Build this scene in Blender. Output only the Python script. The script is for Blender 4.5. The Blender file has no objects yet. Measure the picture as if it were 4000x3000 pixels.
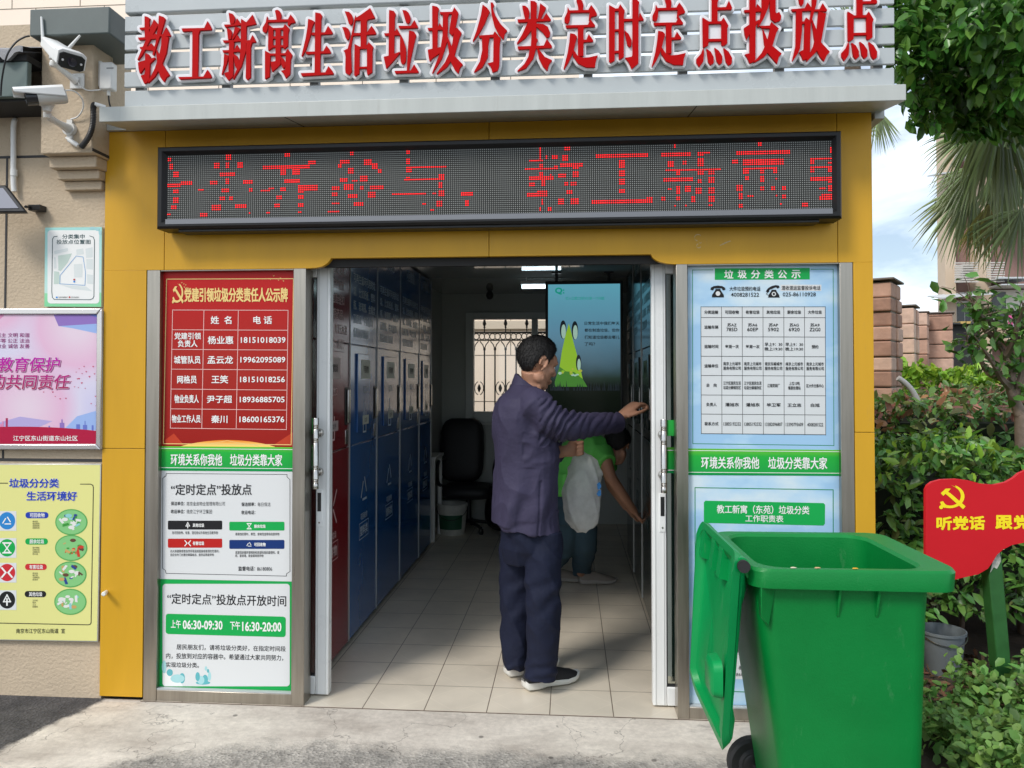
import bpy, bmesh, math, random
import numpy as np
from mathutils import Vector, Matrix
rnd = random.Random(7)
scene = bpy.context.scene
COL = scene.collection
R_ = math.radians

# ------------------------------------------------------------------ camera
YAW, PITCH, FPX, CX, HY, EYE = 4.35, 1.2, 2950.0, 2000.0, 1472.0, 1.55
CAM = Vector((0.0, -3.501, EYE))
_y, _p = R_(YAW), R_(PITCH)
CY = HY - FPX * math.tan(_p)
FW = Vector((-math.sin(_y) * math.cos(_p), math.cos(_y) * math.cos(_p), math.sin(_p)))
RT = Vector((math.cos(_y), math.sin(_y), 0.0))
UP = RT.cross(FW)
cd = bpy.data.cameras.new('camera')
cd.sensor_fit = 'HORIZONTAL'; cd.sensor_width = 36.0; cd.lens = 36.0 * FPX / 4000.0
cd.shift_y = -(1500.0 - CY) / 4000.0
cd.clip_start = 0.05; cd.clip_end = 3000.0
cam = bpy.data.objects.new('camera', cd); COL.objects.link(cam)
mw = Matrix((RT, UP, -FW)).transposed().to_4x4(); mw.translation = CAM
cam.matrix_world = mw
scene.camera = cam

# ------------------------------------------------------------------ light
SUN_AZ, SUN_EL = 219.0, 45.0          # clockwise from +Y, degrees
w = bpy.data.worlds.new('World'); scene.world = w; w.use_nodes = True
nt = w.node_tree; nt.nodes.clear()
_o = nt.nodes.new('ShaderNodeOutputWorld'); _b = nt.nodes.new('ShaderNodeBackground')
_s = nt.nodes.new('ShaderNodeTexSky'); _s.sky_type = 'NISHITA'; _s.sun_disc = False
_s.sun_elevation = R_(SUN_EL); _s.sun_rotation = R_(SUN_AZ)
_tc = nt.nodes.new('ShaderNodeTexCoord'); _mp = nt.nodes.new('ShaderNodeMapping')
_mp.inputs['Scale'].default_value = (1.0, 1.0, 3.2); _mp.inputs['Location'].default_value = (0.3, 0.1, 0.35)
_n = nt.nodes.new('ShaderNodeTexNoise'); _n.inputs['Scale'].default_value = 3.1
_n.inputs['Detail'].default_value = 7.0; _n.inputs['Roughness'].default_value = 0.55; _n.inputs['Distortion'].default_value = 0.4
_r = nt.nodes.new('ShaderNodeMapRange'); _r.inputs[1].default_value = 0.36; _r.inputs[2].default_value = 0.64; _r.inputs[3].default_value = 0.16
_m = nt.nodes.new('ShaderNodeMix'); _m.data_type = 'RGBA'
_m.inputs[7].default_value = (11.5, 12.6, 13.8, 1.0)
nt.links.new(_tc.outputs['Generated'], _mp.inputs[0]); nt.links.new(_mp.outputs[0], _n.inputs['Vector'])
nt.links.new(_n.outputs[0], _r.inputs[0]); nt.links.new(_r.outputs[0], _m.inputs[0])
nt.links.new(_s.outputs[0], _m.inputs[6]); nt.links.new(_m.outputs[2], _b.inputs[0])
_b.inputs[1].default_value = 0.10
nt.links.new(_b.outputs[0], _o.inputs[0])
sl = bpy.data.lights.new('sun', 'SUN'); sl.energy = 2.0; sl.angle = R_(15.0); sl.color = (1.0, 0.95, 0.88)
so = bpy.data.objects.new('sun', sl); COL.objects.link(so)
_az, _el = R_(SUN_AZ), R_(SUN_EL)
SUNV = Vector((math.sin(_az) * math.cos(_el), math.cos(_az) * math.cos(_el), math.sin(_el)))
so.rotation_euler = SUNV.to_track_quat('Z', 'Y').to_euler()
so.location = SUNV * 30
scene.view_settings.view_transform = 'Standard'; scene.view_settings.look = 'None'
scene.view_settings.exposure = 0.30; scene.view_settings.gamma = 1.0
try:
    scene.cycles.max_bounces = 8; scene.cycles.diffuse_bounces = 4; scene.cycles.glossy_bounces = 4
    scene.cycles.transparent_max_bounces = 12; scene.cycles.transmission_bounces = 6
    scene.cycles.use_denoising = True; scene.cycles.sample_clamp_indirect = 6.0
    scene.cycles.caustics_reflective = False; scene.cycles.caustics_refractive = False
except Exception: pass

# ------------------------------------------------------------------ measuring helpers (photograph pixels -> metres)
def ray(px, py): return FW + RT * ((px - CX) / FPX) + UP * ((CY - py) / FPX)
def P(px, py, Y=0.0):                  # point on the plane y = Y
    d = ray(px, py); return CAM + d * ((Y - CAM.y) / d.y)
def G(px, py, z=0.0):
    d = ray(px, py); return CAM + d * ((z - CAM.z) / d.z)
def PX(px, py, X):
    d = ray(px, py); return CAM + d * ((X - CAM.x) / d.x)
def Wd(px, py, dep): return CAM + ray(px, py) * dep
def Zm(ox, oy, s): return lambda x, y: (ox + x / s, oy + y / s)
zA = Zm(0, 0, 1.843); zB = Zm(400, 0, 1.3825); zC = Zm(1900, 0, 1.3825); zD = Zm(3200, 0, 1.3825)
zE = Zm(0, 800, 1.6586); zF = Zm(0, 1750, 1.3271); zG = Zm(550, 1000, 1.65875); zH = Zm(550, 1750, 1.58)
zI = Zm(1200, 950, 1.746); zJ = Zm(1200, 1850, 1.746); zK = Zm(1800, 950, 1.6589); zL = Zm(1850, 1250, 2.0733)
zM = Zm(1850, 2000, 2.0733); zN = Zm(2500, 950, 1.7463); zO = Zm(2500, 1700, 1.2758); zP = Zm(3350, 1000, 1.6585)
zQ = Zm(2700, 1950, 1.58); zT = Zm(1800, 2500, 2.0109); zV = Zm(3400, 1800, 1.6583); zW = Zm(0, 0, 0.553)

# ------------------------------------------------------------------ materials
MATS = {}
def mat(name, col, rough=0.5, metal=0.0, var=0.0, vs=6.0, bump=0.0, bs=40.0, spec=0.5, emit=0.0, coat=0.0, alpha=1.0, stretch=(1, 1, 1), island=0.0, trans=0.0, scuff=None):
    if name in MATS: return MATS[name]
    m = bpy.data.materials.new(name); MATS[name] = m; m.use_nodes = True
    t = m.node_tree; b = t.nodes['Principled BSDF']
    b.inputs['Base Color'].default_value = (*col, 1); b.inputs['Roughness'].default_value = rough
    b.inputs['Metallic'].default_value = metal; b.inputs['Specular IOR Level'].default_value = spec
    b.inputs['Coat Weight'].default_value = coat; b.inputs['Alpha'].default_value = alpha
    if emit:
        b.inputs['Emission Color'].default_value = (*col, 1); b.inputs['Emission Strength'].default_value = emit
    tc = None
    if var or bump:
        tc = t.nodes.new('ShaderNodeTexCoord'); mp = t.nodes.new('ShaderNodeMapping')
        mp.inputs['Scale'].default_value = stretch; t.links.new(tc.outputs['Object'], mp.inputs[0])
    if var:
        n = t.nodes.new('ShaderNodeTexNoise'); n.inputs['Scale'].default_value = vs; n.inputs['Detail'].default_value = 6; n.inputs['Roughness'].default_value = 0.62
        t.links.new(mp.outputs[0], n.inputs['Vector'])
        r = t.nodes.new('ShaderNodeMapRange'); r.inputs[1].default_value = 0.3; r.inputs[2].default_value = 0.7
        r.inputs[3].default_value = 1 - var; r.inputs[4].default_value = 1 + var
        t.links.new(n.outputs[0], r.inputs[0])
        v = t.nodes.new('ShaderNodeVectorMath'); v.operation = 'SCALE'; v.inputs[0].default_value = col
        t.links.new(r.outputs[0], v.inputs['Scale']); t.links.new(v.outputs[0], b.inputs['Base Color'])
        rr = t.nodes.new('ShaderNodeMapRange'); rr.inputs[1].default_value = 0.3; rr.inputs[2].default_value = 0.7
        rr.inputs[3].default_value = max(0, rough - var * .4); rr.inputs[4].default_value = min(1, rough + var * .4)
        t.links.new(n.outputs[0], rr.inputs[0]); t.links.new(rr.outputs[0], b.inputs['Roughness'])
    if island:
        g = t.nodes.new('ShaderNodeNewGeometry'); r = t.nodes.new('ShaderNodeMapRange')
        r.inputs[3].default_value = 1 - island; r.inputs[4].default_value = 1 + island
        t.links.new(g.outputs['Random Per Island'], r.inputs[0])
        h = t.nodes.new('ShaderNodeHueSaturation'); h.inputs['Color'].default_value = (*col, 1)
        hr = t.nodes.new('ShaderNodeMapRange'); hr.inputs[3].default_value = 0.475; hr.inputs[4].default_value = 0.52
        w_ = t.nodes.new('ShaderNodeTexWhiteNoise'); w_.noise_dimensions = '1D'
        t.links.new(g.outputs['Random Per Island'], w_.inputs['W']); t.links.new(w_.outputs['Value'], hr.inputs[0])
        t.links.new(r.outputs[0], h.inputs['Value']); t.links.new(hr.outputs[0], h.inputs['Hue'])
        t.links.new(h.outputs[0], b.inputs['Base Color'])
    if scuff:
        sc_c, sc_s, sc_lo, sc_hi, sc_st = scuff
        if tc is None: tc = t.nodes.new('ShaderNodeTexCoord')
        m3 = t.nodes.new('ShaderNodeMapping'); m3.inputs['Scale'].default_value = sc_st; t.links.new(tc.outputs['Object'], m3.inputs[0])
        n3 = t.nodes.new('ShaderNodeTexNoise'); n3.inputs['Scale'].default_value = sc_s; n3.inputs['Detail'].default_value = 9; n3.inputs['Roughness'].default_value = .75; t.links.new(m3.outputs[0], n3.inputs['Vector'])
        r3 = t.nodes.new('ShaderNodeMapRange'); r3.inputs[1].default_value = sc_lo; r3.inputs[2].default_value = sc_hi; t.links.new(n3.outputs[0], r3.inputs[0])
        x3 = t.nodes.new('ShaderNodeMix'); x3.data_type = 'RGBA'; x3.inputs[7].default_value = (*sc_c, 1); t.links.new(r3.outputs[0], x3.inputs[0])
        if b.inputs['Base Color'].is_linked: t.links.new(b.inputs['Base Color'].links[0].from_socket, x3.inputs[6])
        else: x3.inputs[6].default_value = (*col, 1)
        t.links.new(x3.outputs[2], b.inputs['Base Color'])
    if bump:
        n2 = t.nodes.new('ShaderNodeTexNoise'); n2.inputs['Scale'].default_value = bs; n2.inputs['Detail'].default_value = 5
        t.links.new(mp.outputs[0], n2.inputs['Vector'])
        bp = t.nodes.new('ShaderNodeBump'); bp.inputs['Strength'].default_value = bump; bp.inputs['Distance'].default_value = 0.01
        t.links.new(n2.outputs[0], bp.inputs['Height']); t.links.new(bp.outputs[0], b.inputs['Normal'])
    if trans:
        o = t.nodes['Material Output']; tr = t.nodes.new('ShaderNodeBsdfTranslucent'); mx = t.nodes.new('ShaderNodeMixShader')
        mx.inputs[0].default_value = trans; src = b.inputs['Base Color']
        tr.inputs[0].default_value = (*[min(1, c * 1.3) for c in col], 1)
        if src.is_linked: t.links.new(src.links[0].from_socket, tr.inputs[0])
        t.links.new(b.outputs[0], mx.inputs[1]); t.links.new(tr.outputs[0], mx.inputs[2]); t.links.new(mx.outputs[0], o.inputs[0])
    return m
def glass_mat(name, tint=(0.9, 0.95, 0.93), rough=0.0, refl=0.08):
    m = bpy.data.materials.new(name); m.use_nodes = True; t = m.node_tree; t.nodes.clear()
    o = t.nodes.new('ShaderNodeOutputMaterial'); tr = t.nodes.new('ShaderNodeBsdfTransparent'); gl = t.nodes.new('ShaderNodeBsdfGlossy')
    tr.inputs[0].default_value = (*tint, 1); gl.inputs['Roughness'].default_value = rough
    fr = t.nodes.new('ShaderNodeFresnel'); fr.inputs[0].default_value = 1.45
    mx = t.nodes.new('ShaderNodeMixShader'); t.links.new(fr.outputs[0], mx.inputs[0])
    t.links.new(tr.outputs[0], mx.inputs[1]); t.links.new(gl.outputs[0], mx.inputs[2]); t.links.new(mx.outputs[0], o.inputs[0])
    return m
def gradient_mat(name, stops, axis, lo, hi, rough=0.4, noise=0.0, emit=0.0, spec=0.2):
    """printed gradient along a world axis between lo and hi"""
    m = bpy.data.materials.new(name); m.use_nodes = True; t = m.node_tree; b = t.nodes['Principled BSDF']
    b.inputs['Roughness'].default_value = rough; b.inputs['Specular IOR Level'].default_value = spec
    g = t.nodes.new('ShaderNodeNewGeometry'); s = t.nodes.new('ShaderNodeSeparateXYZ'); t.links.new(g.outputs['Position'], s.inputs[0])
    r = t.nodes.new('ShaderNodeMapRange'); r.inputs[1].default_value = lo; r.inputs[2].default_value = hi
    t.links.new(s.outputs[axis], r.inputs[0]); src = r.outputs[0]
    if noise:
        n = t.nodes.new('ShaderNodeTexNoise'); n.inputs['Scale'].default_value = 4.0; n.inputs['Detail'].default_value = 3
        t.links.new(g.outputs['Position'], n.inputs['Vector'])
        a = t.nodes.new('ShaderNodeMath'); a.operation = 'MULTIPLY_ADD'; a.inputs[1].default_value = noise; 
        t.links.new(n.outputs[0], a.inputs[0]); t.links.new(src, a.inputs[2])
        a2 = t.nodes.new('ShaderNodeMath'); a2.operation = 'SUBTRACT'; a2.inputs[1].default_value = noise * .5
        t.links.new(a.outputs[0], a2.inputs[0]); src = a2.outputs[0]
    c = t.nodes.new('ShaderNodeValToRGB'); e = c.color_ramp.elements
    e[0].position, e[0].color = stops[0][0], (*stops[0][1], 1); e[1].position, e[1].color = stops[-1][0], (*stops[-1][1], 1)
    for p, k in stops[1:-1]:
        q = e.new(p); q.color = (*k, 1)
    t.links.new(src, c.inputs[0])
    if emit:
        b.inputs['Base Color'].default_value = (.02, .02, .02, 1)
        t.links.new(c.outputs[0], b.inputs['Emission Color']); b.inputs['Emission Strength'].default_value = emit
    else: t.links.new(c.outputs[0], b.inputs['Base Color'])
    MATS[name] = m
    return m

# ------------------------------------------------------------------ object helpers
def tag(o, label=None, cat=None, group=None, kind=None):
    if label: o['label'] = label
    if cat: o['category'] = cat
    if group: o['group'] = group
    if kind: o['kind'] = kind
    return o
def thing(name, label, cat, loc=(0, 0, 0), group=None):
    o = bpy.data.objects.new(name, None); COL.objects.link(o); o.location = Vector(loc); o.empty_display_size = 0.05
    return tag(o, label, cat, group)
def copy_tree(o, parent=None):
    c = o.copy(); COL.objects.link(c)
    if parent is not None: c.parent = parent
    for ch in list(o.children): copy_tree(ch, c)
    return c
def root_loc(o):
    v = Vector((0, 0, 0))
    while o is not None: v = v + o.location; o = o.parent
    return v
class MB:
    def __init__(s): s.v = []; s.f = []; s.mi = []
    def add(s, verts, faces, m=0):
        o = len(s.v); s.v += [Vector(x) for x in verts]
        for f in faces: s.f.append([i + o for i in f]); s.mi.append(m)
        return s
    def box(s, a, b, m=0):
        x0, x1 = sorted((a[0], b[0])); y0, y1 = sorted((a[1], b[1])); z0, z1 = sorted((a[2], b[2]))
        return s.add([(x0, y0, z0), (x1, y0, z0), (x1, y1, z0), (x0, y1, z0), (x0, y0, z1), (x1, y0, z1), (x1, y1, z1), (x0, y1, z1)],
              [(0, 3, 2, 1), (4, 5, 6, 7), (0, 1, 5, 4), (1, 2, 6, 5), (2, 3, 7, 6), (3, 0, 4, 7)], m)
    def quad(s, a, b, c, d, m=0): return s.add([a, b, c, d], [(0, 1, 2, 3)], m)
    def prism(s, pts, vec, m=0):
        """polygon (list of 3d points) pushed along vec"""
        n = len(pts); vec = Vector(vec); v = [Vector(p) for p in pts]; v += [p + vec for p in v]
        return s.add(v, [list(range(n))[::-1], list(range(n, 2 * n))] + [(i, (i + 1) % n, n + (i + 1) % n, n + i) for i in range(n)], m)
    def tube(s, pts, r, n=10, m=0, caps=True):
        pts = [Vector(p) for p in pts]; k = len(pts); rs = r if isinstance(r, (list, tuple)) else [r] * k
        o = len(s.v); up = None
        for i, p in enumerate(pts):
            t = (pts[min(i + 1, k - 1)] - pts[max(i - 1, 0)]).normalized()
            if up is None: up = t.orthogonal().normalized()
            up = (up - t * up.dot(t)).normalized(); sd = t.cross(up)
            for j in range(n):
                a = 2 * math.pi * j / n; s.v.append(p + (up * math.cos(a) + sd * math.sin(a)) * rs[i])
        for i in range(k - 1):
            for j in range(n):
                s.f.append([o + i * n + j, o + i * n + (j + 1) % n, o + (i + 1) * n + (j + 1) % n, o + (i + 1) * n + j]); s.mi.append(m)
        if caps:
            s.f.append([o + j for j in range(n)][::-1]); s.mi.append(m)
            s.f.append([o + (k - 1) * n + j for j in range(n)]); s.mi.append(m)
        return s
    def loft(s, rings, m=0, caps=True, closed=True):
        o = len(s.v); n = len(rings[0])
        for r in rings: s.v += [Vector(p) for p in r]
        for i in range(len(rings) - 1):
            for j in range(n if closed else n - 1):
                s.f.append([o + i * n + j, o + i * n + (j + 1) % n, o + (i + 1) * n + (j + 1) % n, o + (i + 1) * n + j]); s.mi.append(m)
        if caps and closed:
            s.f.append([o + j for j in range(n)][::-1]); s.mi.append(m)
            s.f.append([o + (len(rings) - 1) * n + j for j in range(n)]); s.mi.append(m)
        return s
    def lathe(s, c, prof, n=24, m=0, axis='z'):
        c = Vector(c); rings = []
        for r, h in prof:
            ring = []
            for j in range(n):
                a = 2 * math.pi * j / n; u, v = r * math.cos(a), r * math.sin(a)
                ring.append(c + (Vector((u, v, h)) if axis == 'z' else Vector((u, h, v)) if axis == 'y' else Vector((h, u, v))))
            rings.append(ring)
        return s.loft(rings, m)
    def build(s, name, mats, parent=None, smooth=40, bevel=0.0, flip=True):
        me = bpy.data.meshes.new(name)
        off = root_loc(parent) if parent is not None else Vector((0, 0, 0))
        if parent is None and s.v and name not in ABS:
            pass
        me.from_pydata([tuple(v - off) for v in s.v], [], s.f)
        if not isinstance(mats, (list, tuple)): mats = [mats]
        for m in mats: me.materials.append(m)
        if len(mats) > 1: me.polygons.foreach_set('material_index', s.mi)
        if flip:
            bm = bmesh.new(); bm.from_mesh(me); bmesh.ops.recalc_face_normals(bm, faces=bm.faces); bm.to_mesh(me); bm.free()
        if smooth:
            me.polygons.foreach_set('use_smooth', [True] * len(me.polygons)); me.set_sharp_from_angle(angle=R_(smooth))
        me.update()
        o = bpy.data.objects.new(name, me); COL.objects.link(o)
        if parent is not None: o.parent = parent
        if bevel:
            b = o.modifiers.new('bevel', 'BEVEL'); b.width = bevel; b.segments = 2; b.limit_method = 'ANGLE'; b.angle_limit = R_(40)
        return o
ABS = set()
def catmull(pts, k=6):
    pts = [Vector(p) for p in pts]; out = []
    for i in range(len(pts) - 1):
        p0 = pts[max(i - 1, 0)]; p1 = pts[i]; p2 = pts[i + 1]; p3 = pts[min(i + 2, len(pts) - 1)]
        for j in range(k):
            t = j / k; out.append(0.5 * ((2 * p1) + (p2 - p0) * t + (2 * p0 - 5 * p1 + 4 * p2 - p3) * t * t + (3 * p1 - p0 - 3 * p2 + p3) * t ** 3))
    out.append(pts[-1]); return out

# ------------------------------------------------------------------ writing
_TX = {}
def glyphs(body, bold):
    key = (body, bold)
    if key in _TX: return _TX[key]
    c = bpy.data.curves.new('lettering', 'FONT'); c.body = body; c.size = 1.0; c.resolution_u = 2; c.offset = bold; c.space_line = 1.0
    o = bpy.data.objects.new('lettering', c); me = o.to_mesh()
    v = np.array([x.co[:2] for x in me.vertices]).reshape(-1, 2); f = [tuple(p.vertices) for p in me.polygons]
    o.to_mesh_clear(); bpy.data.objects.remove(o); bpy.data.curves.remove(c)
    if len(v): lo, hi = v.min(0), v.max(0); v = (v - lo) / np.maximum(hi - lo, 1e-6)
    _TX[key] = (v, f); return _TX[key]
class Sheet:
    """a printed sheet: everything on it is measured in photograph pixels and laid on the plane y = Y"""
    def __init__(s, Y, conv=lambda x, y: (x, y), gap=0.0007):
        s.Y = Y; s.c = conv; s.parts = {}; s.gap = gap
    def to(s, x, y, lay=0): return P(*s.c(x, y), s.Y) + Vector((0, -lay * s.gap, 0))
    def get(s, part, m):
        p = s.parts.setdefault(part, (MB(), []))
        if m not in p[1]: p[1].append(m)
        return p[0], p[1].index(m)
    def poly(s, pts, m, lay=1, part='print'):
        b, k = s.get(part, m); b.add([s.to(x, y, lay) for x, y in pts], [list(range(len(pts)))], k)
    def rect(s, x0, y0, x1, y1, m, lay=1, part='print'): s.poly([(x0, y0), (x1, y0), (x1, y1), (x0, y1)], m, lay, part)
    def rr(s, x0, y0, x1, y1, r, m, lay=1, part='print'):
        pts = []
        for cx, cy, a0 in ((x1 - r, y0 + r, -90), (x1 - r, y1 - r, 0), (x0 + r, y1 - r, 90), (x0 + r, y0 + r, 180)):
            for k in range(7): a = R_(a0 + 15 * k); pts.append((cx + r * math.cos(a), cy + r * math.sin(a)))
        s.poly(pts, m, lay, part)
    def disk(s, cx, cy, rx, ry, m, lay=1, part='print', n=28): s.poly([(cx + rx * math.cos(2 * math.pi * k / n), cy + ry * math.sin(2 * math.pi * k / n)) for k in range(n)], m, lay, part)
    def line(s, pts, wd, m, lay=2, part='print', close=False):
        pts = list(pts) + ([pts[0]] if close else [])
        for (x0, y0), (x1, y1) in zip(pts, pts[1:]):
            dx, dy = x1 - x0, y1 - y0; L = math.hypot(dx, dy) or 1; nx, ny = -dy / L * wd / 2, dx / L * wd / 2; ex, ey = dx / L * wd / 2, dy / L * wd / 2
            s.poly([(x0 + nx - ex, y0 + ny - ey), (x1 + nx + ex, y1 + ny + ey), (x1 - nx + ex, y1 - ny + ey), (x0 - nx - ex, y0 - ny - ey)], m, lay, part)
            lay += 0.03
    def rrline(s, x0, y0, x1, y1, r, wd, m, lay=2, part='print'):
        pts = []
        for cx, cy, a0 in ((x1 - r, y0 + r, -90), (x1 - r, y1 - r, 0), (x0 + r, y1 - r, 90), (x0 + r, y0 + r, 180)):
            for k in range(5): a = R_(a0 + 22.5 * k); pts.append((cx + r * math.cos(a), cy + r * math.sin(a)))
        s.line(pts, wd, m, lay, part, True)
    def text(s, body, x0, y0, x1, y1, m, bold=0.012, lay=3, part='lettering', slant=0.0, skew=0.0):
        v, f = glyphs(body, min(bold, .004))
        if not len(v): return
        b, k = s.get(part, m); h = abs(y1 - y0); e = max(0, bold - .004) * .75 * h
        sh = [(0, 0)] if e <= 0 else [(-e, -e), (e, -e), (-e, e), (e, e)]
        if e > .03 * h: sh += [(0, -e * 1.2), (0, e * 1.2), (-e * 1.2, 0), (e * 1.2, 0)]
        for i, (ox, oy) in enumerate(sh):
            b.add([s.to(x0 + (x1 - x0) * u + slant * (t - .5) * (y1 - y0) + ox, y1 + (y0 - y1) * t + skew * (u - .5) + oy, lay + .05 * i) for u, t in v], f, k)
    def build(s, parent, bevel=0):
        out = {}
        for name, (b, ms) in s.parts.items(): out[name] = b.build(name, ms, parent, smooth=0, flip=False)
        return out
# ------------------------------------------------------------------ common materials
M_yel = mat('yellow_panel', (0.58, 0.315, 0.020), 0.38, var=0.07, vs=1.6, spec=0.3, stretch=(3, 3, .5), scuff=((.36, .24, .09), 7.0, .60, .95, (2.2, 2.2, .45)))
M_dark = mat('dark_gap', (0.012, 0.012, 0.012), 0.8)
M_alu = mat('white_aluminium', (0.43, 0.46, 0.465), 0.28, var=0.05, vs=2.0, spec=0.6)
M_alu2 = mat('canopy_sheet', (0.46, 0.48, 0.455), 0.35, var=0.06, vs=3.0, stretch=(6, 1, .6), scuff=((.30, .28, .24), 5.0, .58, 1.0, (8, 3, .8)))
M_steel = mat('brushed_steel', (0.40, 0.365, 0.315), 0.32, 1.0, var=0.12, vs=5, stretch=(9, 9, 0.5))
M_chrome = mat('chrome', (0.55, 0.53, 0.50), 0.24, 1.0)
M_pvc = mat('white_pvc', (0.78, 0.79, 0.78), 0.28, var=0.03, vs=4)
M_glass = glass_mat('door_glass')
M_black = mat('black_plastic', (0.012, 0.012, 0.013), 0.38, var=0.15, vs=12)
M_rubber = mat('black_rubber', (0.015, 0.015, 0.016), 0.7)
M_white = mat('white_plastic', (0.74, 0.74, 0.72), 0.35, var=0.03)
M_wallin = mat('room_wall', (0.42, 0.45, 0.42), 0.45, var=0.05, vs=2)
M_ceil = mat('glossy_ceiling', (0.33, 0.35, 0.34), 0.04, var=0.0, spec=0.8, stretch=(0.3, 3, 1))
M_red_ac = mat('red_acrylic', (0.44, 0.003, 0.004), 0.5, spec=0.06)
M_wht_ac = mat('white_acrylic', (0.72, 0.72, 0.74), 0.28)

# ------------------------------------------------------------------ ground
def paving_material():
    """poured concrete apron; worn grey aggregate towards the street; a tongue of dark asphalt on the left"""
    m = bpy.data.materials.new('apron_concrete'); m.use_nodes = True; t = m.node_tree; b = t.nodes['Principled BSDF']
    g = t.nodes.new('ShaderNodeNewGeometry'); sx = t.nodes.new('ShaderNodeSeparateXYZ'); t.links.new(g.outputs['Position'], sx.inputs[0])
    def noise(sc, det, rough=.6, stretch=(1, 1, 1)):
        mp = t.nodes.new('ShaderNodeMapping'); mp.inputs['Scale'].default_value = stretch; t.links.new(g.outputs['Position'], mp.inputs[0])
        n = t.nodes.new('ShaderNodeTexNoise'); n.inputs['Scale'].default_value = sc; n.inputs['Detail'].default_value = det; n.inputs['Roughness'].default_value = rough
        t.links.new(mp.outputs[0], n.inputs['Vector']); return n.outputs[0]
    def mth(op, a, b_=None):
        n = t.nodes.new('ShaderNodeMath'); n.operation = op
        for i, v in enumerate((a, b_)):
            if v is None: continue
            if isinstance(v, (int, float)): n.inputs[i].default_value = v
            else: t.links.new(v, n.inputs[i])
        return n.outputs[0]
    def rng(v, a0, a1, b0, b1):
        n = t.nodes.new('ShaderNodeMapRange')
        for i, x in enumerate((a0, a1, b0, b1), 1): n.inputs[i].default_value = x
        t.links.new(v, n.inputs[0]); return n.outputs[0]
    def mix(f, a, c, mode='MIX'):
        n = t.nodes.new('ShaderNodeMix'); n.data_type = 'RGBA'; n.blend_type = mode
        for i, v in ((0, f), (6, a), (7, c)):
            if isinstance(v, (int, float)): n.inputs[i].default_value = v
            elif isinstance(v, tuple): n.inputs[i].default_value = (*v, 1)
            else: t.links.new(v, n.inputs[i])
        return n.outputs[2]
    X, Y = sx.outputs[0], sx.outputs[1]
    c = t.nodes.new('ShaderNodeValToRGB'); e = c.color_ramp.elements
    e[0].position = .30; e[0].color = (.36, .31, .265, 1); e[1].position = .60; e[1].color = (.68, .62, .54, 1)
    q = e.new(.46); q.color = (.55, .495, .43, 1)
    t.links.new(noise(1.9, 9, .66, (0.7, 1.8, 1)), c.inputs[0])
    fine = rng(noise(38, 6, .7), .3, .7, .84, 1.12)
    conc = mix(1.0, c.outputs[0], fine, 'MULTIPLY')
    vo = t.nodes.new('ShaderNodeTexVoronoi'); vo.inputs['Scale'].default_value = 75; t.links.new(g.outputs['Position'], vo.inputs['Vector'])
    spk = rng(vo.outputs['Color'], 0, 1, .55, 1.4)
    worn = mix(.8, mix(rng(noise(3.2, 7, .7), .38, .62, 0, 1), (.22, .205, .185), (.44, .405, .36)), spk, 'MULTIPLY')
    tar = mix(.9, mix(rng(noise(6, 5, .6), .35, .65, 0, 1), (.045, .043, .045), (.085, .08, .08)), spk, 'MULTIPLY')
    n1 = noise(4.5, 9, .7)
    # zone of worn aggregate
    lim = mth('SUBTRACT', mth('MULTIPLY', mth('MINIMUM', mth('ADD', X, 1.35), 0.0), .45), .33)
    z1 = rng(mth('ADD', mth('SUBTRACT', lim, Y), mth('MULTIPLY', mth('SUBTRACT', n1, .5), .42)), -.03, .07, 0, 1)
    # asphalt tongue on the left: beyond the line from TA to TB
    ta, tb = G(395, 2738), G(0, 2925); dx, dy = tb.x - ta.x, tb.y - ta.y; L = math.hypot(dx, dy); nx, ny = dy / L, -dx / L
    if nx * (-3.2 - ta.x) + ny * (-.05 - ta.y) < 0: nx, ny = -nx, -ny
    dist = mth('ADD', mth('MULTIPLY', mth('SUBTRACT', X, ta.x), nx), mth('MULTIPLY', mth('SUBTRACT', Y, ta.y), ny))
    z2 = rng(mth('ADD', dist, mth('MULTIPLY', mth('SUBTRACT', noise(9, 8, .7), .5), .14)), -.008, .03, 0, 1)
    col = mix(z2, mix(z1, conc, worn), tar)
    # hairline cracks, stains and droppings
    v3 = t.nodes.new('ShaderNodeTexVoronoi'); v3.feature = 'DISTANCE_TO_EDGE'; v3.inputs['Scale'].default_value = 1.15
    nn = t.nodes.new('ShaderNodeTexNoise'); nn.inputs['Scale'].default_value = 5; nn.inputs['Detail'].default_value = 5; t.links.new(g.outputs['Position'], nn.inputs['Vector'])
    ad = t.nodes.new('ShaderNodeVectorMath'); ad.operation = 'MULTIPLY_ADD'; t.links.new(nn.outputs['Color'], ad.inputs[0]); ad.inputs[1].default_value = (.4, .4, .4); t.links.new(g.outputs['Position'], ad.inputs[2]); t.links.new(ad.outputs[0], v3.inputs['Vector'])
    v2 = t.nodes.new('ShaderNodeTexVoronoi'); v2.inputs['Scale'].default_value = 5.5; t.links.new(g.outputs['Position'], v2.inputs['Vector'])
    dirt = mth('MULTIPLY', rng(v3.outputs['Distance'], 0, .004, .5, 1), mth('MULTIPLY', rng(v2.outputs['Distance'], .045, .075, .4, 1), rng(mth('ADD', noise(2.3, 8, .72, (1, 2.4, 1)), 0), .60, .70, 1, .62)))
    col = mix(1.0, col, dirt, 'MULTIPLY'); t.links.new(col, b.inputs['Base Color']); b.inputs['Roughness'].default_value = .82
    h = mth('ADD', mth('MULTIPLY', noise(45, 6, .7), .5), mth('MULTIPLY', mth('MULTIPLY', vo.outputs['Distance'], mth('MAXIMUM', z1, z2)), 1.3))
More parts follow.
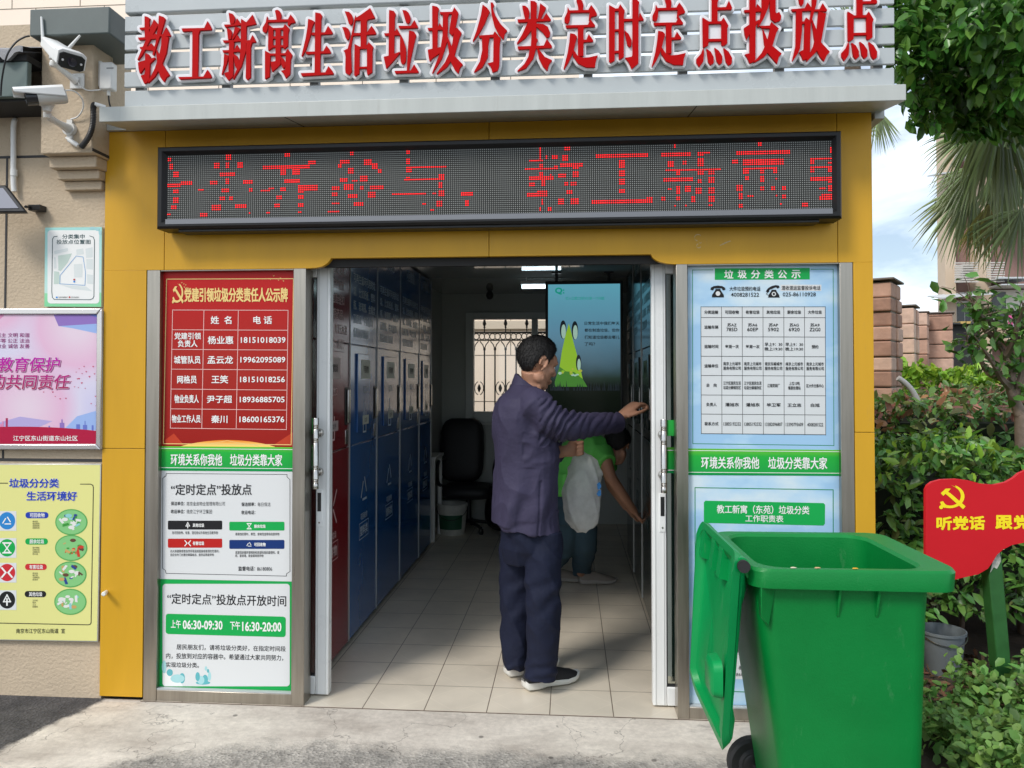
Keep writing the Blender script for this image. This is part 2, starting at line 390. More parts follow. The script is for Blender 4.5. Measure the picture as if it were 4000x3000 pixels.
    bp = t.nodes.new('ShaderNodeBump'); bp.inputs['Strength'].default_value = .6; bp.inputs['Distance'].default_value = .006; t.links.new(h, bp.inputs['Height']); t.links.new(bp.outputs[0], b.inputs['Normal'])
    return m
g = MB(); S = 400
g.quad((-S, -S, -0.035), (S, -S, -0.035), (S, S, -0.035), (-S, S, -0.035))
tag(g.build('ground', mat('far_ground', (.16, .15, .13), .9, var=.2, vs=.5), smooth=0), kind='structure')
g = MB(); g.quad((-14, -14, -0.020), (9, -14, -0.020), (9, -2.2, -0.020), (-14, -2.2, -0.020))
tag(g.build('road', mat('street_asphalt', (.16, .15, .14), .9, var=.2, vs=3, bump=.5, bs=90), smooth=0), kind='structure')
g = MB(); g.add([(-9, -2.2, -.016), (1.37, -2.2, -.016), (1.37, -.35, -.010), (-9, -.35, -.010), (1.37, -.001, -.003), (-9, -.001, -.003), (-9, .02, -.003), (-2.05, .02, -.003), (-2.05, -.001, -.003)], [(0, 1, 2, 3), (3, 2, 4, 8, 5), (5, 8, 7, 6)])
tag(g.build('pavement', paving_material(), smooth=0), kind='structure')
g = MB(); g.box((1.375, -1.75, -0.034), (9, 9, 0.03))
tag(g.build('soil', mat('dark_soil', (.055, .04, .028), .95, var=.35, vs=9, bump=.6, bs=30), smooth=0), kind='structure')

# ------------------------------------------------------------------ kiosk
kiosk = thing('kiosk', 'yellow panelled waste sorting kiosk with open sliding doors, lit by daylight under a grey canopy', 'kiosk', (-0.45, 0.0, 0.0))
ZT = 2.745; ZC = 2.44
xs1, xs2, xs3 = P(642, 950).x, P(1910, 970).x, P(*zN(1350, 60)).x
zs1 = P(*zE(800, 1579)).z
gp = 0.0012
b = MB()
b.box((-2.255, 0, .017), (-2.041, .03, zs1 - gp)); b.box((-2.255, 0, zs1 + gp), (-2.041, .03, 2.066)); b.box((-2.255, 0, 2.066), (xs1 - gp, .03, ZT))
b.box((1.277, 0, .0), (1.362, .03, 1.30)); b.box((1.277, 0, 1.3025), (1.362, .03, 2.066)); b.box((xs3 + gp, 0, 2.066), (1.362, .03, ZT))
cl = [(-1.244, 2.066), (-1.20, 2.068), (-1.173, 2.074), (-1.152, 2.085), (-1.138, 2.098), (-1.128, 2.1135)]
cr = [(.374, 2.1135), (.383, 2.098), (.397, 2.086), (.415, 2.077), (.447, 2.069), (.488, 2.066)]
b.prism([(x, 0, z) for x, z in [(xs1 + gp, 2.066)] + cl + [(xs2 - gp, 2.1135), (xs2 - gp, ZT), (xs1 + gp, ZT)]], (0, .03, 0))
b.prism([(x, 0, z) for x, z in [(xs2 + gp, 2.1135)] + cr + [(xs3 - gp, 2.066), (xs3 - gp, ZT), (xs2 + gp, ZT)]], (0, .03, 0))
b.build('front_panel', M_yel, kiosk, bevel=.0012)
b = MB(); b.box((-2.25, .031, 2.075), (1.36, .06, 2.74)); b.box((-2.25, .031, .02), (-2.05, .05, 2.07)); b.box((1.28, .031, .02), (1.358, .05, 2.07))
b.box((-1.126, .031, 2.1145), (.373, .06, 2.2)); b.build('backing', M_dark, kiosk)
b = MB(); b.box((1.335, .062, 0), (1.361, 4.66, 2.74)); b.build('side_wall', M_yel, kiosk)
b = MB(); b.box((-2.24, .062, 0), (-2.21, 4.66, 2.74)); b.build('side_wall', M_yel, kiosk)
b = MB(); b.box((-2.30, -.02, 2.746), (1.40, 4.7, 2.80)); b.build('roof', M_alu2, kiosk)
# floor tiles
def tile_mat():
    m = bpy.data.materials.new('floor_tile'); m.use_nodes = True; t = m.node_tree; bs = t.nodes['Principled BSDF']
    g = t.nodes.new('ShaderNodeNewGeometry'); s = t.nodes.new('ShaderNodeSeparateXYZ'); t.links.new(g.outputs['Position'], s.inputs[0])
    def mth(op, a, b_=None):
        n = t.nodes.new('ShaderNodeMath'); n.operation = op
        for i, v in enumerate((a, b_)):
            if v is None: continue
            if isinstance(v, (int, float)): n.inputs[i].default_value = v
            else: t.links.new(v, n.inputs[i])
        return n.outputs[0]
    fx = mth('FRACT', mth('DIVIDE', mth('ADD', s.outputs[0], 29.2 + .093), .292)); fy = mth('FRACT', mth('DIVIDE', mth('ADD', s.outputs[1], 28.3), .283))
    ex = mth('MINIMUM', fx, mth('SUBTRACT', 1, fx)); ey = mth('MINIMUM', fy, mth('SUBTRACT', 1, fy)); ed = mth('MINIMUM', ex, ey)
    gr = t.nodes.new('ShaderNodeMapRange'); gr.inputs[1].default_value = .004; gr.inputs[2].default_value = .010; t.links.new(ed, gr.inputs[0])
    # faint pressed octagon pattern on each tile
    dg = mth('ABSOLUTE', mth('SUBTRACT', mth('ADD', mth('ABSOLUTE', mth('SUBTRACT', fx, .5)), mth('ABSOLUTE', mth('SUBTRACT', fy, .5))), .5))
    pat = t.nodes.new('ShaderNodeMapRange'); pat.inputs[1].default_value = .0; pat.inputs[2].default_value = .018; pat.inputs[3].default_value = 1.09; pat.inputs[4].default_value = 1.0; t.links.new(dg, pat.inputs[0])
    n = t.nodes.new('ShaderNodeTexNoise'); n.inputs['Scale'].default_value = 3.0; n.inputs['Detail'].default_value = 7; t.links.new(g.outputs['Position'], n.inputs['Vector'])
    v = t.nodes.new('ShaderNodeMapRange'); v.inputs[1].default_value = .3; v.inputs[2].default_value = .7; v.inputs[3].default_value = .84; v.inputs[4].default_value = 1.1; t.links.new(n.outputs[0], v.inputs[0])
    sc = t.nodes.new('ShaderNodeVectorMath'); sc.operation = 'SCALE'; sc.inputs[0].default_value = (.68, .61, .50)
    t.links.new(mth('MULTIPLY', pat.outputs[0], v.outputs[0]), sc.inputs['Scale'])
    mx = t.nodes.new('ShaderNodeMix'); mx.data_type = 'RGBA'; mx.inputs[6].default_value = (.13, .095, .07, 1)
    t.links.new(gr.outputs[0], mx.inputs[0]); t.links.new(sc.outputs[0], mx.inputs[7]); t.links.new(mx.outputs[2], bs.inputs['Base Color'])
    bs.inputs['Roughness'].default_value = .3
    bp = t.nodes.new('ShaderNodeBump'); bp.inputs['Strength'].default_value = .3; bp.inputs['Distance'].default_value = .003; t.links.new(gr.outputs[0], bp.inputs['Height']); t.links.new(bp.outputs[0], bs.inputs['Normal'])
    return m
b = MB(); b.box((-2.05, 0.0, -.034), (1.30, 4.6, 0.0)); b.build('tiled_floor', tile_mat(), kiosk)
b = MB(); b.box((-2.2, .07, ZC), (1.33, 4.6, 2.52)); b.build('ceiling', M_ceil, kiosk)
# back wall round the window
wx0, wx1, wz0, wz1 = -1.077, 0.21, 1.10, 2.205
b = MB(); b.box((-2.2, 4.55, 0), (wx0, 4.65, 2.485)); b.box((wx1, 4.55, 0), (1.33, 4.65, 2.485)); b.box((wx0, 4.55, 0), (wx1, 4.65, wz0)); b.box((wx0, 4.55, wz1), (wx1, 4.65, 2.485))
b.build('back_wall', M_wallin, kiosk)
b = MB(); b.box((-1.44, 3.50, 0), (-1.37, 4.549, 2.485)); b.build('partition_wall', mat('partition', (.55, .56, .54), .5), kiosk)  # paler than the room walls: facing the light is put into the colour
wf = MB()
for (x0, x1, z0, z1) in ((wx0 - .03, wx0 + .055, wz0 - .03, wz1 + .03), (wx1 - .055, wx1 + .03, wz0 - .03, wz1 + .03), (wx0 + .055, wx1 - .055, wz0 - .03, wz0 + .08), (wx0 + .055, wx1 - .055, wz1 - .04, wz1 + .03)):
    wf.box((x0, 4.50, z0), (x1, 4.60, z1))
wf.box((-.40, 4.515, wz0 + .08), (-.335, 4.575, wz1 - .04))
win = wf.build('window', mat('window_frame', (.62, .66, .63), .4), kiosk, bevel=.003)
b = MB(); b.box((wx0 + .055, 4.555, wz0 + .08), (wx1 - .055, 4.558, wz1 - .04)); b.build('pane', glass_mat('window_glass', (.99, .99, .98)), win)
b = MB(); b.box((wx0 - .07, 4.47, wz0 - .06), (wx1 + .07, 4.56, wz0 - .032)); b.build('sill', mat('sill', (.55, .57, .54), .4), win, bevel=.003)
# canopy round the top
cx0, cx1 = -2.127, 1.407
b = MB()
prof = [(-.25, 2.706), (-.25, 2.775), (.0, 2.79), (.0, 2.7455)]
b.prism([(cx0, y, z) for y, z in prof], (cx1 - cx0, 0, 0))
can = b.build('canopy', M_alu2, kiosk, bevel=.003)
for px, py in (zB(1050, 660), zC(1105, 605)):
    b = MB(); x = P(px, py, -.1).x
    b.prism([(x - .002, -.249, 2.7045), (x + .002, -.249, 2.7045), (x + .002, -.002, 2.7435), (x - .002, -.002, 2.7435)], (0, 0, .0008))
    b.build('seam', M_dark, can)
b = MB(); b.box((cx1 - .03, .0, 2.716), (cx1 + .012, 4.68, 2.80)); b.build('side_gutter', M_alu2, kiosk)
# stainless frames of the two notice windows
def steel_frame(x0, x1, ix0, ix1):
    f = MB()
    f.box((x0, .003, .0), (ix0, .10, 2.07)); f.box((ix1, .003, .0), (x1, .10, 2.07))
    f.box((ix0, .006, .0), (ix1, .10, .052)); f.box((ix0, .006, 2.06), (ix1, .10, 2.075))
    o = f.build('notice_frame', M_steel, kiosk, bevel=.002)
    b = MB(); b.box((ix0, .040, .052), (ix1, .06, 2.06)); b.build('backing', mat('notice_back', (.2, .2, .2), .6), o)
    b = MB(); b.box((ix0, .008, .0525), (ix1, .03, .058)); b.build('bead', M_alu, o)
    return o
steel_frame(-2.039, -1.251, -1.974, -1.312)
steel_frame(.488, 1.275, .540, 1.217)
b = MB(); b.box((-2.20, .105, 0), (-1.3, .14, 2.48)); b.box((.56, .105, 0), (1.33, .14, 2.48)); b.box((-1.3, .30, 2.12), (.56, .33, 2.487)); b.build('inner_wall', M_wallin, kiosk)

# ------------------------------------------------------------------ sliding doors
M_grn = gradient_mat('green_band_print', [(0, (.0, .27, .06)), (.10, (.0, .27, .06)), (.12, (.015, .33, .06)), (.75, (.02, .40, .05)), (1, (.12, .50, .04))], 'Z', 1.094, 1.216, .35)
M_wht_ink = mat('white_print', (.80, .80, .78), .45)
def sliding_door(name_label, xs, side):
    """xs = x of the stile edges next to the opening; side = direction in which the leaf is slid away"""
    x_in = xs; t = thing('sliding_door', name_label, 'door', (x_in, .16, 0), 'white sliding doors of the kiosk')
    y0, y1 = .115 + .05 * 0, .165
    W = 0.067; L = .80
    sgn = side
    def bx(b, a0, a1, z0, z1, ya=y0, yb=y1): b.box((x_in + sgn * a0, ya, z0), (x_in + sgn * a1, yb, z1))
    f = MB(); bx(f, 0, W, .008, 2.13); bx(f, L - W, L, .008, 2.13); bx(f, W, L - W, .008, .095); bx(f, W, L - W, 2.04, 2.13)
    f.build('frame', M_pvc, t, bevel=.004)
    f = MB(); bx(f, .012, .016, .012, 2.12, y0 - .0025, y0); bx(f, .052, .055, .012, 2.12, y0 - .0025, y0); f.build('groove', mat('pvc_groove', (.62, .63, .62), .35), t)
    f = MB(); bx(f, W, L - W, .095, 2.04, .138, .143); f.build('pane', M_glass, t)
    f = MB(); bx(f, W, W + .004, .095, 2.04, .122, .137); bx(f, W + .002, L - W, .095, .105, .122, .137); f.build('gasket', M_rubber, t)
    f = MB(); bx(f, W + .001, L - W, 1.094, 1.216, .132, .1335); o = f.build('band_sticker', M_grn, t)
    f = MB(); bx(f, W + .001, L - W, 1.106, 1.110, .1305, .1318); bx(f, W + .001, L - W, 1.2, 1.204, .1305, .1318); f.build('stripe', M_wht_ink, o)
    f = MB(); bx(f, W + .001, W + .045, 1.27, 1.345, .132, .1335); f.build('small_sticker', mat('bright_green_print', (.02, .45, .06), .4), t)
    hx = x_in + sgn * .048
    h = MB(); prof = []
    zb, zt = 1.012, 1.352
    pr = [(.0, zb), (.0130, zb), (.0145, zb + .003)]
    for zc in (zb + .04, zb + .105, zt - .105, zt - .04):
        pr += [(.0145, zc - .014), (.0125, zc - .012), (.0155, zc - .008), (.0125, zc - .004), (.0155, zc), (.0125, zc + .004), (.0155, zc + .008), (.0145, zc + .012)]
    pr += [(.0145, zt - .003), (.0130, zt), (0, zt)]
    h.lathe((hx, .055, 0), pr, 20)
    hd = h.build('handle', M_chrome, t, smooth=50)
    for z in (zb + .075, zt - .075):
        k = MB(); k.lathe((hx, 0, z), [(0, .062), (.009, .062), (.009, .098), (.018, .100), (.021, .108), (.021, .1145), (0, .1145)], 18, axis='y'); k.build('standoff', M_chrome, hd, smooth=50)
    k = MB(); k.box((hx - .015, .111, .82), (hx + .015, .1145, 1.00)); lk = k.build('lock_plate', M_pvc, t, bevel=.003)
    k = MB(); k.box((hx - .009, .1095, .895), (hx + .009, .1108, .985)); k.build('lock_slot', M_black, lk)
    k = MB(); k.lathe((hx, 0, .84), [(0, .109), (.004, .109), (.005, .1108), (0, .1108)], 12, axis='y'); k.build('screw', M_chrome, lk)
    return t
# door leaves sit behind the stainless frames
xl = P(*zI(152, 1400), .115).x; xr = P(*zT(1508, 300), .115).x
sliding_door('white framed sliding door slid open behind the red notice, chrome bar handle', xl, -1)
sliding_door('white framed sliding door slid open behind the blue notice, near the reaching hand', xr, 1)

# ------------------------------------------------------------------ slatted sign with letters
SY = -0.20
sx0, sx1 = P(487, 250, SY).x, P(3494, 200, SY).x
zg = [P(*zA(912, y), SY).z for y in (107, 240, 375, 508, 640)]
pit = (zg[0] - zg[-1]) / 4
sign = thing('slat_sign', 'long sign of pale horizontal aluminium slats with big red raised characters', 'sign', (-.37, SY + .02, 2.78))
b = MB()
zz = zg[-1]
def slat(z0, z1):
    b.prism([(sx0, SY + .012, z0), (sx0, SY + .003, z0), (sx0, SY, z0 + .003), (sx0, SY, z1 - .003), (sx0, SY + .003, z1), (sx0, SY + .012, z1)], (sx1 - sx0, 0, 0))
for k in range(4): slat(zz + k * pit + .0075, zz + (k + 1) * pit - .0075)
for k in range(6, 8): slat(zz + k * pit + .0575, zz + (k + 1) * pit + .0425)
b.build('slats', M_alu, sign, smooth=0)
b = MB(); b.box((sx0, SY, 2.776), (sx1, SY + .02, zz - .008)); b.build('bottom_board', M_alu, sign, bevel=.005)
b = MB(); b.prism([(sx0, SY - .004, zz + 4 * pit + .006), (sx0, SY - .004, zz + 6 * pit + .04), (sx0, SY + .035, zz + 6 * pit + .04), (sx0, SY + .035, zz + 4 * pit + .006)], (sx1 - sx0, 0, 0)); b.build('top_board', M_alu, sign, bevel=.006)
b = MB()
for k in range(9):
    x = sx0 + .06 + (sx1 - sx0 - .12) * k / 8
    b.box((x - .02, SY + .022, 2.74), (x + .02, SY + .052, zz + 8 * pit + .05))
b.build('post', mat('grey_post', (.25, .25, .25), .5), sign)

# chalky smudges left on the yellow beam
b = MB(); rr0 = random.Random(4)
def zsm(x, y): return P(*zN(x, y), -.0008)
for cx, cy, r, a0, a1, w_ in ((395, -38, 24, 100, 330, 6), (400, 18, 15, 20, 260, 5), (410, -8, 8, 0, 200, 4)):
    pts = [(cx + r * math.cos(R_(a)), cy + r * .9 * math.sin(R_(a))) for a in range(a0, a1, 14)]
    for (x0, y0), (x1, y1) in zip(pts, pts[1:]): b.add([zsm(x0, y0 - w_ * .5), zsm(x1, y1 - w_ * .5), zsm(x1 + 1.5, y1 + w_ * .5), zsm(x0 + 1.5, y0 + w_ * .5)], [(0, 1, 2, 3)])
for x, y, l in ((545, 12, 45), (560, 4, 60), (575, -4, 40)): b.add([zsm(x, y), zsm(x + l, y - l * .35), zsm(x + l, y - l * .35 + 3), zsm(x, y + 6)], [(0, 1, 2, 3)])
b.build('smudge', mat('chalk_smudge', (.60, .47, .26), .7, var=.3, vs=90), kiosk, smooth=0)
# ------------------------------------------------------------------ big red characters: strokes measured on enlargements of the photograph
zL1 = Zm(500, 30, 3.16); zL2 = Zm(1130, 0, 3.16); zL3 = Zm(1640, 0, 3.16); zL4 = Zm(2140, 0, 3.16); zL5 = Zm(2780, 0, 3.16)
zL4b = Zm(2140 + 344.3, -9.5, 3.16); zL5b = Zm(2780 - 567.2, 23.7, 3.16)
def strokes(s): return [[tuple(map(float, p.split(','))) for p in l.split()] for l in s.strip().split('\n')]
CH = {}
CH['jiao'] = '''203,103 240,112 268,130 258,155 258,360 205,360
142,246 275,238 300,190 318,143 375,210 340,260 150,272
122,368 250,362 300,350 330,315 385,350 380,378 135,398
300,200 372,210 250,440 175,580 120,648 115,640 200,440 255,320
142,485 250,478 285,438 340,505 318,590 300,580 310,528 155,512
210,562 250,572 270,600 262,870 235,920 200,938 170,870 155,838 200,825 212,780
122,675 330,612 332,630 262,695 205,740 145,815 130,760
380,95 440,115 458,135 400,330 355,460 318,585 305,560 340,430 375,200
385,330 425,330 470,240 523,340 520,350 385,352
415,350 500,360 470,560 420,690 330,850 245,930 250,905 330,750 385,580 410,450
345,510 385,580 420,690 510,830 470,860 442,918 400,860 370,770 360,680 350,590'''
CH['gong'] = '''660,255 940,250 980,165 1010,215 1028,255 1025,272 672,292
795,275 885,280 868,330 858,855 790,855
620,855 930,850 980,765 1010,810 1028,850 1020,865 635,882'''
CH['xin'] = '''1242,62 1290,75 1312,105 1318,135 1300,200 1260,200 1252,140
1185,208 1310,205 1345,130 1392,200 1390,212 1195,238
1218,245 1262,265 1280,300 1278,340 1270,385 1235,395 1228,330
1320,232 1385,255 1300,385 1280,395 1305,300
1170,402 1310,400 1345,330 1395,400 1392,412 1182,430
1248,420 1308,425 1300,560 1295,850 1235,895 1200,845 1185,808 1240,790 1243,600
1165,525 1310,520 1345,455 1390,535 1388,540 1175,555
1185,570 1240,590 1218,690 1160,830 1155,825 1180,690
1300,570 1345,595 1365,640 1370,690 1365,740 1340,755 1320,720
1395,135 1460,180 1535,85 1580,200 1460,225 1455,530 1400,720 1300,885 1295,870 1370,690 1390,480
1440,402 1505,400 1535,335 1575,410 1572,425 1440,432
1462,420 1530,425 1512,480 1510,860 1470,890 1452,870'''
CH['yu'] = '''1812,35 1840,25 1870,38 1888,80 1888,115 1880,150 1835,150 1825,90
1715,100 1722,150 1975,142 2005,82 2040,125 2060,160 2060,180 2010,190 1980,225 1970,215 1975,170 1725,178 1725,250 1715,285 1695,310 1660,290 1660,245 1700,180
1735,210 1790,250 1915,245 1935,200 1990,255 1975,310 1972,470 1925,512 1915,480 1915,270 1790,272 1785,490 1730,530 1728,480
1790,355 1915,350 1915,378 1790,382
1785,465 1918,462 1918,485 1785,490
1822,260 1882,260 1880,560 1880,680 1820,690
1690,530 1755,565 1940,560 1970,505 2025,580 2005,640 1998,820 1945,870 1920,810 1885,778 1940,765 1948,585 1755,590 1745,850 1690,880
1760,668 1880,650 1885,690 1870,710 1780,790 1765,730
1880,595 1920,630 1942,680 1935,735 1912,750 1895,710'''
CH['sheng'] = '''232,233 275,245 310,265 280,330 262,430 200,620 155,700 150,690 200,480 225,330
275,402 440,398 478,318 510,360 533,400 528,418 275,432
320,152 385,165 403,190 390,240 378,905 312,905
200,638 420,632 458,560 490,600 510,640 508,655 212,668
140,902 445,892 483,815 520,860 545,900 540,915 155,938'''
CH['huo'] = '''683,138 735,145 765,172 783,215 785,260 775,290 758,308 735,290 715,220
652,332 700,335 732,360 746,400 748,430 735,480 710,490 692,460 675,390
815,185 820,215 790,400 758,600 768,880 740,925 695,900 690,860 695,700 685,650 668,625 720,600 765,440
820,222 900,170 998,98 1055,215 1050,222 965,240 815,252
880,230 970,235 955,260 948,575 880,575
780,408 955,402 1015,318 1050,365 1070,405 1065,420 775,440
805,540 865,575 948,570 980,518 1035,575 1025,620 1022,890 965,925 958,900 958,600 868,602 862,905 815,940 800,925
862,825 960,820 960,842 862,845'''
CH['la'] = '''1232,122 1290,135 1312,165 1300,220 1292,690 1225,690
1170,410 1290,408 1328,348 1372,425 1370,432 1180,440
1165,700 1230,685 1362,638 1362,655 1310,720 1230,810 1195,845 1185,800
1395,122 1440,128 1475,160 1493,205 1495,230 1488,265 1470,290 1440,275 1415,190
1345,318 1500,318 1545,245 1588,330 1585,342 1358,350
1368,420 1400,470 1430,560 1442,640 1440,740 1430,770 1410,790 1385,785 1375,760 1365,600
1478,375 1540,390 1565,430 1500,720 1472,880 1450,880 1465,600
1298,875 1500,870 1540,792 1595,880 1590,895 1310,905'''
CH['ji'] = '''152,68 210,80 235,105 222,150 215,600 155,605
95,345 218,340 245,285 285,345 280,365 105,375
97,612 160,600 255,580 255,600 240,660 150,720 120,755 108,700
242,148 400,145 425,88 475,155 470,190 430,375 400,440 362,400 370,330 395,170 255,178
285,160 362,165 345,220 340,500 270,720 155,908 150,900 245,660 280,440
420,390 452,335 515,405 490,460 430,680 330,830 210,915 205,905 310,770 365,650 400,540
335,420 390,570 430,690 530,795 495,830 475,905 430,860 385,770 360,660 340,520'''
CH['fen'] = '''775,55 830,95 862,140 800,290 720,430 655,512 652,505 700,380 755,180
872,28 900,32 915,60 900,100 930,190 1000,300 1078,378 1050,410 1030,488 970,420 920,320 885,180
728,438 905,425 925,385 1000,475 985,530 980,800 960,870 895,892 875,820 835,780 905,765 910,460 735,465
765,450 862,458 845,540 840,700 770,830 670,895 668,885 740,760 770,620'''
CH['lei'] = '''1262,68 1300,70 1335,98 1350,135 1352,170 1340,235 1300,235 1280,160
1365,8 1420,15 1445,40 1438,240 1370,245
1485,38 1558,95 1490,230 1455,230 1475,130
1205,238 1520,232 1560,160 1618,240 1610,255 1215,275
1340,260 1400,265 1370,380 1300,470 1200,542 1198,530 1260,430
1370,250 1438,250 1438,470 1458,490 1440,520 1435,580 1370,580 1378,440
1430,290 1520,295 1580,330 1608,400 1600,450 1565,465 1520,400 1440,330
1205,572 1530,562 1568,478 1632,570 1625,588 1215,610
1358,590 1435,590 1400,720 1310,840 1205,880 1205,870 1290,790 1340,700
1445,590 1480,620 1540,700 1632,742 1595,790 1572,870 1520,820 1470,720'''
CH['ding'] = '''352,0 390,-18 425,10 440,60 432,130 378,130 372,70
245,80 265,128 500,122 535,60 580,120 608,175 600,190 540,205 512,250 505,240 515,150 275,155 272,240 260,275 240,293 205,270 205,220 240,150
218,312 495,305 525,235 585,315 580,328 230,345
370,330 450,325 440,370 440,690 372,690
425,490 475,490 505,420 562,500 555,512 430,520
275,408 330,420 360,450 320,610 305,660 250,780 200,855 195,845 245,650 265,520
315,610 370,690 440,712 520,705 615,682 590,760 582,830 470,828 370,780 310,690'''
CH['shi'] = '''757,60 835,105 870,102 892,50 950,130 940,180 938,700 885,735 875,720 875,130 828,135 825,745 770,775 755,750
820,362 880,358 880,382 820,386
820,628 880,624 880,650 820,655
935,232 1050,230 1125,225 1135,150 1185,240 1180,248 940,262
1045,-20 1100,-5 1130,25 1120,60 1118,780 1035,850 1000,770 955,712 1035,700 1045,680
945,370 1000,420 1035,500 1030,560 1008,580 980,550'''
CH['dian'] = '''1795,-130 1850,-125 1880,-95 1865,-40 1865,190 1795,190
1860,15 1970,12 2005,-70 2045,20 2040,42 1865,45
1680,140 1760,190 1910,185 1940,140 2000,240 1985,280 1985,460 1935,490 1915,480 1912,215 1755,218 1752,480 1700,510 1685,500
1752,405 1915,402 1915,430 1752,435
1690,515 1700,560 1690,680 1640,750 1605,700 1605,650 1660,590
1728,525 1780,560 1818,630 1818,700 1780,728 1750,690
1828,512 1880,550 1925,620 1920,700 1885,720 1855,680
1938,515 2000,560 2045,640 2040,710 2000,730 1970,690'''
CH['tou'] = '''470,-120 520,-110 545,-80 540,730 520,760 470,780 440,710 410,670 470,655
402,122 540,118 565,48 625,118 620,140 410,152
400,345 470,300 585,240 590,260 540,330 470,420 430,488 410,420
620,-100 790,-105 790,-75 715,-75 715,10 700,90 640,230 580,335 565,325 600,220 620,90
720,-90 790,-100 790,150 800,165 835,145 860,200 850,250 790,275 730,230 718,100
590,318 720,315 735,270 830,350 800,400 750,570 650,700 530,770 525,760 620,650 690,500 722,350 620,345
630,350 690,490 755,570 865,660 830,700 808,785 760,730 690,650 650,540'''
CH['fang'] = '''1060,-110 1110,-105 1140,-60 1135,40 1110,72 1085,40
985,112 1150,100 1185,28 1240,105 1235,130 1000,140
1045,125 1118,128 1115,380 1090,600 1070,650 1000,755 998,740 1040,560
1112,265 1145,262 1165,215 1230,265 1222,330 1212,690 1190,725 1130,740 1110,690 1085,640 1140,610 1150,290 1112,292
1240,-120 1310,-110 1290,60 1250,200 1215,330 1205,320 1220,200 1240,60
1270,115 1335,112 1370,38 1428,125 1420,138 1265,138
1320,140 1415,165 1385,330 1350,520 1290,640 1175,758 1172,745 1260,560 1300,380
1235,220 1300,380 1350,520 1460,640 1420,680 1388,755 1340,700 1290,600 1260,440'''
def sdf(polys, X, Y):
    out = np.full(X.shape, 1e9)
    for p in polys:
        d = np.full(X.shape, 1e9); ins = np.zeros(X.shape, bool); n = len(p)
        for i in range(n):
            (ax, ay), (bx, by) = p[i], p[(i + 1) % n]
            dx, dy = bx - ax, by - ay; L = dx * dx + dy * dy + 1e-9
            t = np.clip(((X - ax) * dx + (Y - ay) * dy) / L, 0, 1)
            d = np.minimum(d, np.hypot(X - ax - t * dx, Y - ay - t * dy))
            c = (ay > Y) != (by > Y)
            with np.errstate(divide='ignore', invalid='ignore'):
                ins ^= c & (X < dx * (Y - ay) / (dy if dy else 1e-9) + ax)
        out = np.minimum(out, np.where(ins, -d, d))
    return out
def contours(F, xs, ys, lvl):
    """marching squares -> closed loops"""
    A = F - lvl; A = np.where(A == 0, 1e-6, A); I = A < 0; seg = {}
    H, Wn = A.shape
    k = I[:-1, :-1] * 1 + I[:-1, 1:] * 2 + I[1:, 1:] * 4 + I[1:, :-1] * 8
    T = {1: [(3, 0)], 2: [(0, 1)], 3: [(3, 1)], 4: [(1, 2)], 5: [(3, 2), (1, 0)], 6: [(0, 2)], 7: [(3, 2)], 8: [(2, 3)], 9: [(2, 0)], 10: [(0, 3), (2, 1)], 11: [(2, 1)], 12: [(1, 3)], 13: [(1, 0)], 14: [(0, 3)]}
    pos = {}
    def pt(i, j, e):
        if e == 0: key = (i, j, 0); a, b_ = (i, j), (i, j + 1)
        elif e == 1: key = (i, j + 1, 1); a, b_ = (i, j + 1), (i + 1, j + 1)
        elif e == 2: key = (i + 1, j, 0); a, b_ = (i + 1, j), (i + 1, j + 1)
        else: key = (i, j, 1); a, b_ = (i, j), (i + 1, j)
        if key not in pos:
            u = A[a] / (A[a] - A[b_]); pos[key] = (xs[a[1]] + (xs[b_[1]] - xs[a[1]]) * u, ys[a[0]] + (ys[b_[0]] - ys[a[0]]) * u)
        return key
    for i, j in zip(*np.nonzero((k > 0) & (k < 15))):
        for a, b_ in T[int(k[i, j])]: seg[pt(i, j, a)] = pt(i, j, b_)
    loops = []
    while seg:
        s0 = next(iter(seg)); lp = [s0]; c = seg.pop(s0)
        while c != s0 and c in seg: lp.append(c); c = seg.pop(c)
        if len(lp) > 6: loops.append([pos[q] for q in lp])
    return loops
def simplify(l, eps):
    l = list(l)
    def rdp(a):
        if len(a) < 3: return a
        x0, y0 = a[0]; x1, y1 = a[-1]; L = math.hypot(x1 - x0, y1 - y0) or 1e-9
        d = [abs((x1 - x0) * (y0 - y) - (x0 - x) * (y1 - y0)) / L if L > 1e-6 else math.hypot(x - x0, y - y0) for x, y in a]
        k = max(range(len(a)), key=lambda i: d[i])
        if d[k] < eps: return [a[0], a[-1]]
        return rdp(a[:k + 1])[:-1] + rdp(a[k:])
    h = len(l) // 2
    return rdp(l[:h + 1])[:-1] + rdp(l[h:] + [l[0]])[:-1]
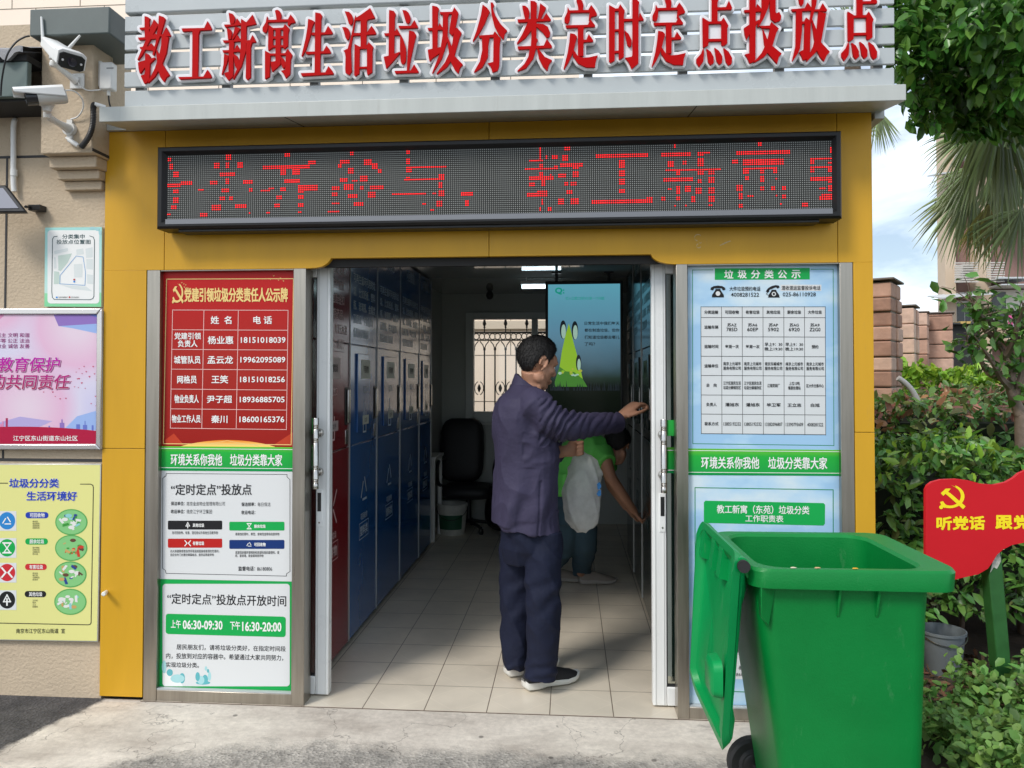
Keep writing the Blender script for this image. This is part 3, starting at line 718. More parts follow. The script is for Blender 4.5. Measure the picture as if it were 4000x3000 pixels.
def plate(loops, y_front, depth, conv, name, m, parent, bev):
    cu = bpy.data.curves.new(name, 'CURVE'); cu.dimensions = '2D'; cu.fill_mode = 'BOTH'
    cu.extrude = depth / 2 - bev; cu.bevel_depth = bev; cu.bevel_resolution = 1; cu.offset = 0.0
    for l in loops:
        sp = cu.splines.new('POLY'); sp.points.add(len(l) - 1); sp.use_cyclic_u = True
        for q, (x, y) in zip(sp.points, l):
            v = P(*conv(x, y), y_front); q.co = (v.x, v.z, 0, 1)
    o = bpy.data.objects.new(name, cu); me = bpy.data.meshes.new_from_object(o)
    bpy.data.objects.remove(o); bpy.data.curves.remove(cu)
    cs = [P(*conv(x, y), y_front) for l in loops for x, y in l]
    lx, hx, lz, hz = min(c.x for c in cs) - bev, max(c.x for c in cs) + bev, min(c.z for c in cs) - bev, max(c.z for c in cs) + bev
    for vv in me.vertices: vv.co.x = min(max(vv.co.x, lx), hx); vv.co.y = min(max(vv.co.y, lz), hz)
    off = root_loc(parent)
    me.transform(Matrix(((1, 0, 0, -off.x), (0, 0, -1, y_front + depth / 2 - off.y), (0, 1, 0, -off.z), (0, 0, 0, 1))))
    me.materials.clear(); me.materials.append(m); me.name = name
    me.polygons.foreach_set('use_smooth', [True] * len(me.polygons)); me.set_sharp_from_angle(angle=R_(30))
    ob = bpy.data.objects.new(name, me); COL.objects.link(ob); ob.parent = parent
    return ob
LY = SY - .034
for key, conv in (('jiao', zL1), ('gong', zL1), ('xin', zL1), ('yu', zL1), ('sheng', zL2), ('huo', zL2), ('la', zL2), ('ji', zL3), ('fen', zL3), ('lei', zL3), ('ding', zL4), ('shi', zL4), ('ding', zL4b), ('dian', zL5b), ('tou', zL5), ('fang', zL5), ('dian', zL5)):
    pl = strokes(CH[key]); allp = [q for p in pl for q in p]
    x0, x1 = min(q[0] for q in allp) - 40, max(q[0] for q in allp) + 40; y0, y1 = min(q[1] for q in allp) - 40, max(q[1] for q in allp) + 40
    xs = np.arange(x0, x1, 4.0); ys = np.arange(y0, y1, 4.0); X, Y = np.meshgrid(xs, ys); F = sdf(pl, X, Y)
    red = [simplify(l, .9) for l in contours(F, xs, ys, 0.5)]
    wht = contours(F, xs, ys, 27)
    def area(l): return abs(sum(a[0] * b_[1] - b_[0] * a[1] for a, b_ in zip(l, l[1:] + l[:1]))) / 2
    wht = sorted(wht, key=area, reverse=True)
    keep = []
    for l in wht:      # outer outlines only: the white acrylic plate closes the counters
        cxp, cyp = l[0]
        inside = False
        for q in keep:
            n = len(q); c = False
            for i in range(n):
                (ax, ay), (bx_, by_) = q[i], q[(i + 1) % n]
                if (ay > cyp) != (by_ > cyp) and cxp < (bx_ - ax) * (cyp - ay) / (by_ - ay) + ax: c = not c
            inside |= c
        if not inside: keep.append(l)
    lo = plate(red, LY - .006, .010, conv, 'character', M_red_ac, sign, 0.0)
    plate([simplify(l, .9) for l in keep], LY + .0045, .018, conv, 'character_backing', M_wht_ac, lo, .0025)

# ------------------------------------------------------------------ LED text display
EY = -.13
lx0, lx1 = P(*zB(290, 1000), EY).x, P(*zC(1922, 930), EY).x
lz0 = (P(*zB(310, 1225), EY).z + P(*zC(1900, 1187), EY).z) / 2; lz1 = (P(*zB(310, 792), EY).z + P(*zC(1900, 702), EY).z) / 2
ix0, ix1 = P(*zB(338, 1000), EY).x, P(*zC(1873, 930), EY).x
iz0 = (P(*zB(338, 1168), EY).z + P(*zC(1873, 1133), EY).z) / 2; iz1 = (P(*zB(338, 828), EY).z + P(*zC(1873, 757), EY).z) / 2
led = thing('led_display', 'long black framed LED text display with glowing red scrolling characters above the doorway', 'LED display', ((lx0 + lx1) / 2, EY + .06, lz0))
M_ledf = mat('led_frame', (.010, .010, .011), .42, var=.1, vs=8, spec=.3)
M_ledin = mat('led_frame_inner', (.20, .20, .21), .3, .6)
def bar_frame(x0, x1, z0, z1, ax0, ax1, az0, az1, yf, yb, ym):
    f = MB()
    O = [(x0, z0), (x1, z0), (x1, z1), (x0, z1)]; I = [(ax0, az0), (ax1, az0), (ax1, az1), (ax0, az1)]
    for i in range(4):
        (a0, a1), (b0, b1) = O[i], O[(i + 1) % 4]; (c0, c1), (d0, d1) = I[i], I[(i + 1) % 4]
        f.add([(a0, yb, a1), (b0, yb, b1), (b0, yf + .012, b1), (a0, yf + .012, a1)], [(0, 1, 2, 3)])
        f.add([(a0, yf + .012, a1), (b0, yf + .012, b1), (b0 + (d0 - b0) * .22, yf, b1 + (d1 - b1) * .22), (a0 + (c0 - a0) * .22, yf, a1 + (c1 - a1) * .22)], [(0, 1, 2, 3)])
        f.add([(a0 + (c0 - a0) * .22, yf, a1 + (c1 - a1) * .22), (b0 + (d0 - b0) * .22, yf, b1 + (d1 - b1) * .22), (b0 + (d0 - b0) * .6, yf, b1 + (d1 - b1) * .6), (a0 + (c0 - a0) * .6, yf, a1 + (c1 - a1) * .6)], [(0, 1, 2, 3)])
        f.add([(a0 + (c0 - a0) * .6, yf, a1 + (c1 - a1) * .6), (b0 + (d0 - b0) * .6, yf, b1 + (d1 - b1) * .6), (d0, ym, d1), (c0, ym, c1)], [(0, 1, 2, 3)])
    f.add([(x0, yb, z0), (x1, yb, z0), (x1, yb, z1), (x0, yb, z1)], [(0, 1, 2, 3)])
    return f
bar_frame(lx0, lx1, lz0, lz1, ix0, ix1, iz0, iz1, EY, -.012, EY + .022).build('frame', M_ledf, led, smooth=30, bevel=.004)
f = MB(); f.box((ix0 + .05, EY + .03, lz0 - .012), (ix1 - .05, -.02, lz0 + .002)); f.build('underside_tray', M_black, led, bevel=.003)
f = MB(); f.box((ix0 + .004, EY - .0015, iz0 - .027), (ix1 - .004, EY + .004, iz0 - .004)); f.build('trim_strip', M_ledin, led)
f = MB(); f.box((lx0 + .1, -.013, lz0 + .05), (lx1 - .1, .0015, lz1 - .05)); f.build('bracket', M_black, led)
PITCH_LED = (iz1 - iz0) / 32.0
def led_mat():
    m = bpy.data.materials.new('led_matrix'); m.use_nodes = True; t = m.node_tree; bs = t.nodes['Principled BSDF']
    g = t.nodes.new('ShaderNodeNewGeometry'); s = t.nodes.new('ShaderNodeSeparateXYZ'); t.links.new(g.outputs['Position'], s.inputs[0])
    def mth(op, a, b_=None):
        n = t.nodes.new('ShaderNodeMath'); n.operation = op
        for i, v in enumerate((a, b_)):
            if v is None: continue
            if isinstance(v, (int, float)): n.inputs[i].default_value = v
            else: t.links.new(v, n.inputs[i])
        return n.outputs[0]
    fx = mth('SUBTRACT', mth('FRACT', mth('DIVIDE', mth('SUBTRACT', s.outputs[0], ix0), PITCH_LED)), .5)
    fz = mth('SUBTRACT', mth('FRACT', mth('DIVIDE', mth('SUBTRACT', s.outputs[2], iz0), PITCH_LED)), .5)
    d = mth('SQRT', mth('ADD', mth('MULTIPLY', fx, fx), mth('MULTIPLY', fz, fz)))
    r = t.nodes.new('ShaderNodeMapRange'); r.inputs[1].default_value = .22; r.inputs[2].default_value = .32; r.inputs[3].default_value = 1; r.inputs[4].default_value = 0; t.links.new(d, r.inputs[0])
    mx = t.nodes.new('ShaderNodeMix'); mx.data_type = 'RGBA'; mx.inputs[6].default_value = (.020, .021, .020, 1); mx.inputs[7].default_value = (.27, .28, .27, 1)
    t.links.new(r.outputs[0], mx.inputs[0]); t.links.new(mx.outputs[2], bs.inputs['Base Color']); bs.inputs['Roughness'].default_value = .6; bs.inputs['Specular IOR Level'].default_value = .2
    return m
f = MB(); f.quad((ix0 - .01, EY + .021, iz0 - .01), (ix1 + .01, EY + .021, iz0 - .01), (ix1 + .01, EY + .021, iz1 + .01), (ix0 - .01, EY + .021, iz1 + .01)); f.build('dot_matrix', led_mat(), led, smooth=0)
LB = '''358,850,372,868 366,885,382,910 385,932,415,958 335,992,420,1004 430,978,482,1000 385,1020,410,1045 385,1065,410,1092 372,1108,398,1132 355,1155,372,1165
665,840,690,865 608,880,635,908 665,875,688,908 728,878,760,902 632,930,715,952 665,965,688,998 580,980,625,998 760,970,805,992 522,1018,548,1032 650,1015,683,1040 788,1022,810,1036 638,1060,665,1085 683,1062,708,1083 595,1105,635,1130 722,1103,778,1123 525,1152,562,1168 790,1148,798,1156
982,830,1012,848 868,893,1115,903 1110,865,1150,888 965,915,995,945 1030,918,1065,943 985,965,1070,988 855,1022,900,1035 900,1010,930,1022 960,1012,985,1035 1058,1005,1085,1035 1085,1005,1158,1028 945,1055,972,1080 1055,1050,1082,1075 928,1098,962,1122 1055,1095,1082,1120 885,1145,905,1157 1060,1140,1070,1150
1338,820,1360,840 1285,862,1335,885 1410,860,1458,885 1270,885,1290,910 1455,885,1482,915 1325,905,1355,935 1485,920,1508,935 1288,960,1320,985 1350,968,1375,980 1395,955,1428,980 1245,1010,1278,1025 1310,1000,1350,1025 1390,1003,1412,1025 1450,1000,1520,1022 1243,1045,1268,1058 1330,1048,1375,1070 1430,1042,1478,1070 1240,1095,1275,1105 1355,1093,1410,1115 1222,1138,1275,1150
1640,815,1655,835 1640,855,1665,885 1642,900,1665,932 1640,898,1860,906 1640,955,1660,975 1632,963,1850,975 1820,945,1850,963 1820,990,1840,1018 1565,1042,1750,1053 1785,1040,1800,1050 1815,1035,1845,1062 1800,1085,1835,1113 1728,1095,1742,1108 1772,1130,1785,1142 1942,1035,2000,1060 1955,1080,1982,1108'''
LC = '''288,798,298,830 425,795,447,815 322,845,330,862 288,830,298,862 355,838,388,862 412,835,440,862 232,866,310,872 285,885,300,915 365,890,385,915 400,882,522,898 205,908,385,918 470,895,500,915 285,935,305,955 340,940,355,955 390,935,425,958 470,930,492,958 230,952,360,964 228,985,265,1010 300,980,322,1005 420,980,440,1005 455,978,482,1005 275,1030,315,1040 218,1042,300,1056 300,1030,325,1055 430,1025,460,1050 295,1075,308,1100 388,1075,420,1098 455,1070,502,1098 285,1120,298,1135 330,1118,352,1132
595,830,875,852 720,870,748,905 720,925,748,955 720,972,748,1000 720,1020,748,1045 568,1078,895,1096 870,1065,892,1078
1015,782,1025,800 945,825,1108,845 1140,818,1175,842 1170,820,1212,830 985,868,1012,900 1060,870,1075,890 1140,860,1170,895 970,913,1270,918 1030,925,1050,948 1140,915,1168,945 1200,918,1230,945 955,965,1120,982 1140,965,1158,990 1200,960,1228,990 975,1015,1000,1030 1022,1010,1050,1042 1072,1010,1105,1035 1130,1010,1158,1040 1200,1010,1228,1038 945,1068,970,1085 1022,1058,1050,1085 1105,1060,1130,1085 1200,1058,1228,1085 1012,1105,1025,1118 1070,1105,1082,1115 1205,1100,1225,1115
1465,775,1485,790 1352,815,1645,835 1330,860,1358,885 1390,862,1605,884 1390,905,1415,935 1475,905,1500,935 1400,908,1570,914 1555,910,1575,935 1395,955,1415,975 1478,955,1498,985 1560,960,1572,972 1355,1005,1380,1032 1478,1005,1500,1030 1535,1005,1555,1025 1595,1003,1620,1030 1358,1050,1380,1075 1408,1055,1440,1066 1595,1050,1618,1075 1562,1052,1572,1062 1358,1100,1380,1115 1585,1100,1598,1110
1862,800,1870,825 1750,850,1870,862 1750,862,1772,885 1845,870,1870,885 1750,900,1870,910 1750,910,1775,930 1845,905,1870,930 1745,958,1870,975 1848,965,1870,985 1800,1010,1825,1025 1845,1002,1870,1028 1800,1065,1870,1072 1815,1050,1870,1065 1705,1098,1740,1110'''
lit = set()
for src, cv in ((LB, zB), (LC, zC)):
    for q in src.split():
        a0, b0, a1, b1 = map(float, q.split(','))
        p0 = P(*cv(a0, b0), EY + .02); p1 = P(*cv(a1, b1), EY + .02)
        i0 = math.ceil((p0.x - ix0) / PITCH_LED - .68); i1 = max(i0, math.floor((p1.x - ix0) / PITCH_LED - .32))
        j0 = math.ceil((p1.z - iz0) / PITCH_LED - .68); j1 = max(j0, math.floor((p0.z - iz0) / PITCH_LED - .32))
        for i in range(i0, i1 + 1):
            for j in range(j0, j1 + 1): lit.add((i, j))
f = MB(); rr = PITCH_LED * .34
for i, j in sorted(lit):
    x = ix0 + (i + .5) * PITCH_LED; z = iz0 + (j + .5) * PITCH_LED
    if not (ix0 < x < ix1 and iz0 < z < iz1): continue
    f.add([(x + rr * math.cos(k * math.pi / 3), EY + .0195, z + rr * math.sin(k * math.pi / 3)) for k in range(6)], [list(range(6))], 0)
    f.add([(x + rr * .5 * math.cos(k * math.pi / 3), EY + .0188, z + rr * .5 * math.sin(k * math.pi / 3)) for k in range(6)], [list(range(6))], 1)
f.build('lit_characters', [mat('led_red', (1.0, .012, .02), .6, emit=.62, spec=.1), mat('led_red_core', (1.0, .05, .05), .6, emit=1.5, spec=.1)], led, smooth=0, flip=False)
# ------------------------------------------------------------------ printed notices
K_ink = mat('black_print', (.016, .016, .018), .5, spec=.2); W_ink = M_wht_ink
K_red = gradient_mat('red_print', [(0, (.30, .012, .008)), (.5, (.36, .022, .016)), (.86, (.44, .012, .012)), (1, (.50, .014, .014))], 'Z', 1.21, 2.06, .35)
K_gold = mat('gold_print', (.80, .58, .22), .4, spec=.2); K_pale = mat('pale_print', (.66, .67, .67), .42, spec=.2)
K_green = mat('green_print', (.010, .36, .075), .4, spec=.2); K_dgreen = mat('dark_green_print', (.005, .22, .07), .4, spec=.2)
K_blue = mat('navy_print', (.010, .035, .16), .4, spec=.2); K_bred = mat('flat_red_print', (.46, .018, .015), .4, spec=.2); K_yel = mat('yellow_print', (.88, .70, .02), .4, spec=.2)
K_grid = mat('grid_print', (.78, .45, .42), .45, spec=.2); K_teal = mat('teal_print', (.12, .42, .46), .45, spec=.2); K_teal2 = mat('pale_teal_print', (.36, .62, .64), .45, spec=.2)
def cloud_print(name, z0, z1):
    m = bpy.data.materials.new(name); m.use_nodes = True; t = m.node_tree; b = t.nodes['Principled BSDF']; b.inputs['Roughness'].default_value = .35; b.inputs['Specular IOR Level'].default_value = .2
    g = t.nodes.new('ShaderNodeNewGeometry'); mp = t.nodes.new('ShaderNodeMapping'); mp.inputs['Scale'].default_value = (2.2, 1, 4.2)
    t.links.new(g.outputs['Position'], mp.inputs[0]); n = t.nodes.new('ShaderNodeTexNoise'); n.inputs['Scale'].default_value = 1.3; n.inputs['Detail'].default_value = 6; n.inputs['Roughness'].default_value = .5
    t.links.new(mp.outputs[0], n.inputs['Vector'])
    s = t.nodes.new('ShaderNodeSeparateXYZ'); t.links.new(g.outputs['Position'], s.inputs[0])
    r = t.nodes.new('ShaderNodeMapRange'); r.inputs[1].default_value = z0; r.inputs[2].default_value = z1; r.inputs[3].default_value = -.12; r.inputs[4].default_value = .10; t.links.new(s.outputs[2], r.inputs[0])
    a = t.nodes.new('ShaderNodeMath'); a.operation = 'ADD'; t.links.new(n.outputs[0], a.inputs[0]); t.links.new(r.outputs[0], a.inputs[1])
    c = t.nodes.new('ShaderNodeValToRGB'); e = c.color_ramp.elements; e[0].position = .46; e[0].color = (.33, .53, .74, 1); e[1].position = .68; e[1].color = (.60, .71, .77, 1)
    q = e.new(.54); q.color = (.42, .61, .78, 1)
    t.links.new(a.outputs[0], c.inputs[0]); t.links.new(c.outputs[0], b.inputs['Base Color']); return m
PY = .034
def put(s, name, label, cat, x, y, group=None):
    t = thing(name, label, cat, s.to(x, y), group); s.build(t); return t
def emblem(s, x0, y0, x1, y1, m, lay=4, part='emblem'):
    """hammer and sickle drawn in the unit square"""
    def q(u, v): return (x0 + (x1 - x0) * u, y0 + (y1 - y0) * v)
    cx, cy = .40, .46
    outer = [(cx + .56 * math.cos(R_(a)), cy + .50 * math.sin(R_(a))) for a in range(-68, 125, 12)]
    inner = [(cx + .02 + .40 * math.cos(R_(a)), cy - .02 + .41 * math.sin(R_(a))) for a in range(120, -66, -12)]
    n = min(len(outer), len(inner)); ri = inner[::-1]
    for i in range(n - 1): s.poly([q(*outer[i]), q(*outer[i + 1]), q(*ri[min(i + 1, n - 1)]), q(*ri[i])], m, lay, part)
    s.poly([q(.45, -.02), q(.58, .04), q(.63, .09)], m, lay + .2, part)
    s.poly([q(.03, .70), q(.14, .66), q(.22, .78), q(.30, .86), q(.22, .95), q(.10, .90)], m, lay + .3, part)
    s.disk(*q(.075, .915), (x1 - x0) * .075, (y1 - y0) * .085, m, lay + .4, part, 14)
    s.poly([q(.06, .32), q(.25, .13), q(.44, .13), q(.34, .26), q(.45, .37), q(.36, .46), q(.24, .35), q(.155, .44)], m, lay + .5, part)
    s.poly([q(.30, .40), q(.40, .30), q(1.0, .88), q(.90, 1.0)], m, lay + .6, part)
# --- red notice
s = Sheet(PY, zG)
s.poly([(147, 95), (1012, 95), (997, 1241), (128, 1234)], K_red, 1)
for pts in ([(168, 150), (990, 147)], [(990, 147), (975, 1223)], [(975, 1223), (147, 1216)], [(147, 1216), (168, 150)]): s.line(pts, 5, K_gold, 2)
M_glow = gradient_mat('glow_print', [(0, (.95, .62, .16)), (.5, (.80, .25, .03)), (1, (.42, .02, .012))], 'Z', 1.222, 1.262, .4)
s.poly([(250, 1236)] + [(250 + 620 * k / 16, 1236 - 44 * math.sin(math.pi * k / 16) ** .8) for k in range(17)] + [(870, 1239)], M_glow, 1.5)
s.poly([(160, 1190), (215, 1150), (280, 1225), (165, 1222)], mat('ray_print', (.50, .05, .02), .4, spec=.2), 1.4); s.poly([(860, 1225), (990, 1140), (985, 1230)], mat('ray_print', (.5, .05, .02)), 1.4)
s.line([(420, 1222), (560, 1196), (660, 1215), (760, 1228)], 3, K_gold, 1.8)
emblem(s, 205, 180, 280, 308, K_gold)
for x, y in ((266, 172), (279, 180), (292, 186), (284, 200), (297, 205), (840, 150), (893, 155), (905, 141), (862, 128), (925, 160)): s.poly([(x - 5, y - 3), (x, y + 1), (x + 6, y - 4), (x + 1, y + 6)], K_gold, 3, 'emblem')
s.text('党建引领垃圾分类责任人公示牌', 285, 207, 952, 297, K_gold, .03)
for x0, x1 in ((207, 192), (410, 396), (633, 619), (955, 944)): s.line([(x0, 351 if x0 < 900 else 353), (x1, 1114 if x1 < 900 else 1124)], 4, K_grid, 2, 'table_grid')
for y in (350, 478, 605, 733, 862, 990, 1115): 
    d = (y - 350) / 765 * 15; s.line([(207 - d, y), (955 - d * .75, y + 2 + d * .5)], 4, K_grid, 2.5, 'table_grid')
for tx, x0, y0, x1, y1 in (('姓  名', 455, 390, 588, 440), ('电 话', 731, 390, 850, 440), ('党建引领', 220, 497, 390, 540), ('负责人', 242, 546, 368, 590), ('城管队员', 217, 648, 388, 697), ('网格员', 238, 775, 363, 825), ('物业负责人', 220, 900, 376, 952), ('物业工作人员', 203, 1030, 388, 1080),
        ('杨业惠', 436, 520, 600, 570), ('孟云龙', 433, 648, 598, 698), ('王笑', 460, 774, 566, 825), ('尹子超', 430, 904, 592, 952), ('秦川', 458, 1032, 562, 1082),
        ('18151018039', 650, 526, 938, 563), ('19962095089', 647, 654, 937, 690), ('18151018256', 645, 782, 934, 818), ('18936885705', 643, 912, 932, 948), ('18600165376', 641, 1040, 930, 1077)):
    s.text(tx, x0, y0, x1, y1, W_ink, .022)
put(s, 'poster', 'red notice with gold border and a table of staff phone numbers', 'notice', 560, 1236)
# --- green slogan strips
def strip(cv, xa, ya, xb, yb, xt0, yt0, xt1, yt1, label):
    s = Sheet(PY - .0016, cv)
    s.poly([(xa, ya), (xb, ya + (7 if cv is zG else 10)), (xb, yb + (6 if cv is zG else 6)), (xa, yb)], M_grn, 1)
    s.line([(xa + 1, ya + 14), (xb - 1, ya + 22)], 4, W_ink, 2); s.line([(xa + 1, yb - 19), (xb - 1, yb - 12)], 4, W_ink, 2)
    m = xt0 + (xt1 - xt0) * .46
    s.text('环境关系你我他', xt0, yt0, m, yt1, W_ink, .018, skew=2); s.text('垃圾分类靠大家', xt0 + (xt1 - xt0) * .532, yt0 + 2, xt1, yt1 + 3, W_ink, .018, skew=2)
    return put(s, 'slogan_strip', label, 'sign strip', (xa + xb) / 2, yb, 'green slogan strips beside the doorway')
strip(zG, 121, 1232, 995, 1390, 196, 1282, 917, 1357, 'green slogan strip with white characters under the red notice')
strip(zN, 330, 1400, 1363, 1581, 418, 1457, 1275, 1538, 'green slogan strip with white characters across the blue notices')
# --- white drop-off sheet
s = Sheet(PY, zH)
s.poly([(119, 136), (946, 145), (940, 824), (116, 808)], K_pale, 1)
bp = [(158, 157), (903, 163), (903, 178), (921, 195), (921, 762), (901, 775), (899, 790), (157, 773), (153, 755), (135, 742), (137, 186), (156, 172)]
s.line(bp, 3, K_ink, 2, 'print', True)
s.text('“定时定点”投放点', 188, 222, 685, 290, K_ink, .014)
for tx, x0, y0, x1, y1, bd in (('保洁单位：', 187, 330, 272, 354, .012), ('南京金启物业管理有限公司', 284, 331, 520, 356, -.004), ('保洁频率：', 622, 335, 708, 359, .012), ('每日保洁', 722, 335, 801, 360, -.004), ('收运单位：', 187, 379, 272, 403, .012), ('南京江宁环卫集团', 284, 379, 440, 405, -.004), ('收运电话：', 622, 385, 708, 409, .012)):
    s.text(tx, x0, y0, x1, y1, K_ink, bd)
def icon_arrow(s, x, y, r, m, lay=3):
    s.line([(x, y - r), (x + r * .7, y + r * .35), (x - r * .7, y + r * .35), (x, y - r)], r * .22, m, lay, 'icon'); s.line([(x, y - r * .2), (x, y + r)], r * .3, m, lay + .2, 'icon')
def icon_hour(s, x, y, r, m, lay=3):
    s.line([(x - r * .7, y - r * .9), (x + r * .7, y - r * .9), (x - r * .6, y + r * .9), (x + r * .6, y + r * .9), (x - r * .7, y - r * .9)], r * .22, m, lay, 'icon'); s.line([(x - r * .8, y - r), (x + r * .8, y - r)], r * .25, m, lay + .2, 'icon'); s.line([(x - r * .8, y + r), (x + r * .8, y + r)], r * .25, m, lay + .2, 'icon')
def icon_cross(s, x, y, r, m, lay=3):
    for a, b_ in ((-1, -1), (1, -1), (1, 1), (-1, 1)): s.line([(x + a * r, y + b_ * r * .9), (x + a * r * .25, y)], r * .34, m, lay, 'icon'); lay += .15
def icon_recyc(s, x, y, r, m, lay=3):
    V = [(x + r * 1.08 * math.cos(R_(a)), y + r * .12 + r * math.sin(R_(a))) for a in (-90, 30, 150)]
    for (ax, ay), (bx_, by_) in zip(V, V[1:] + V[:1]):
        s.line([(ax * .88 + bx_ * .12, ay * .88 + by_ * .12), (ax * .30 + bx_ * .70, ay * .30 + by_ * .70)], r * .22, m, lay, 'icon'); lay += .15
for x0, y0, x1, y1, m, tx, ic in ((168, 448, 503, 503, K_ink, '其他垃圾', icon_arrow), (547, 455, 887, 509, K_green, '厨余垃圾', icon_hour), (168, 559, 503, 615, K_bred, '有害垃圾', icon_cross), (547, 567, 887, 622, K_blue, '可回收物', icon_recyc)):
    s.rr(x0, y0, x1, y1, 7, m, 2); ic(s, x0 + 123, (y0 + y1) / 2, 17, W_ink); s.text(tx, x0 + 154, y0 + 17, x0 + 224, y1 - 16, W_ink, .03)
for tx, x0, y0, x1, y1 in (('除可回收物、有害、湿垃圾以外其他生活废弃物', 195, 513, 477, 532), ('易腐蚀的菜叶、果壳、食物残渣等有机废弃物', 584, 522, 856, 540), ('对人体健康或者自然环境造成直接或者潜在危害的，', 183, 627, 486, 645), ('且应当专门处置的镍镉电池、废药品等废弃物', 183, 650, 452, 667), ('适宜回收循环使用的和资源利用的废塑料、废', 584, 635, 855, 654), ('纸、废玻璃、废金属等废弃物', 584, 656, 758, 673)):
    s.text(tx, x0, y0, x1, y1, K_ink, .004)
s.text('监督电话：', 603, 730, 706, 757, K_ink, .014); s.text('86180806', 719, 734, 811, 757, K_ink, .0)
put(s, 'poster', 'white notice with black, green, red and blue category bars', 'notice', 520, 815)
# --- green hours sheet
s = Sheet(PY, zH)
s.poly([(116, 809), (940, 825), (936, 1506), (108, 1478)], K_green, 1)
def rq(pts, m, lay): s.poly(pts, m, lay)
s.rr(135, 838, 920, 1470, 20, K_pale, 2)
s.text('“定时定点”投放点开放时间', 165, 903, 898, 969, K_ink, .014, skew=16)
s.poly([(170, 1022), (880, 1040), (893, 1046), (896, 1058), (895, 1152), (890, 1162), (880, 1166), (170, 1147), (158, 1140), (155, 1130), (156, 1036), (160, 1026)], K_green, 3)
s.text('上午', 188, 1060, 248, 1110, W_ink, .02, 4, skew=1); s.text('06:30-09:30', 262, 1064, 505, 1118, W_ink, .03, 4, skew=4); s.text('下午', 553, 1068, 614, 1120, W_ink, .02, 4, skew=1); s.text('16:30-20:00', 628, 1074, 868, 1130, W_ink, .03, 4, skew=4)
for tx, x0, y0, x1, y1 in (('居民朋友们，请将垃圾分类好，在指定时间段', 222, 1216, 895, 1250), ('内，投放到对应的容器中。希望通过大家共同努力，', 157, 1270, 880, 1306), ('实现垃圾分类。', 157, 1322, 360, 1354)):
    s.text(tx, x0, y0, x1, y1, K_ink, .01, skew=(x1 - x0) * .019)
s.poly([(135, 1388), (170, 1390), (200, 1420), (250, 1448), (262, 1470), (148, 1470), (136, 1455)], W_ink, 2.3)
for x, y, rx, ry, m in ((145, 1350, 14, 40, K_teal2), (180, 1385, 19, 22, K_teal), (228, 1422, 44, 26, K_teal2), (256, 1420, 18, 32, K_teal), (352, 1410, 14, 28, K_teal), (372, 1432, 22, 26, K_teal2), (398, 1428, 18, 30, K_teal), (425, 1408, 10, 28, K_teal2), (385, 1448, 45, 12, K_teal), (403, 1360, 8, 14, K_teal2), (416, 1375, 7, 12, K_teal)): s.disk(x, y, rx, ry, m, 2.5 + rnd.random() * .4, 'leaf_drawing', 16)
put(s, 'poster', 'white notice with thick green border giving morning and afternoon opening hours', 'notice', 520, 1490)
# --- blue table notice
M_cl1 = cloud_print('sky_print', 1.25, 2.05)
s = Sheet(PY, zN)
s.poly([(325, 145), (1362, 145), (1364, 1412), (330, 1401)], M_cl1, 1)
for a, b_ in (((358, 183), (498, 182)), ((1166, 178), (1317, 177)), ((1317, 177), (1322, 1380)), ((1322, 1380), (360, 1367)), ((360, 1367), (358, 183))): s.line([a, b_], 4, K_dgreen, 2)
s.poly([(510, 172), (1157, 169), (1157, 247), (510, 250)], K_green, 2)
for k, ch in enumerate('垃圾分类公示'): s.text(ch, 575 + 91.5 * k, 184, 635 + 91.5 * k, 240, W_ink, .03)
def phone(s, x, y, sc, tilt):
    pts = [(-52, -12), (-50, -26), (-30, -38), (0, -42), (30, -38), (50, -26), (52, -12), (34, -8), (26, -22), (-26, -22), (-34, -8)]
    c, sn = math.cos(R_(tilt)), math.sin(R_(tilt)); dy = -6 if tilt else 0
    s.poly([(x + (c * u - sn * v) * sc, y + (sn * u + c * v + dy) * sc) for u, v in pts[1:6] + pts[8:10]], K_ink, 3, 'icon')
    s.poly([(x + (c * u - sn * v) * sc, y + (sn * u + c * v + dy) * sc) for u, v in (pts[0], pts[1], (-26, -22), pts[10])], K_ink, 3, 'icon'); s.poly([(x + (c * u - sn * v) * sc, y + (sn * u + c * v + dy) * sc) for u, v in (pts[5], pts[6], pts[7], (26, -22))], K_ink, 3, 'icon')
    s.poly([(x + u * sc, y + v * sc) for u, v in ((-16, -18), (16, -18), (22, -4), (40, 22), (42, 40), (-42, 40), (-40, 22), (-22, -4))], K_ink, 3.2, 'icon')
    s.disk(x, y + 14 * sc, 16 * sc, 16 * sc, K_pale, 4, 'icon')
    if tilt: s.disk(x, y + 14 * sc, 9 * sc, 9 * sc, K_ink, 4.5, 'icon')
phone(s, 531, 330, .98, 0); phone(s, 912, 334, .92, -22)
s.line([(870, 322), (860, 330), (872, 338), (860, 346), (872, 354)], 3, K_ink, 3, 'icon')
s.rect(958, 283, 1236, 326, K_pale, 1.6)
for tx, x0, y0, x1, y1, bd in (('大件垃圾预约电话', 610, 296, 820, 326, .012), ('4008281522', 620, 338, 811, 365, .012), ('混收混运监督投诉电话', 965, 291, 1230, 320, .012), ('025-86110928', 973, 336, 1198, 363, .012)): s.text(tx, x0, y0, x1, y1, K_ink, bd)
s.poly([(415, 434), (1262, 433), (1266, 1306), (417, 1297)], mat('table_print', (.62, .64, .65), .42, spec=.2), 2, 'table_grid')
gx = (415, 555.5, 696.5, 838, 980, 1121, 1263); gy = (434, 507, 638, 771, 902, 1035, 1165, 1298)
for x in gx: s.line([(x, 433), (x + 3, 1300 + (x - 415) * .009)], 3, K_ink, 2.6, 'table_grid')
for i, y in enumerate(gy): s.line([(415 + i * .3, y), (1263 + i * .5, y + i * 1.1)], 3, K_ink, 3.2, 'table_grid')
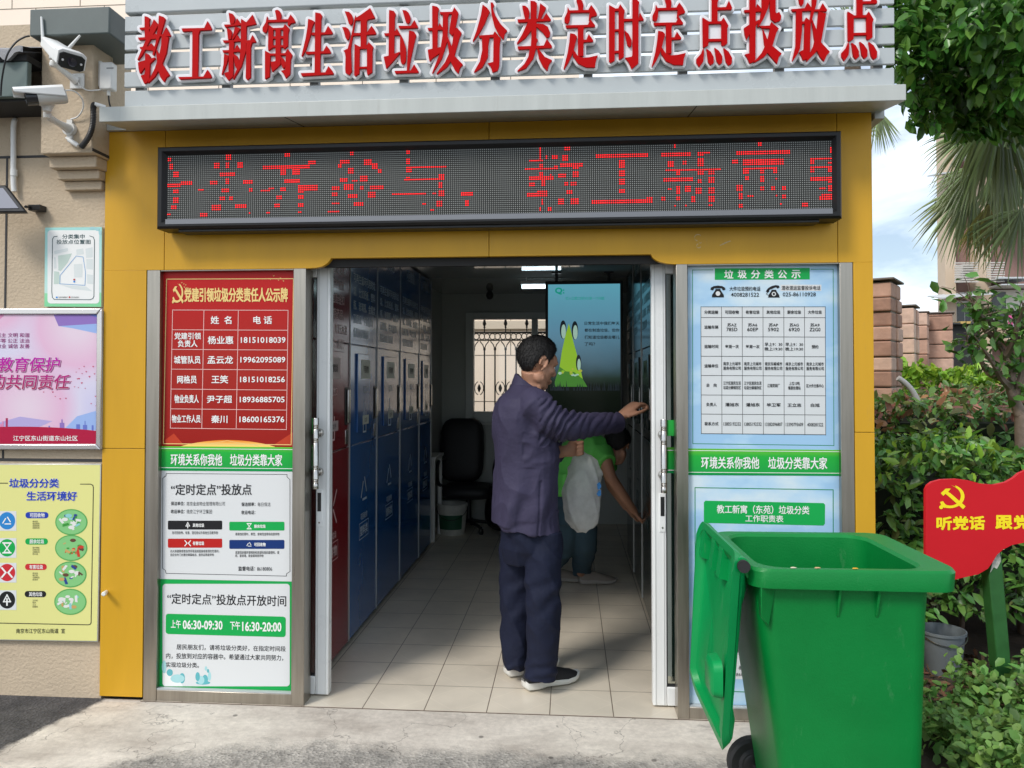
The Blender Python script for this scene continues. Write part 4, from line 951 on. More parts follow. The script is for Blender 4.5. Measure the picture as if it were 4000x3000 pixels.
def cell(c, r, lines, fs=None, bd=.014):
    xc = (gx[c] + gx[c + 1]) / 2 + r * .3; yc = (gy[r] + gy[r + 1]) / 2 + r * c * .2; n = len(lines)
    for i, tx in enumerate(lines):
        h = 24 if n == 1 else 24
        wd = min(118, sum(24 if ord(q) > 256 else 13.0 for q in tx)) if fs is None else fs[i]
        y = yc + (i - (n - 1) / 2) * 31
        s.text(tx, xc - wd / 2, y - h / 2, xc + wd / 2, y + h / 2, K_ink, bd, 4)
for c, tx in enumerate(('分类运输', '可回收物', '有害垃圾', '其他垃圾', '厨余垃圾', '大件垃圾')): cell(c, 0, [tx], [94], .02)
for r, tx in enumerate(('运输车辆', '运输时间', '运输单位', '去　向', '负责人', '联系方式'), 1): cell(0, r, [tx], [94 if len(tx) == 4 else 70], .02)
for c, (a, b_) in enumerate((('苏AZ', '785D'), ('苏A6', '60EP'), ('苏AP', '5902'), ('苏AG', '6920'), ('苏A9', 'Z2G0')), 1): cell(c, 1, [a, b_], [62, 74])
cell(1, 2, ['每周一次'], [92], .02); cell(2, 2, ['每周一次'], [92], .02); cell(3, 2, ['早上9：30', '晚上19:30'], [120, 120]); cell(4, 2, ['早上9：30', '晚上19:30'], [120, 120]); cell(5, 2, ['预约'], [45], .02)
for c in range(1, 6): cell(c, 3, ['南京东峻城市' if c == 3 else '南京上元城市', '服务有限公司'], [118, 118])
cell(1, 4, ['江宁区居民生活', '垃圾分解储存区'], [118, 118]); cell(2, 4, ['江宁区居民生活', '垃圾分解储存区'], [118, 118]); cell(3, 4, ['江南焚烧厂'], [84]); cell(4, 4, ['上坊15吨', '餐厨处理站'], [72, 84]); cell(5, 4, ['区大件分拣中心'], [118])
for c, tx in enumerate(('潘旭东', '潘旭东', '毕卫军', '王立志', '白旭'), 1): cell(c, 5, [tx], [93 if len(tx) == 3 else 60], .026)
for c, tx in enumerate(('13805192332', '13805192332', '13382096807', '13390793609', '4008281522'), 1): cell(c, 6, [tx], [118 if len(tx) == 11 else 108], .006)
put(s, 'poster', 'blue sky notice with a collection timetable in a grid, right of the doorway', 'notice', 845, 1405)
# --- lower blue duty sheet
s = Sheet(PY, zO)
s.poly([(240, 192), (1000, 200), (1004, 1360), (243, 1337)], cloud_print('sky_print_low', -.3, 1.05), 1)
s.line([(274, 261), (962, 272), (964, 1295), (275, 1270)], 4, K_dgreen, 2, 'print', True)
s.poly([(326, 326), (914, 338), (922, 346), (921, 440), (913, 450), (326, 437), (318, 430), (318, 334)], K_green, 2)
s.text('教工新寓（东苑）垃圾分类', 383, 349, 843, 392, W_ink, .014, skew=6); s.text('工作职责表', 525, 398, 714, 433, W_ink, .014, skew=3)
s.poly([(318, 488), (920, 500), (920, 1235), (318, 1207)], mat('sheet_print', (.66, .67, .68), .42, spec=.2), 2)
for y in (608, 730, 850, 968, 1087): s.line([(318, y), (920, y + 12)], 2.2, mat('rule_print', (.45, .46, .47), .45, spec=.2), 2.6)
for tx, x0, y0, x1, y1 in (('尹', 484, 783, 510, 807), ('18936885705', 471, 824, 597, 840), ('蒋大', 484, 903, 536, 930), ('19962095089', 471, 946, 597, 962), ('王', 492, 1025, 516, 1048), ('笑', 548, 1026, 572, 1050), ('18151018256', 471, 1068, 597, 1084), ('秦', 490, 1146, 518, 1170), ('川', 540, 1147, 566, 1171), ('18600165376', 471, 1184, 597, 1200)):
    s.text(tx, x0, y0, x1, y1, K_ink, .004)
s.text('1385', 471, 704, 517, 720, K_ink, .004)
put(s, 'poster', 'pale blue duty list notice partly hidden by the green wheeled bin', 'notice', 620, 1345)

# ------------------------------------------------------------------ notices on the stucco wall
WY = .005
s = Sheet(WY, zE)
M_mapbg = gradient_mat('map_print', [(0, (.22, .62, .32)), (.17, (.28, .66, .38)), (.175, (.50, .72, .66)), (.6, (.42, .72, .68)), (1, (.36, .68, .64))], 'Z', P(*zE(470, 660), WY).z, P(*zE(470, 145), WY).z, .3)
MAPB = [(293, 148), (660, 144), (656, 661), (288, 659)]
s.poly(MAPB, M_mapbg, 1)
s.rr(309, 165, 645, 640, 22, W_ink, 2)
K_slate = mat('slate_print', (.025, .075, .08), .4, spec=.2)
s.line([(372, 205), (352, 207), (342, 222), (337, 560), (341, 600), (354, 614), (585, 615), (603, 608), (610, 594), (614, 230), (606, 210), (583, 202)], 4, K_slate, 3)
s.text('分类集中', 405, 191, 550, 221, K_slate, .008); s.text('投放点位置图', 368, 226, 588, 255, K_slate, .008)
K_m1 = mat('map_grey_green', (.52, .62, .56), .4, spec=.2); K_m2 = mat('map_grey', (.66, .70, .69), .4, spec=.2); K_m3 = mat('map_line_blue', (.16, .36, .62), .4, spec=.2)
for p in ([(378, 330), (468, 315), (440, 375), (395, 430), (380, 425)], [(352, 430), (385, 435), (392, 512), (350, 514)]): s.poly(p, K_m1, 2.5)
for p in ([(495, 290), (540, 283), (545, 320), (498, 325)], [(555, 285), (602, 275), (604, 340), (560, 345)], [(560, 352), (604, 352), (604, 420), (562, 415)], [(480, 385), (535, 383), (535, 470), (482, 470)], [(565, 450), (604, 455), (604, 515), (566, 510)], [(352, 300), (440, 280), (442, 300), (352, 322)], [(352, 340), (362, 340), (368, 412), (352, 414)], [(400, 520), (560, 530), (600, 560), (470, 545)]): s.poly(p, K_m2, 2.5)
s.line([(390, 512), (391, 458), (495, 332), (540, 338), (556, 440), (552, 522), (388, 512)], 3.4, K_m3, 3)
s.disk(483, 485, 6, 6, K_bred, 4); s.disk(483, 498, 6, 6, mat('map_blue', (.02, .25, .7), .4, spec=.2), 4)
s.disk(370, 600, 6, 6, mat('map_blue', (.02, .25, .7)), 4); s.disk(453, 599, 6, 6, K_bred, 4)
for x0, x1 in ((381, 440), (463, 514)): s.text('生活垃圾投放点', x0, 594, x1, 605, K_ink, 0)
for x, y, r, c in ((600, 152, 22, 9), (632, 160, 14, 10), (650, 182, 10, 14)): s.disk(x, y, r, c, K_teal2, 2.2, 'leaf_drawing', 14)
t = put(s, 'map_board', 'small white and green location map board with rounded corners on the stucco wall', 'map sign', 470, 660)
b = MB(); b.prism([s.to(x, y, .5) for x, y in MAPB], (0, .014, 0)); b.build('board', mat('pvc_board', (.6, .72, .66), .5), t)
# framed purple poster
s = Sheet(WY - .012, zE)
M_pur = bpy.data.materials.new('lilac_print'); M_pur.use_nodes = True
_t = M_pur.node_tree; _bb = _t.nodes['Principled BSDF']; _bb.inputs['Roughness'].default_value = .22
_g = _t.nodes.new('ShaderNodeNewGeometry'); _mp = _t.nodes.new('ShaderNodeMapping'); _mp.inputs['Rotation'].default_value = (0, R_(35), 0); _mp.inputs['Scale'].default_value = (1.2, 1, 1.2)
_n2 = _t.nodes.new('ShaderNodeTexVoronoi'); _n2.feature = 'SMOOTH_F1'; _n2.inputs['Scale'].default_value = 1.5; _n2.inputs['Smoothness'].default_value = .35
_cr = _t.nodes.new('ShaderNodeValToRGB'); _e = _cr.color_ramp.elements; _e[0].position = .1; _e[0].color = (.70, .56, .66, 1); _e[1].position = .75; _e[1].color = (.40, .42, .72, 1)
_q = _e.new(.35); _q.color = (.68, .42, .58, 1); _q = _e.new(.5); _q.color = (.62, .58, .72, 1)
_t.links.new(_g.outputs['Position'], _mp.inputs[0]); _t.links.new(_mp.outputs[0], _n2.inputs['Vector']); _t.links.new(_n2.outputs['Distance'], _cr.inputs[0]); _t.links.new(_cr.outputs[0], _bb.inputs['Base Color'])
s.rect(-640, 700, 640, 1556, M_pur, 1)
K_p1 = mat('violet_print', (.26, .16, .46), .3, spec=.2); K_p2 = mat('blue_violet_print', (.13, .17, .52), .3, spec=.2); K_p3 = mat('pink_print', (.62, .24, .42), .3, spec=.2); K_p4 = mat('sky_violet_print', (.30, .42, .72), .3, spec=.2)
s.poly([(345, 705), (570, 705), (636, 735), (636, 770), (380, 786)], K_p1, 1.4); s.poly([(560, 705), (640, 705), (640, 735)], K_p2, 1.5); s.poly([(380, 786), (636, 768), (636, 835), (470, 800)], K_p4, 1.35)
s.poly([(-640, 705), (-200, 705), (40, 705), (-20, 760), (-640, 850)], K_p3, 1.3)
s.poly([(0, 1410), (130, 1372), (340, 1402), (230, 1450), (0, 1450)], mat('haze_print', (.42, .36, .62), .3, spec=.2), 1.3); s.poly([(420, 1450), (500, 1370), (640, 1330), (640, 1460)], K_p4, 1.25)
K_mag = gradient_mat('magenta_print', [(0, (.36, .03, .10)), (.5, (.42, .02, .22)), (1, (.44, .02, .36))], 'Z', P(*zE(200, 1195), WY).z, P(*zE(200, 985), WY).z, .35)
K_plum = mat('plum_print', (.30, .06, .20), .4, spec=.2)
K_halo = mat('halo_print', (.74, .66, .72), .4, spec=.2)
for tx, y in (('富强 民主 文明 和谐', 830), ('自由 平等 公正 法治', 866), ('爱国 敬业 诚信 友善', 901)): s.text(tx, -98, y, 193, y + 29, K_plum, .006)
for tx, x0, y0, x1, y1 in (('教育保护', -8, 988, 388, 1080), ('的共同责任', -56, 1100, 452, 1193)):
    s.text(tx, x0 + 3, y0 + 4, x1 + 5, y1 + 6, K_plum, .035, 2.2, slant=.16); s.text(tx, x0, y0, x1, y1, K_halo, .045, 2.8, slant=.16); s.text(tx, x0, y0, x1, y1, K_mag, .024, 3.6, slant=.16)
for x, y in ((514, 1062), (546, 1047), (605, 1048), (495, 1084), (533, 1093), (560, 1081), (581, 1113), (614, 1095), (503, 1127), (513, 1126), (463, 1145), (531, 1154), (484, 1179), (509, 1184), (553, 1189), (284, 1213), (343, 1213), (359, 1241), (391, 1257), (428, 1254), (592, 1288), (620, 1241), (622, 1302), (625, 1137)):
    r = 3.5 + 3.5 * rnd.random(); s.poly([(x, y + r), (x - r, y - r * .2), (x - r * .5, y - r * .8), (x, y - r * .35), (x + r * .5, y - r * .8), (x + r, y - r * .2)], mat('heart_print', (.52, .08, .16), .4, spec=.2), 2.4, 'heart_drawing')
for x, w, h, m in ((12, 18, 44, K_p3), (20, 10, 60, K_p3), (45, 14, 80, K_mag), (320, 8, 30, K_p2), (403, 30, 50, K_p1), (403, 8, 72, K_p1), (507, 24, 40, K_p2), (552, 26, 36, K_p2), (552, 5, 62, K_p2), (601, 12, 34, K_p2), (-60, 30, 70, K_p3)):
    s.rect(x - w / 2, 1462 - h, x + w / 2, 1470, m, 2 + rnd.random() * .3, 'skyline_drawing')
s.poly([(-640, 1556)] + [(-640 + 1280 * k / 20, 1437 + 45 * ((k - 12.0) / 10) ** 2) for k in range(21)] + [(640, 1556)], mat('crimson_print', (.40, .012, .05), .3, spec=.2), 2.6)
s.text('江宁区东山街道东山社区', 88, 1495, 505, 1529, W_ink, .014, 3.5)
t = put(s, 'framed_poster', 'lilac and pink poster in a silver snap frame on the stucco wall', 'poster', 200, 1585)
M_snap = mat('silver_snap_frame', (.62, .60, .60), .22, .85)
f = MB()
def snap(a, b_, c, d):     # frame bar, rounded cross-section built as stacked strips
    f.prism([s.to(*a, 0), s.to(*b_, 0), s.to(*c, 0), s.to(*d, 0)], (0, -.010, 0))
snap((-680, 672), (666, 672), (632, 712), (-640, 712)); snap((-680, 1586), (660, 1586), (626, 1548), (-640, 1548)); snap((666, 672), (660, 1586), (626, 1548), (632, 712)); snap((-680, 672), (-640, 712), (-640, 1548), (-680, 1586))
f.build('snap_frame', M_snap, t, bevel=.006)
b = MB(); b.prism([s.to(x, y, 0) for x, y in ((-676, 676), (660, 676), (655, 1582), (-676, 1582))], (0, .018, 0)); b.build('board', M_white, t)
# yellow sorting poster
s = Sheet(WY - .006, zF)
K_ly = mat('pale_yellow_print', (.70, .68, .26), .3, spec=.2); K_nav = mat('royal_print', (.02, .05, .38), .4, spec=.2)
s.poly([(-420, 86), (520, 88), (503, 1000), (-420, 985)], K_ly, 1)
s.line([(418, 187), (470, 187), (482, 193), (485, 205), (473, 905), (468, 914), (458, 916), (0, 907), (-420, 900)], 4, K_ink, 2); s.line([(-420, 182), (40, 182)], 4, K_ink, 2)
for tx, x0, y0, x1, y1 in (('垃圾分分类', 50, 158, 306, 205), ('生活环境好', 140, 225, 400, 272)):
    s.text(tx, x0, y0, x1, y1, W_ink, .06, 2.6); s.text(tx, x0, y0, x1, y1, K_nav, .034, 3.5)
K_dot = mat('ellipse_print', (.22, .52, .20), .35, spec=.2); K_dot2 = mat('ellipse_edge_print', (.10, .36, .10), .35, spec=.2)
K_bl = mat('disc_blue', (.03, .22, .55), .35, spec=.2); K_rd = mat('disc_red', (.55, .03, .04), .35, spec=.2)
mis = [mat('print_tomato', (.55, .05, .03), .4, spec=.2), mat('print_leaf', (.05, .28, .05), .4, spec=.2), mat('print_bread', (.55, .33, .12), .4, spec=.2), mat('print_paper', (.7, .7, .66), .4, spec=.2), mat('print_brown', (.12, .06, .04), .4, spec=.2), mat('print_navy', (.03, .06, .25), .4, spec=.2), mat('print_aqua', (.25, .55, .55), .4, spec=.2)]
for k, (y, tx, m, m2, ic, pw, lst) in enumerate(((377, '可回收物', K_nav, K_bl, icon_recyc, (133, 252), ('废纸类', '废金属类', '废玻璃类', '废塑料类')), (517, '厨余垃圾', K_green, K_green, icon_hour, (132, 249), ('菜叶剩饭', '瓜果皮核', '过期食品', '茶叶渣')), (645, '有害垃圾', K_rd, K_rd, icon_cross, (131, 243), ('废电池', '废灯管', '过期药品', '废油漆')), (787, '其他垃圾', K_ink, K_ink, icon_arrow, (129, 240), ('卫生纸', '烟头', '尘土', '旧餐具')))):
    s.rect(-8, y - 50, 86, y + 52, K_pale, 2); s.disk(38, y, 42, 45, m2, 2.5); ic(s, 38, y, 26, W_ink, 3.2)
    py = (348, 484, 616, 757)[k]; s.rr(pw[0], py - 16, pw[1], py + 16, 15, m, 2); s.text(tx, pw[0] + 23, py - 11, pw[1] - 19, py + 11, W_ink, .02)
    for i, q in enumerate(lst): s.text(q, 170, py + 28 + i * 11, 170 + 9 * len(q), py + 37 + i * 11, K_ink, .0)
    ey = (384, 518, 655, 797)[k]; ex = (371, 370, 366, 366)[k]
    s.disk(ex, ey, 84, 68, K_dot2, 2); s.disk(ex, ey, 78, 62, K_dot, 2.4)
    for i in range(17):
        a = rnd.random() * 6.28; r = rnd.random() ** .5 * .72; x = ex + 78 * r * math.cos(a); yy = ey + 60 * r * math.sin(a); sz = 5 + 9 * rnd.random(); pal = ((3, 3, 6, 5, 1), (0, 1, 2, 4, 0), (3, 4, 5, 2, 3), (3, 3, 6, 3, 2))[k]
        m_ = mis[pal[i % 5]]
        if i % 2: s.disk(x, yy, sz * 1.3, sz * .75, m_, 2.8 + i * .05, 'item_drawing', 12)
        else:
            an = rnd.random() * 3; c_, s_ = math.cos(an), math.sin(an)
            s.poly([(x + c_ * u * sz - s_ * v * sz * .5, yy + s_ * u * sz + c_ * v * sz * .5) for u, v in ((-1.4, -1), (1.4, -1), (1.2, 1), (-1.2, 1))], m_, 2.8 + i * .05, 'item_drawing')
s.text('南京市江宁区东山街道  宣', 85, 935, 338, 960, K_ink, .004)
t = put(s, 'poster_board', 'pale yellow waste sorting poster board with four picture ovals on the stucco wall', 'poster', 250, 1000)
b = MB(); b.prism([s.to(x, y, .5) for x, y in ((-424, 82), (524, 82), (508, 1006), (-424, 990))], (0, .016, 0)); b.build('board', mat('poster_edge', (.55, .55, .52), .3, .6), t, bevel=.002)
# ------------------------------------------------------------------ stucco wall with pier, corbel and flashing
M_stuc = mat('beige_stucco', (.50, .40, .285), .85, var=.10, vs=1.6, bump=.55, bs=70)
M_joint = mat('wall_joint', (.03, .03, .032), .7)
M_flash = mat('grey_green_flashing', (.085, .105, .10), .45, var=.14, vs=4)
wall = thing('stucco_wall', 'beige stucco wall with a corbelled pier and grey green flashing, left of the kiosk', 'wall', (-3.2, .05, 0))
WF = .022
b = MB(); b.box((-7.5, WF, -.03), (-2.262, .22, 3.3)); b.build('wall', M_stuc, wall)
PF = -.13
px0, px1 = P(*zA(295, 700), PF).x, P(*zA(668, 700), PF).x
pz0, pz1 = P(*zA(480, 1103), PF).z, P(*zA(480, 245), PF).z
b = MB(); b.box((px0, PF, pz0), (px1, WF - .001, pz1 + .02)); b.build('pier', M_stuc, wall, bevel=.006)
b = MB(); zz = pz0
for k, yy in enumerate((-.085, -.045, -.012)):
    z0 = P(*zA(520, (1206, 1290, 1368)[k]), yy).z
    b.box((px0 + .012 * (k + 1), yy, z0), (px1 - .010 * (k + 1), WF - .001, zz - .001)); zz = z0
b.build('corbel', M_stuc, wall, bevel=.005)
FY = -.24
fx0, fx1 = P(*zA(213, 150), FY).x, P(*zA(788, 140), FY).x
fz0, fz1 = P(*zA(500, 250), FY).z, P(*zA(500, 55), FY).z
b = MB(); b.box((fx0, FY, fz0), (fx1, .10, fz1)); b.build('flashing', M_flash, wall, bevel=.006)
f = MB()
zj = P(*zA(150, 1130), WF).z; f.box((-7.4, WF - .0025, zj - .006), (px0 + .02, WF + .01, zj + .006))
zj2 = P(*zE(200, 1652), WF).z; f.box((-7.4, WF - .0025, zj2 - .007), (-2.264, WF + .01, zj2 + .007))
xj = P(*zE(38, 400), WF).x; f.box((xj - .0045, WF - .003, zj2 + .0075), (xj + .0045, WF + .01, zj - .0065))
f.build('joint', M_joint, wall)
f = MB(); p0, p1 = PX(*zA(662, 1072), px1 + .001), PX(*zA(780, 1130), px1 + .001)
f.prism([(px1 - .002, PF + .002, p0.z + .006), (px1 - .002, PF + .002, p0.z - .008), (px1 - .002, WF - .003, p0.z - .008), (px1 - .002, WF - .003, p0.z + .006)], (.0035, 0, 0)); f.build('joint', M_joint, wall)
# plaster patches where a sticker was peeled off
f = MB(); M_peel = mat('peeled_paper', (.50, .42, .29), .9, var=.15, vs=30)
xs = px1 + .0015
for pts in ([(770, 352), (815, 400), (860, 450), (850, 520), (830, 480), (800, 420), (775, 395)], [(845, 440), (895, 470), (890, 520), (868, 580), (855, 618), (820, 590), (848, 540)], [(790, 540), (820, 560), (812, 580)]):
    q = []
    for x, y in pts:
        v = PX(*zA(x, y), xs); v.y = min(max(v.y, PF + .01), WF - .004); q.append(v)
    f.prism(q, (.0015, 0, 0))
f.build('peeled_patch', M_peel, wall, smooth=0)
# ------------------------------------------------------------------ small tiled eave on the left
EYv = -.22
eave = thing('tiled_eave', 'little dark tiled eave with a grey green fascia high on the stucco wall', 'eave', (P(*zA(130, 600), EYv).x, WF, P(*zA(130, 700), EYv).z))
ez0, ez1 = P(*zA(130, 695), EYv).z, P(*zA(130, 442), EYv).z; ex1 = P(*zA(277, 600), EYv).x
ex1 = min(ex1, px0 - .002)
b = MB(); b.box((-7.0, EYv, ez0), (ex1, EYv + .03, ez1)); b.build('fascia', mat('teal_grey_fascia', (.10, .14, .13), .5, var=.15, vs=4), eave, bevel=.004)
b = MB(); b.box((-7.0, EYv + .031, ez0 - .01), (ex1, WF - .002, ez0 + .02)); b.build('soffit', mat('dark_soffit', (.02, .02, .02), .7), eave)
b = MB(); b.box((-7.0, EYv - .005, ez1 + .001), (ex1, EYv + .12, ez1 + .03)); b.build('batten', M_dark, eave)
M_tile = mat('grey_roof_tile', (.26, .26, .27), .6, var=.3, vs=9)
b = MB(); zt = P(*zA(100, 375), EYv).z
n = 46; xs_ = [-5.2 + (ex1 + 5.2) * k / 140 for k in range(141)]
rings = []
for yy, dz, th in ((EYv - .03, 0, 0), (EYv + .02, .015, 0), (WF - .004, .11, 0)):
    rings.append([(x, yy, zt + dz + .020 * math.sin(x * 42) + .006 * math.sin(x * 84 + 1)) for x in xs_])
low = [[(x, y, z - .028) for x, y, z in r] for r in rings]
for r0, r1 in zip(rings, rings[1:]): b.loft([r0, r1], caps=False, closed=False)
b.loft([rings[0], low[0]], caps=False, closed=False); b.loft([low[0], low[2]], caps=False, closed=False)
b.build('roof_tiles', M_tile, eave, smooth=50)
# ------------------------------------------------------------------ white pipe with elbow
pts = [P(*zA(q[0], q[1]), WF - .022) for q in ((10, 855), (60, 855), (95, 862), (105, 880))] + [P(*zA(97, y), WF - .022) for y in (930, 1100, 1300)] + [P(*zA(102, 1380), WF - .022)]
pts[0] = P(*zA(112, 868), WF + .002); pts[1] = P(*zA(108, 866), WF - .012); pts[2] = P(*zA(102, 878), WF - .022); pts[3] = P(*zA(98, 905), WF - .022)
pipe = thing('conduit_pipe', 'white plastic conduit pipe with a bend, running down to the floodlight', 'pipe', pts[-1])
b = MB(); b.tube(catmull(pts, 6), .0125, 12); b.build('pipe', M_white, pipe, smooth=60)
b = MB(); c = P(*zA(100, 1245), WF - .022); b.lathe(c, [(0, -.016), (.016, -.016), (.016, .016), (0, .016)], 14); b.build('coupling', M_white, pipe)
# ------------------------------------------------------------------ floodlight
fl = thing('floodlight', 'black finned floodlight on a bracket below the white conduit pipe', 'floodlight', P(*zA(220, 1490), WF - .01))
Fd = WF - .16
def fp(x, y, dep=Fd): return P(*zA(x, y), dep)
a, b_, c, d = fp(-190, 1290), fp(45, 1330), fp(190, 1525), fp(-30, 1500)
a = c + (a - b_) * 0 + Vector((-.20, 0, .075)); 
ex = (fp(190, 1525) - fp(40, 1330)); u = ex.normalized()                     # visible right edge of the face
v = Vector((-1, -.25, -.05)).normalized(); nrm = u.cross(v).normalized()
if nrm.y > 0: nrm = -nrm
o = fp(40, 1330); ln = ex.length; wd = .21
face = [o, o + u * ln, o + u * ln + v * wd, o + v * wd]
b = MB(); b.prism(face, -nrm * .028); b.build('body', M_black, fl, bevel=.006)
inn = [o + u * ln * s_ + v * wd * t_ + nrm * .001 for s_, t_ in ((.13, .10), (.87, .10), (.87, .9), (.13, .9))]
b = MB(); b.prism(inn, nrm * .002); b.build('lens', mat('lamp_glass', (.30, .30, .34), .08, spec=.8), fl)
b = MB()
for k in range(9):
    p = o + u * ln * .06 + v * wd * (.06 + k * .105) - nrm * .029
    b.prism([p, p + u * ln * .88, p + u * ln * .80 - nrm * .035, p + u * ln * .10 - nrm * .035], v * .006)
b.build('heat_sink', mat('grey_cast', (.30, .29, .28), .5, .4), fl)
b = MB(); q = fp(190, 1490, WF - .06)
b.tube([o + u * ln * .75 - nrm * .02 + Vector((.012, 0, 0)), q + Vector((.01, 0, 0)), Vector((q.x + .03, WF - .002, q.z + .004))], .007, 8); b.box((q.x + .0, WF - .05, q.z - .014), (q.x + .06, WF - .001, q.z + .014)); b.build('bracket', M_black, fl, bevel=.002)
# ------------------------------------------------------------------ wireless bridge box
xw = px1 + .001
def side(x, y, off=0): return PX(*zA(x, y), px1 + off)
bx = thing('wireless_box', 'flat white wireless box on the side of the wall pier beside the sign', 'electrical box', side(740, 640))
c0, c1 = P(*zA(690, 540), -.09), P(*zA(790, 560), -.09)
wz0, wz1 = P(*zA(740, 650), -.09).z, P(*zA(740, 455), -.09).z
b = MB(); b.box((px1 + .012, -.105, wz0), (px1 + .012 + (c1.x - c0.x) * .92, -.06, wz1)); b.build('case', M_white, bx, bevel=.006)
b = MB(); b.box((px1 + .0, -.09, wz0 + .02), (px1 + .011, -.07, wz1 + .012)); b.build('mount', M_white, bx)
b = MB(); xm = px1 + .012 + (c1.x - c0.x) * .5; b.lathe((xm, -.082, wz0 - .024), [(0, 0), (.008, 0), (.008, .024), (0, .024)], 12); b.build('port', M_white, bx)
b = MB(); b.add([(px1 + .05, -.1056, wz1 - .035), (px1 + .085, -.1056, wz1 - .035), (px1 + .085, -.1056, wz1 - .028), (px1 + .05, -.1056, wz1 - .028)], [(0, 1, 2, 3)]); b.build('print', mat('grey_print', (.3, .3, .3), .5), bx)
b = MB(); b.tube(catmull([(xm, -.082, wz0 - .02), (xm + .004, -.08, wz0 - .06), (xm + .012, -.06, wz0 - .11), (xm + .015, -.03, wz0 - .15)], 6), .004, 8)
tag(b.build('cable', M_black, None, smooth=60), 'short black cable hanging from the flat white wireless box', 'cable')
# ------------------------------------------------------------------ security cameras
def ortho(d, up=Vector((0, 0, 1))):
    d = d.normalized(); r = d.cross(up).normalized(); return d, r, r.cross(d).normalized()
def frame_box(b, c, d, r, u, L0, L1, w, h, w2=None, h2=None):
    w2 = w2 or w; h2 = h2 or h
    def ring(L, w_, h_):
        k = .28
        return [c + d * L + r * x + u * z for x, z in ((-w_, -h_ * (1 - k)), (-w_ * (1 - k), -h_), (w_ * (1 - k), -h_), (w_, -h_ * (1 - k)), (w_, h_ * (1 - k)), (w_ * (1 - k), h_), (-w_ * (1 - k), h_), (-w_, h_ * (1 - k)))]
    b.loft([ring(L0, w, h), ring(L1, w2, h2)])
# lower bullet camera, looking left
cl_ = thing('security_camera', 'lower white bullet security camera with a hood, pointing left', 'security camera', P(*zA(500, 930), PF), 'security cameras on the wall pier')
C0 = P(*zA(455, 690), -.33); C1 = P(*zA(235, 705), -.40); d, r, u = ortho(C1 - C0)
Lc = (C1 - C0).length
b = MB(); n = 18
def cyl(b, c, d, r, u, prof, n=20, fl=1.0):
    b.loft([[c + d * L + (r * math.cos(2 * math.pi * k / n) * R0 + u * math.sin(2 * math.pi * k / n) * R0 * fl) for k in range(n)] for L, R0 in prof])
cyl(b, C0, d, r, u, [(-.012, .030), (.0, .034), (Lc * .85, .034), (Lc * .86, .030)]); b.build('body', mat('camera_grey', (.50, .50, .47), .35), cl_, smooth=50)
b = MB(); cyl(b, C0, d, r, u, [(Lc * .861, .031), (Lc * 1.22, .031), (Lc * 1.23, .022), (Lc * 1.19, .018), (Lc * 1.19, .0)]); b.build('lens_tube', mat('camera_black', (.015, .015, .017), .2), cl_, smooth=50)
b = MB()
prof = [(-.040, -.012), (-.040, .026), (-.026, .040), (.026, .040), (.040, .026), (.040, -.012)]
o0 = [C0 + d * -.006 + r * x + u * (z + .002) for x, z in prof]; o1 = [C0 + d * (Lc * 1.55) + r * x + u * ((z if z > 0 else .018) + .004) for x, z in prof]
i0 = [C0 + d * -.006 + r * x * .93 + u * (z - .001) for x, z in prof]; i1 = [C0 + d * (Lc * 1.55) + r * x * .93 + u * ((z if z > 0 else .018) + .001) for x, z in prof]
b.loft([o0, o1, i1, i0, o0], caps=False, closed=False); b.build('hood', M_white, cl_, smooth=30, bevel=.0015)
b = MB(); K0 = P(*zA(340, 755), -.34); K1 = P(*zA(340, 825), -.31); K2 = P(*zA(360, 850), -.29); K3 = P(*zA(490, 925), PF - .02)
b.lathe(K0 + Vector((0, 0, -.012)), [(0, -.018), (.016, -.018), (.020, -.004), (.028, .010), (.028, .018), (0, .018)], 16)
b.lathe(K1, [(0, -.016), (.014, -.016), (.017, 0), (.014, .02), (0, .02)], 14); b.tube([K1, K2, (K2 + K3) / 2, K3], [.013, .015, .014, .022], 12)
b.tube([K3, K3 + Vector((0, .018, 0))], [.03, .032], 20); b.box((K3.x - .013, PF - .012, K3.z - .045), (K3.x + .013, PF, K3.z + .045)); b.build('bracket_arm', mat('camera_arm', (.62, .61, .58), .4), cl_, smooth=50)
b = MB(); b.tube(catmull([P(*zA(x, y), yy) for x, y, yy in ((465, 652, -.31), (530, 655, -.25), (590, 710, -.19), (598, 780, -.16), (560, 840, -.145), (510, 858, -.14))], 6), .0035, 8); b.build('cable', M_white, cl_, smooth=60)
# upper wireless camera, looking down to the right
cu_ = thing('security_camera', 'upper white wireless security camera with two stick antennas, pointing down to the right', 'security camera', P(*zA(550, 580), PF), 'security cameras on the wall pier')
C0 = P(*zA(370, 325), -.24); C1 = P(*zA(515, 445), -.42); d, r, u = ortho(C1 - C0); Lc = (C1 - C0).length
b = MB(); frame_box(b, C0, d, r, u, -.03, Lc * .80, .036, .024, .052, .034); b.build('body', M_white, cu_, smooth=35, bevel=.003)
b = MB(); frame_box(b, C0 + u * .006, d, r, u, Lc * .81, Lc * 1.0, .053, .037, .056, .039); b.build('hood', M_white, cu_, smooth=35, bevel=.002)
b = MB(); frame_box(b, C0 + u * .0, d, r, u, Lc * 1.001, Lc * 1.02, .050, .033, .049, .032); fr = b.build('front_plate', mat('camera_black', (.015, .015, .017)), cu_, smooth=35)
b = MB(); cyl(b, C0 + d * Lc * 1.021, d, r, u, [(0, .019), (.006, .018), (.004, .014), (.002, .0)], 18); b.build('lens', mat('lens_glass', (.02, .02, .03), .05), fr, smooth=50)
b = MB()
for sx in (-.036, .036): cyl(b, C0 + d * Lc * 1.021 + r * sx, d, r, u, [(0, .005), (.003, .004), (.003, 0)], 10)
b.build('led', mat('led_white', (.7, .7, .7), .3), fr)
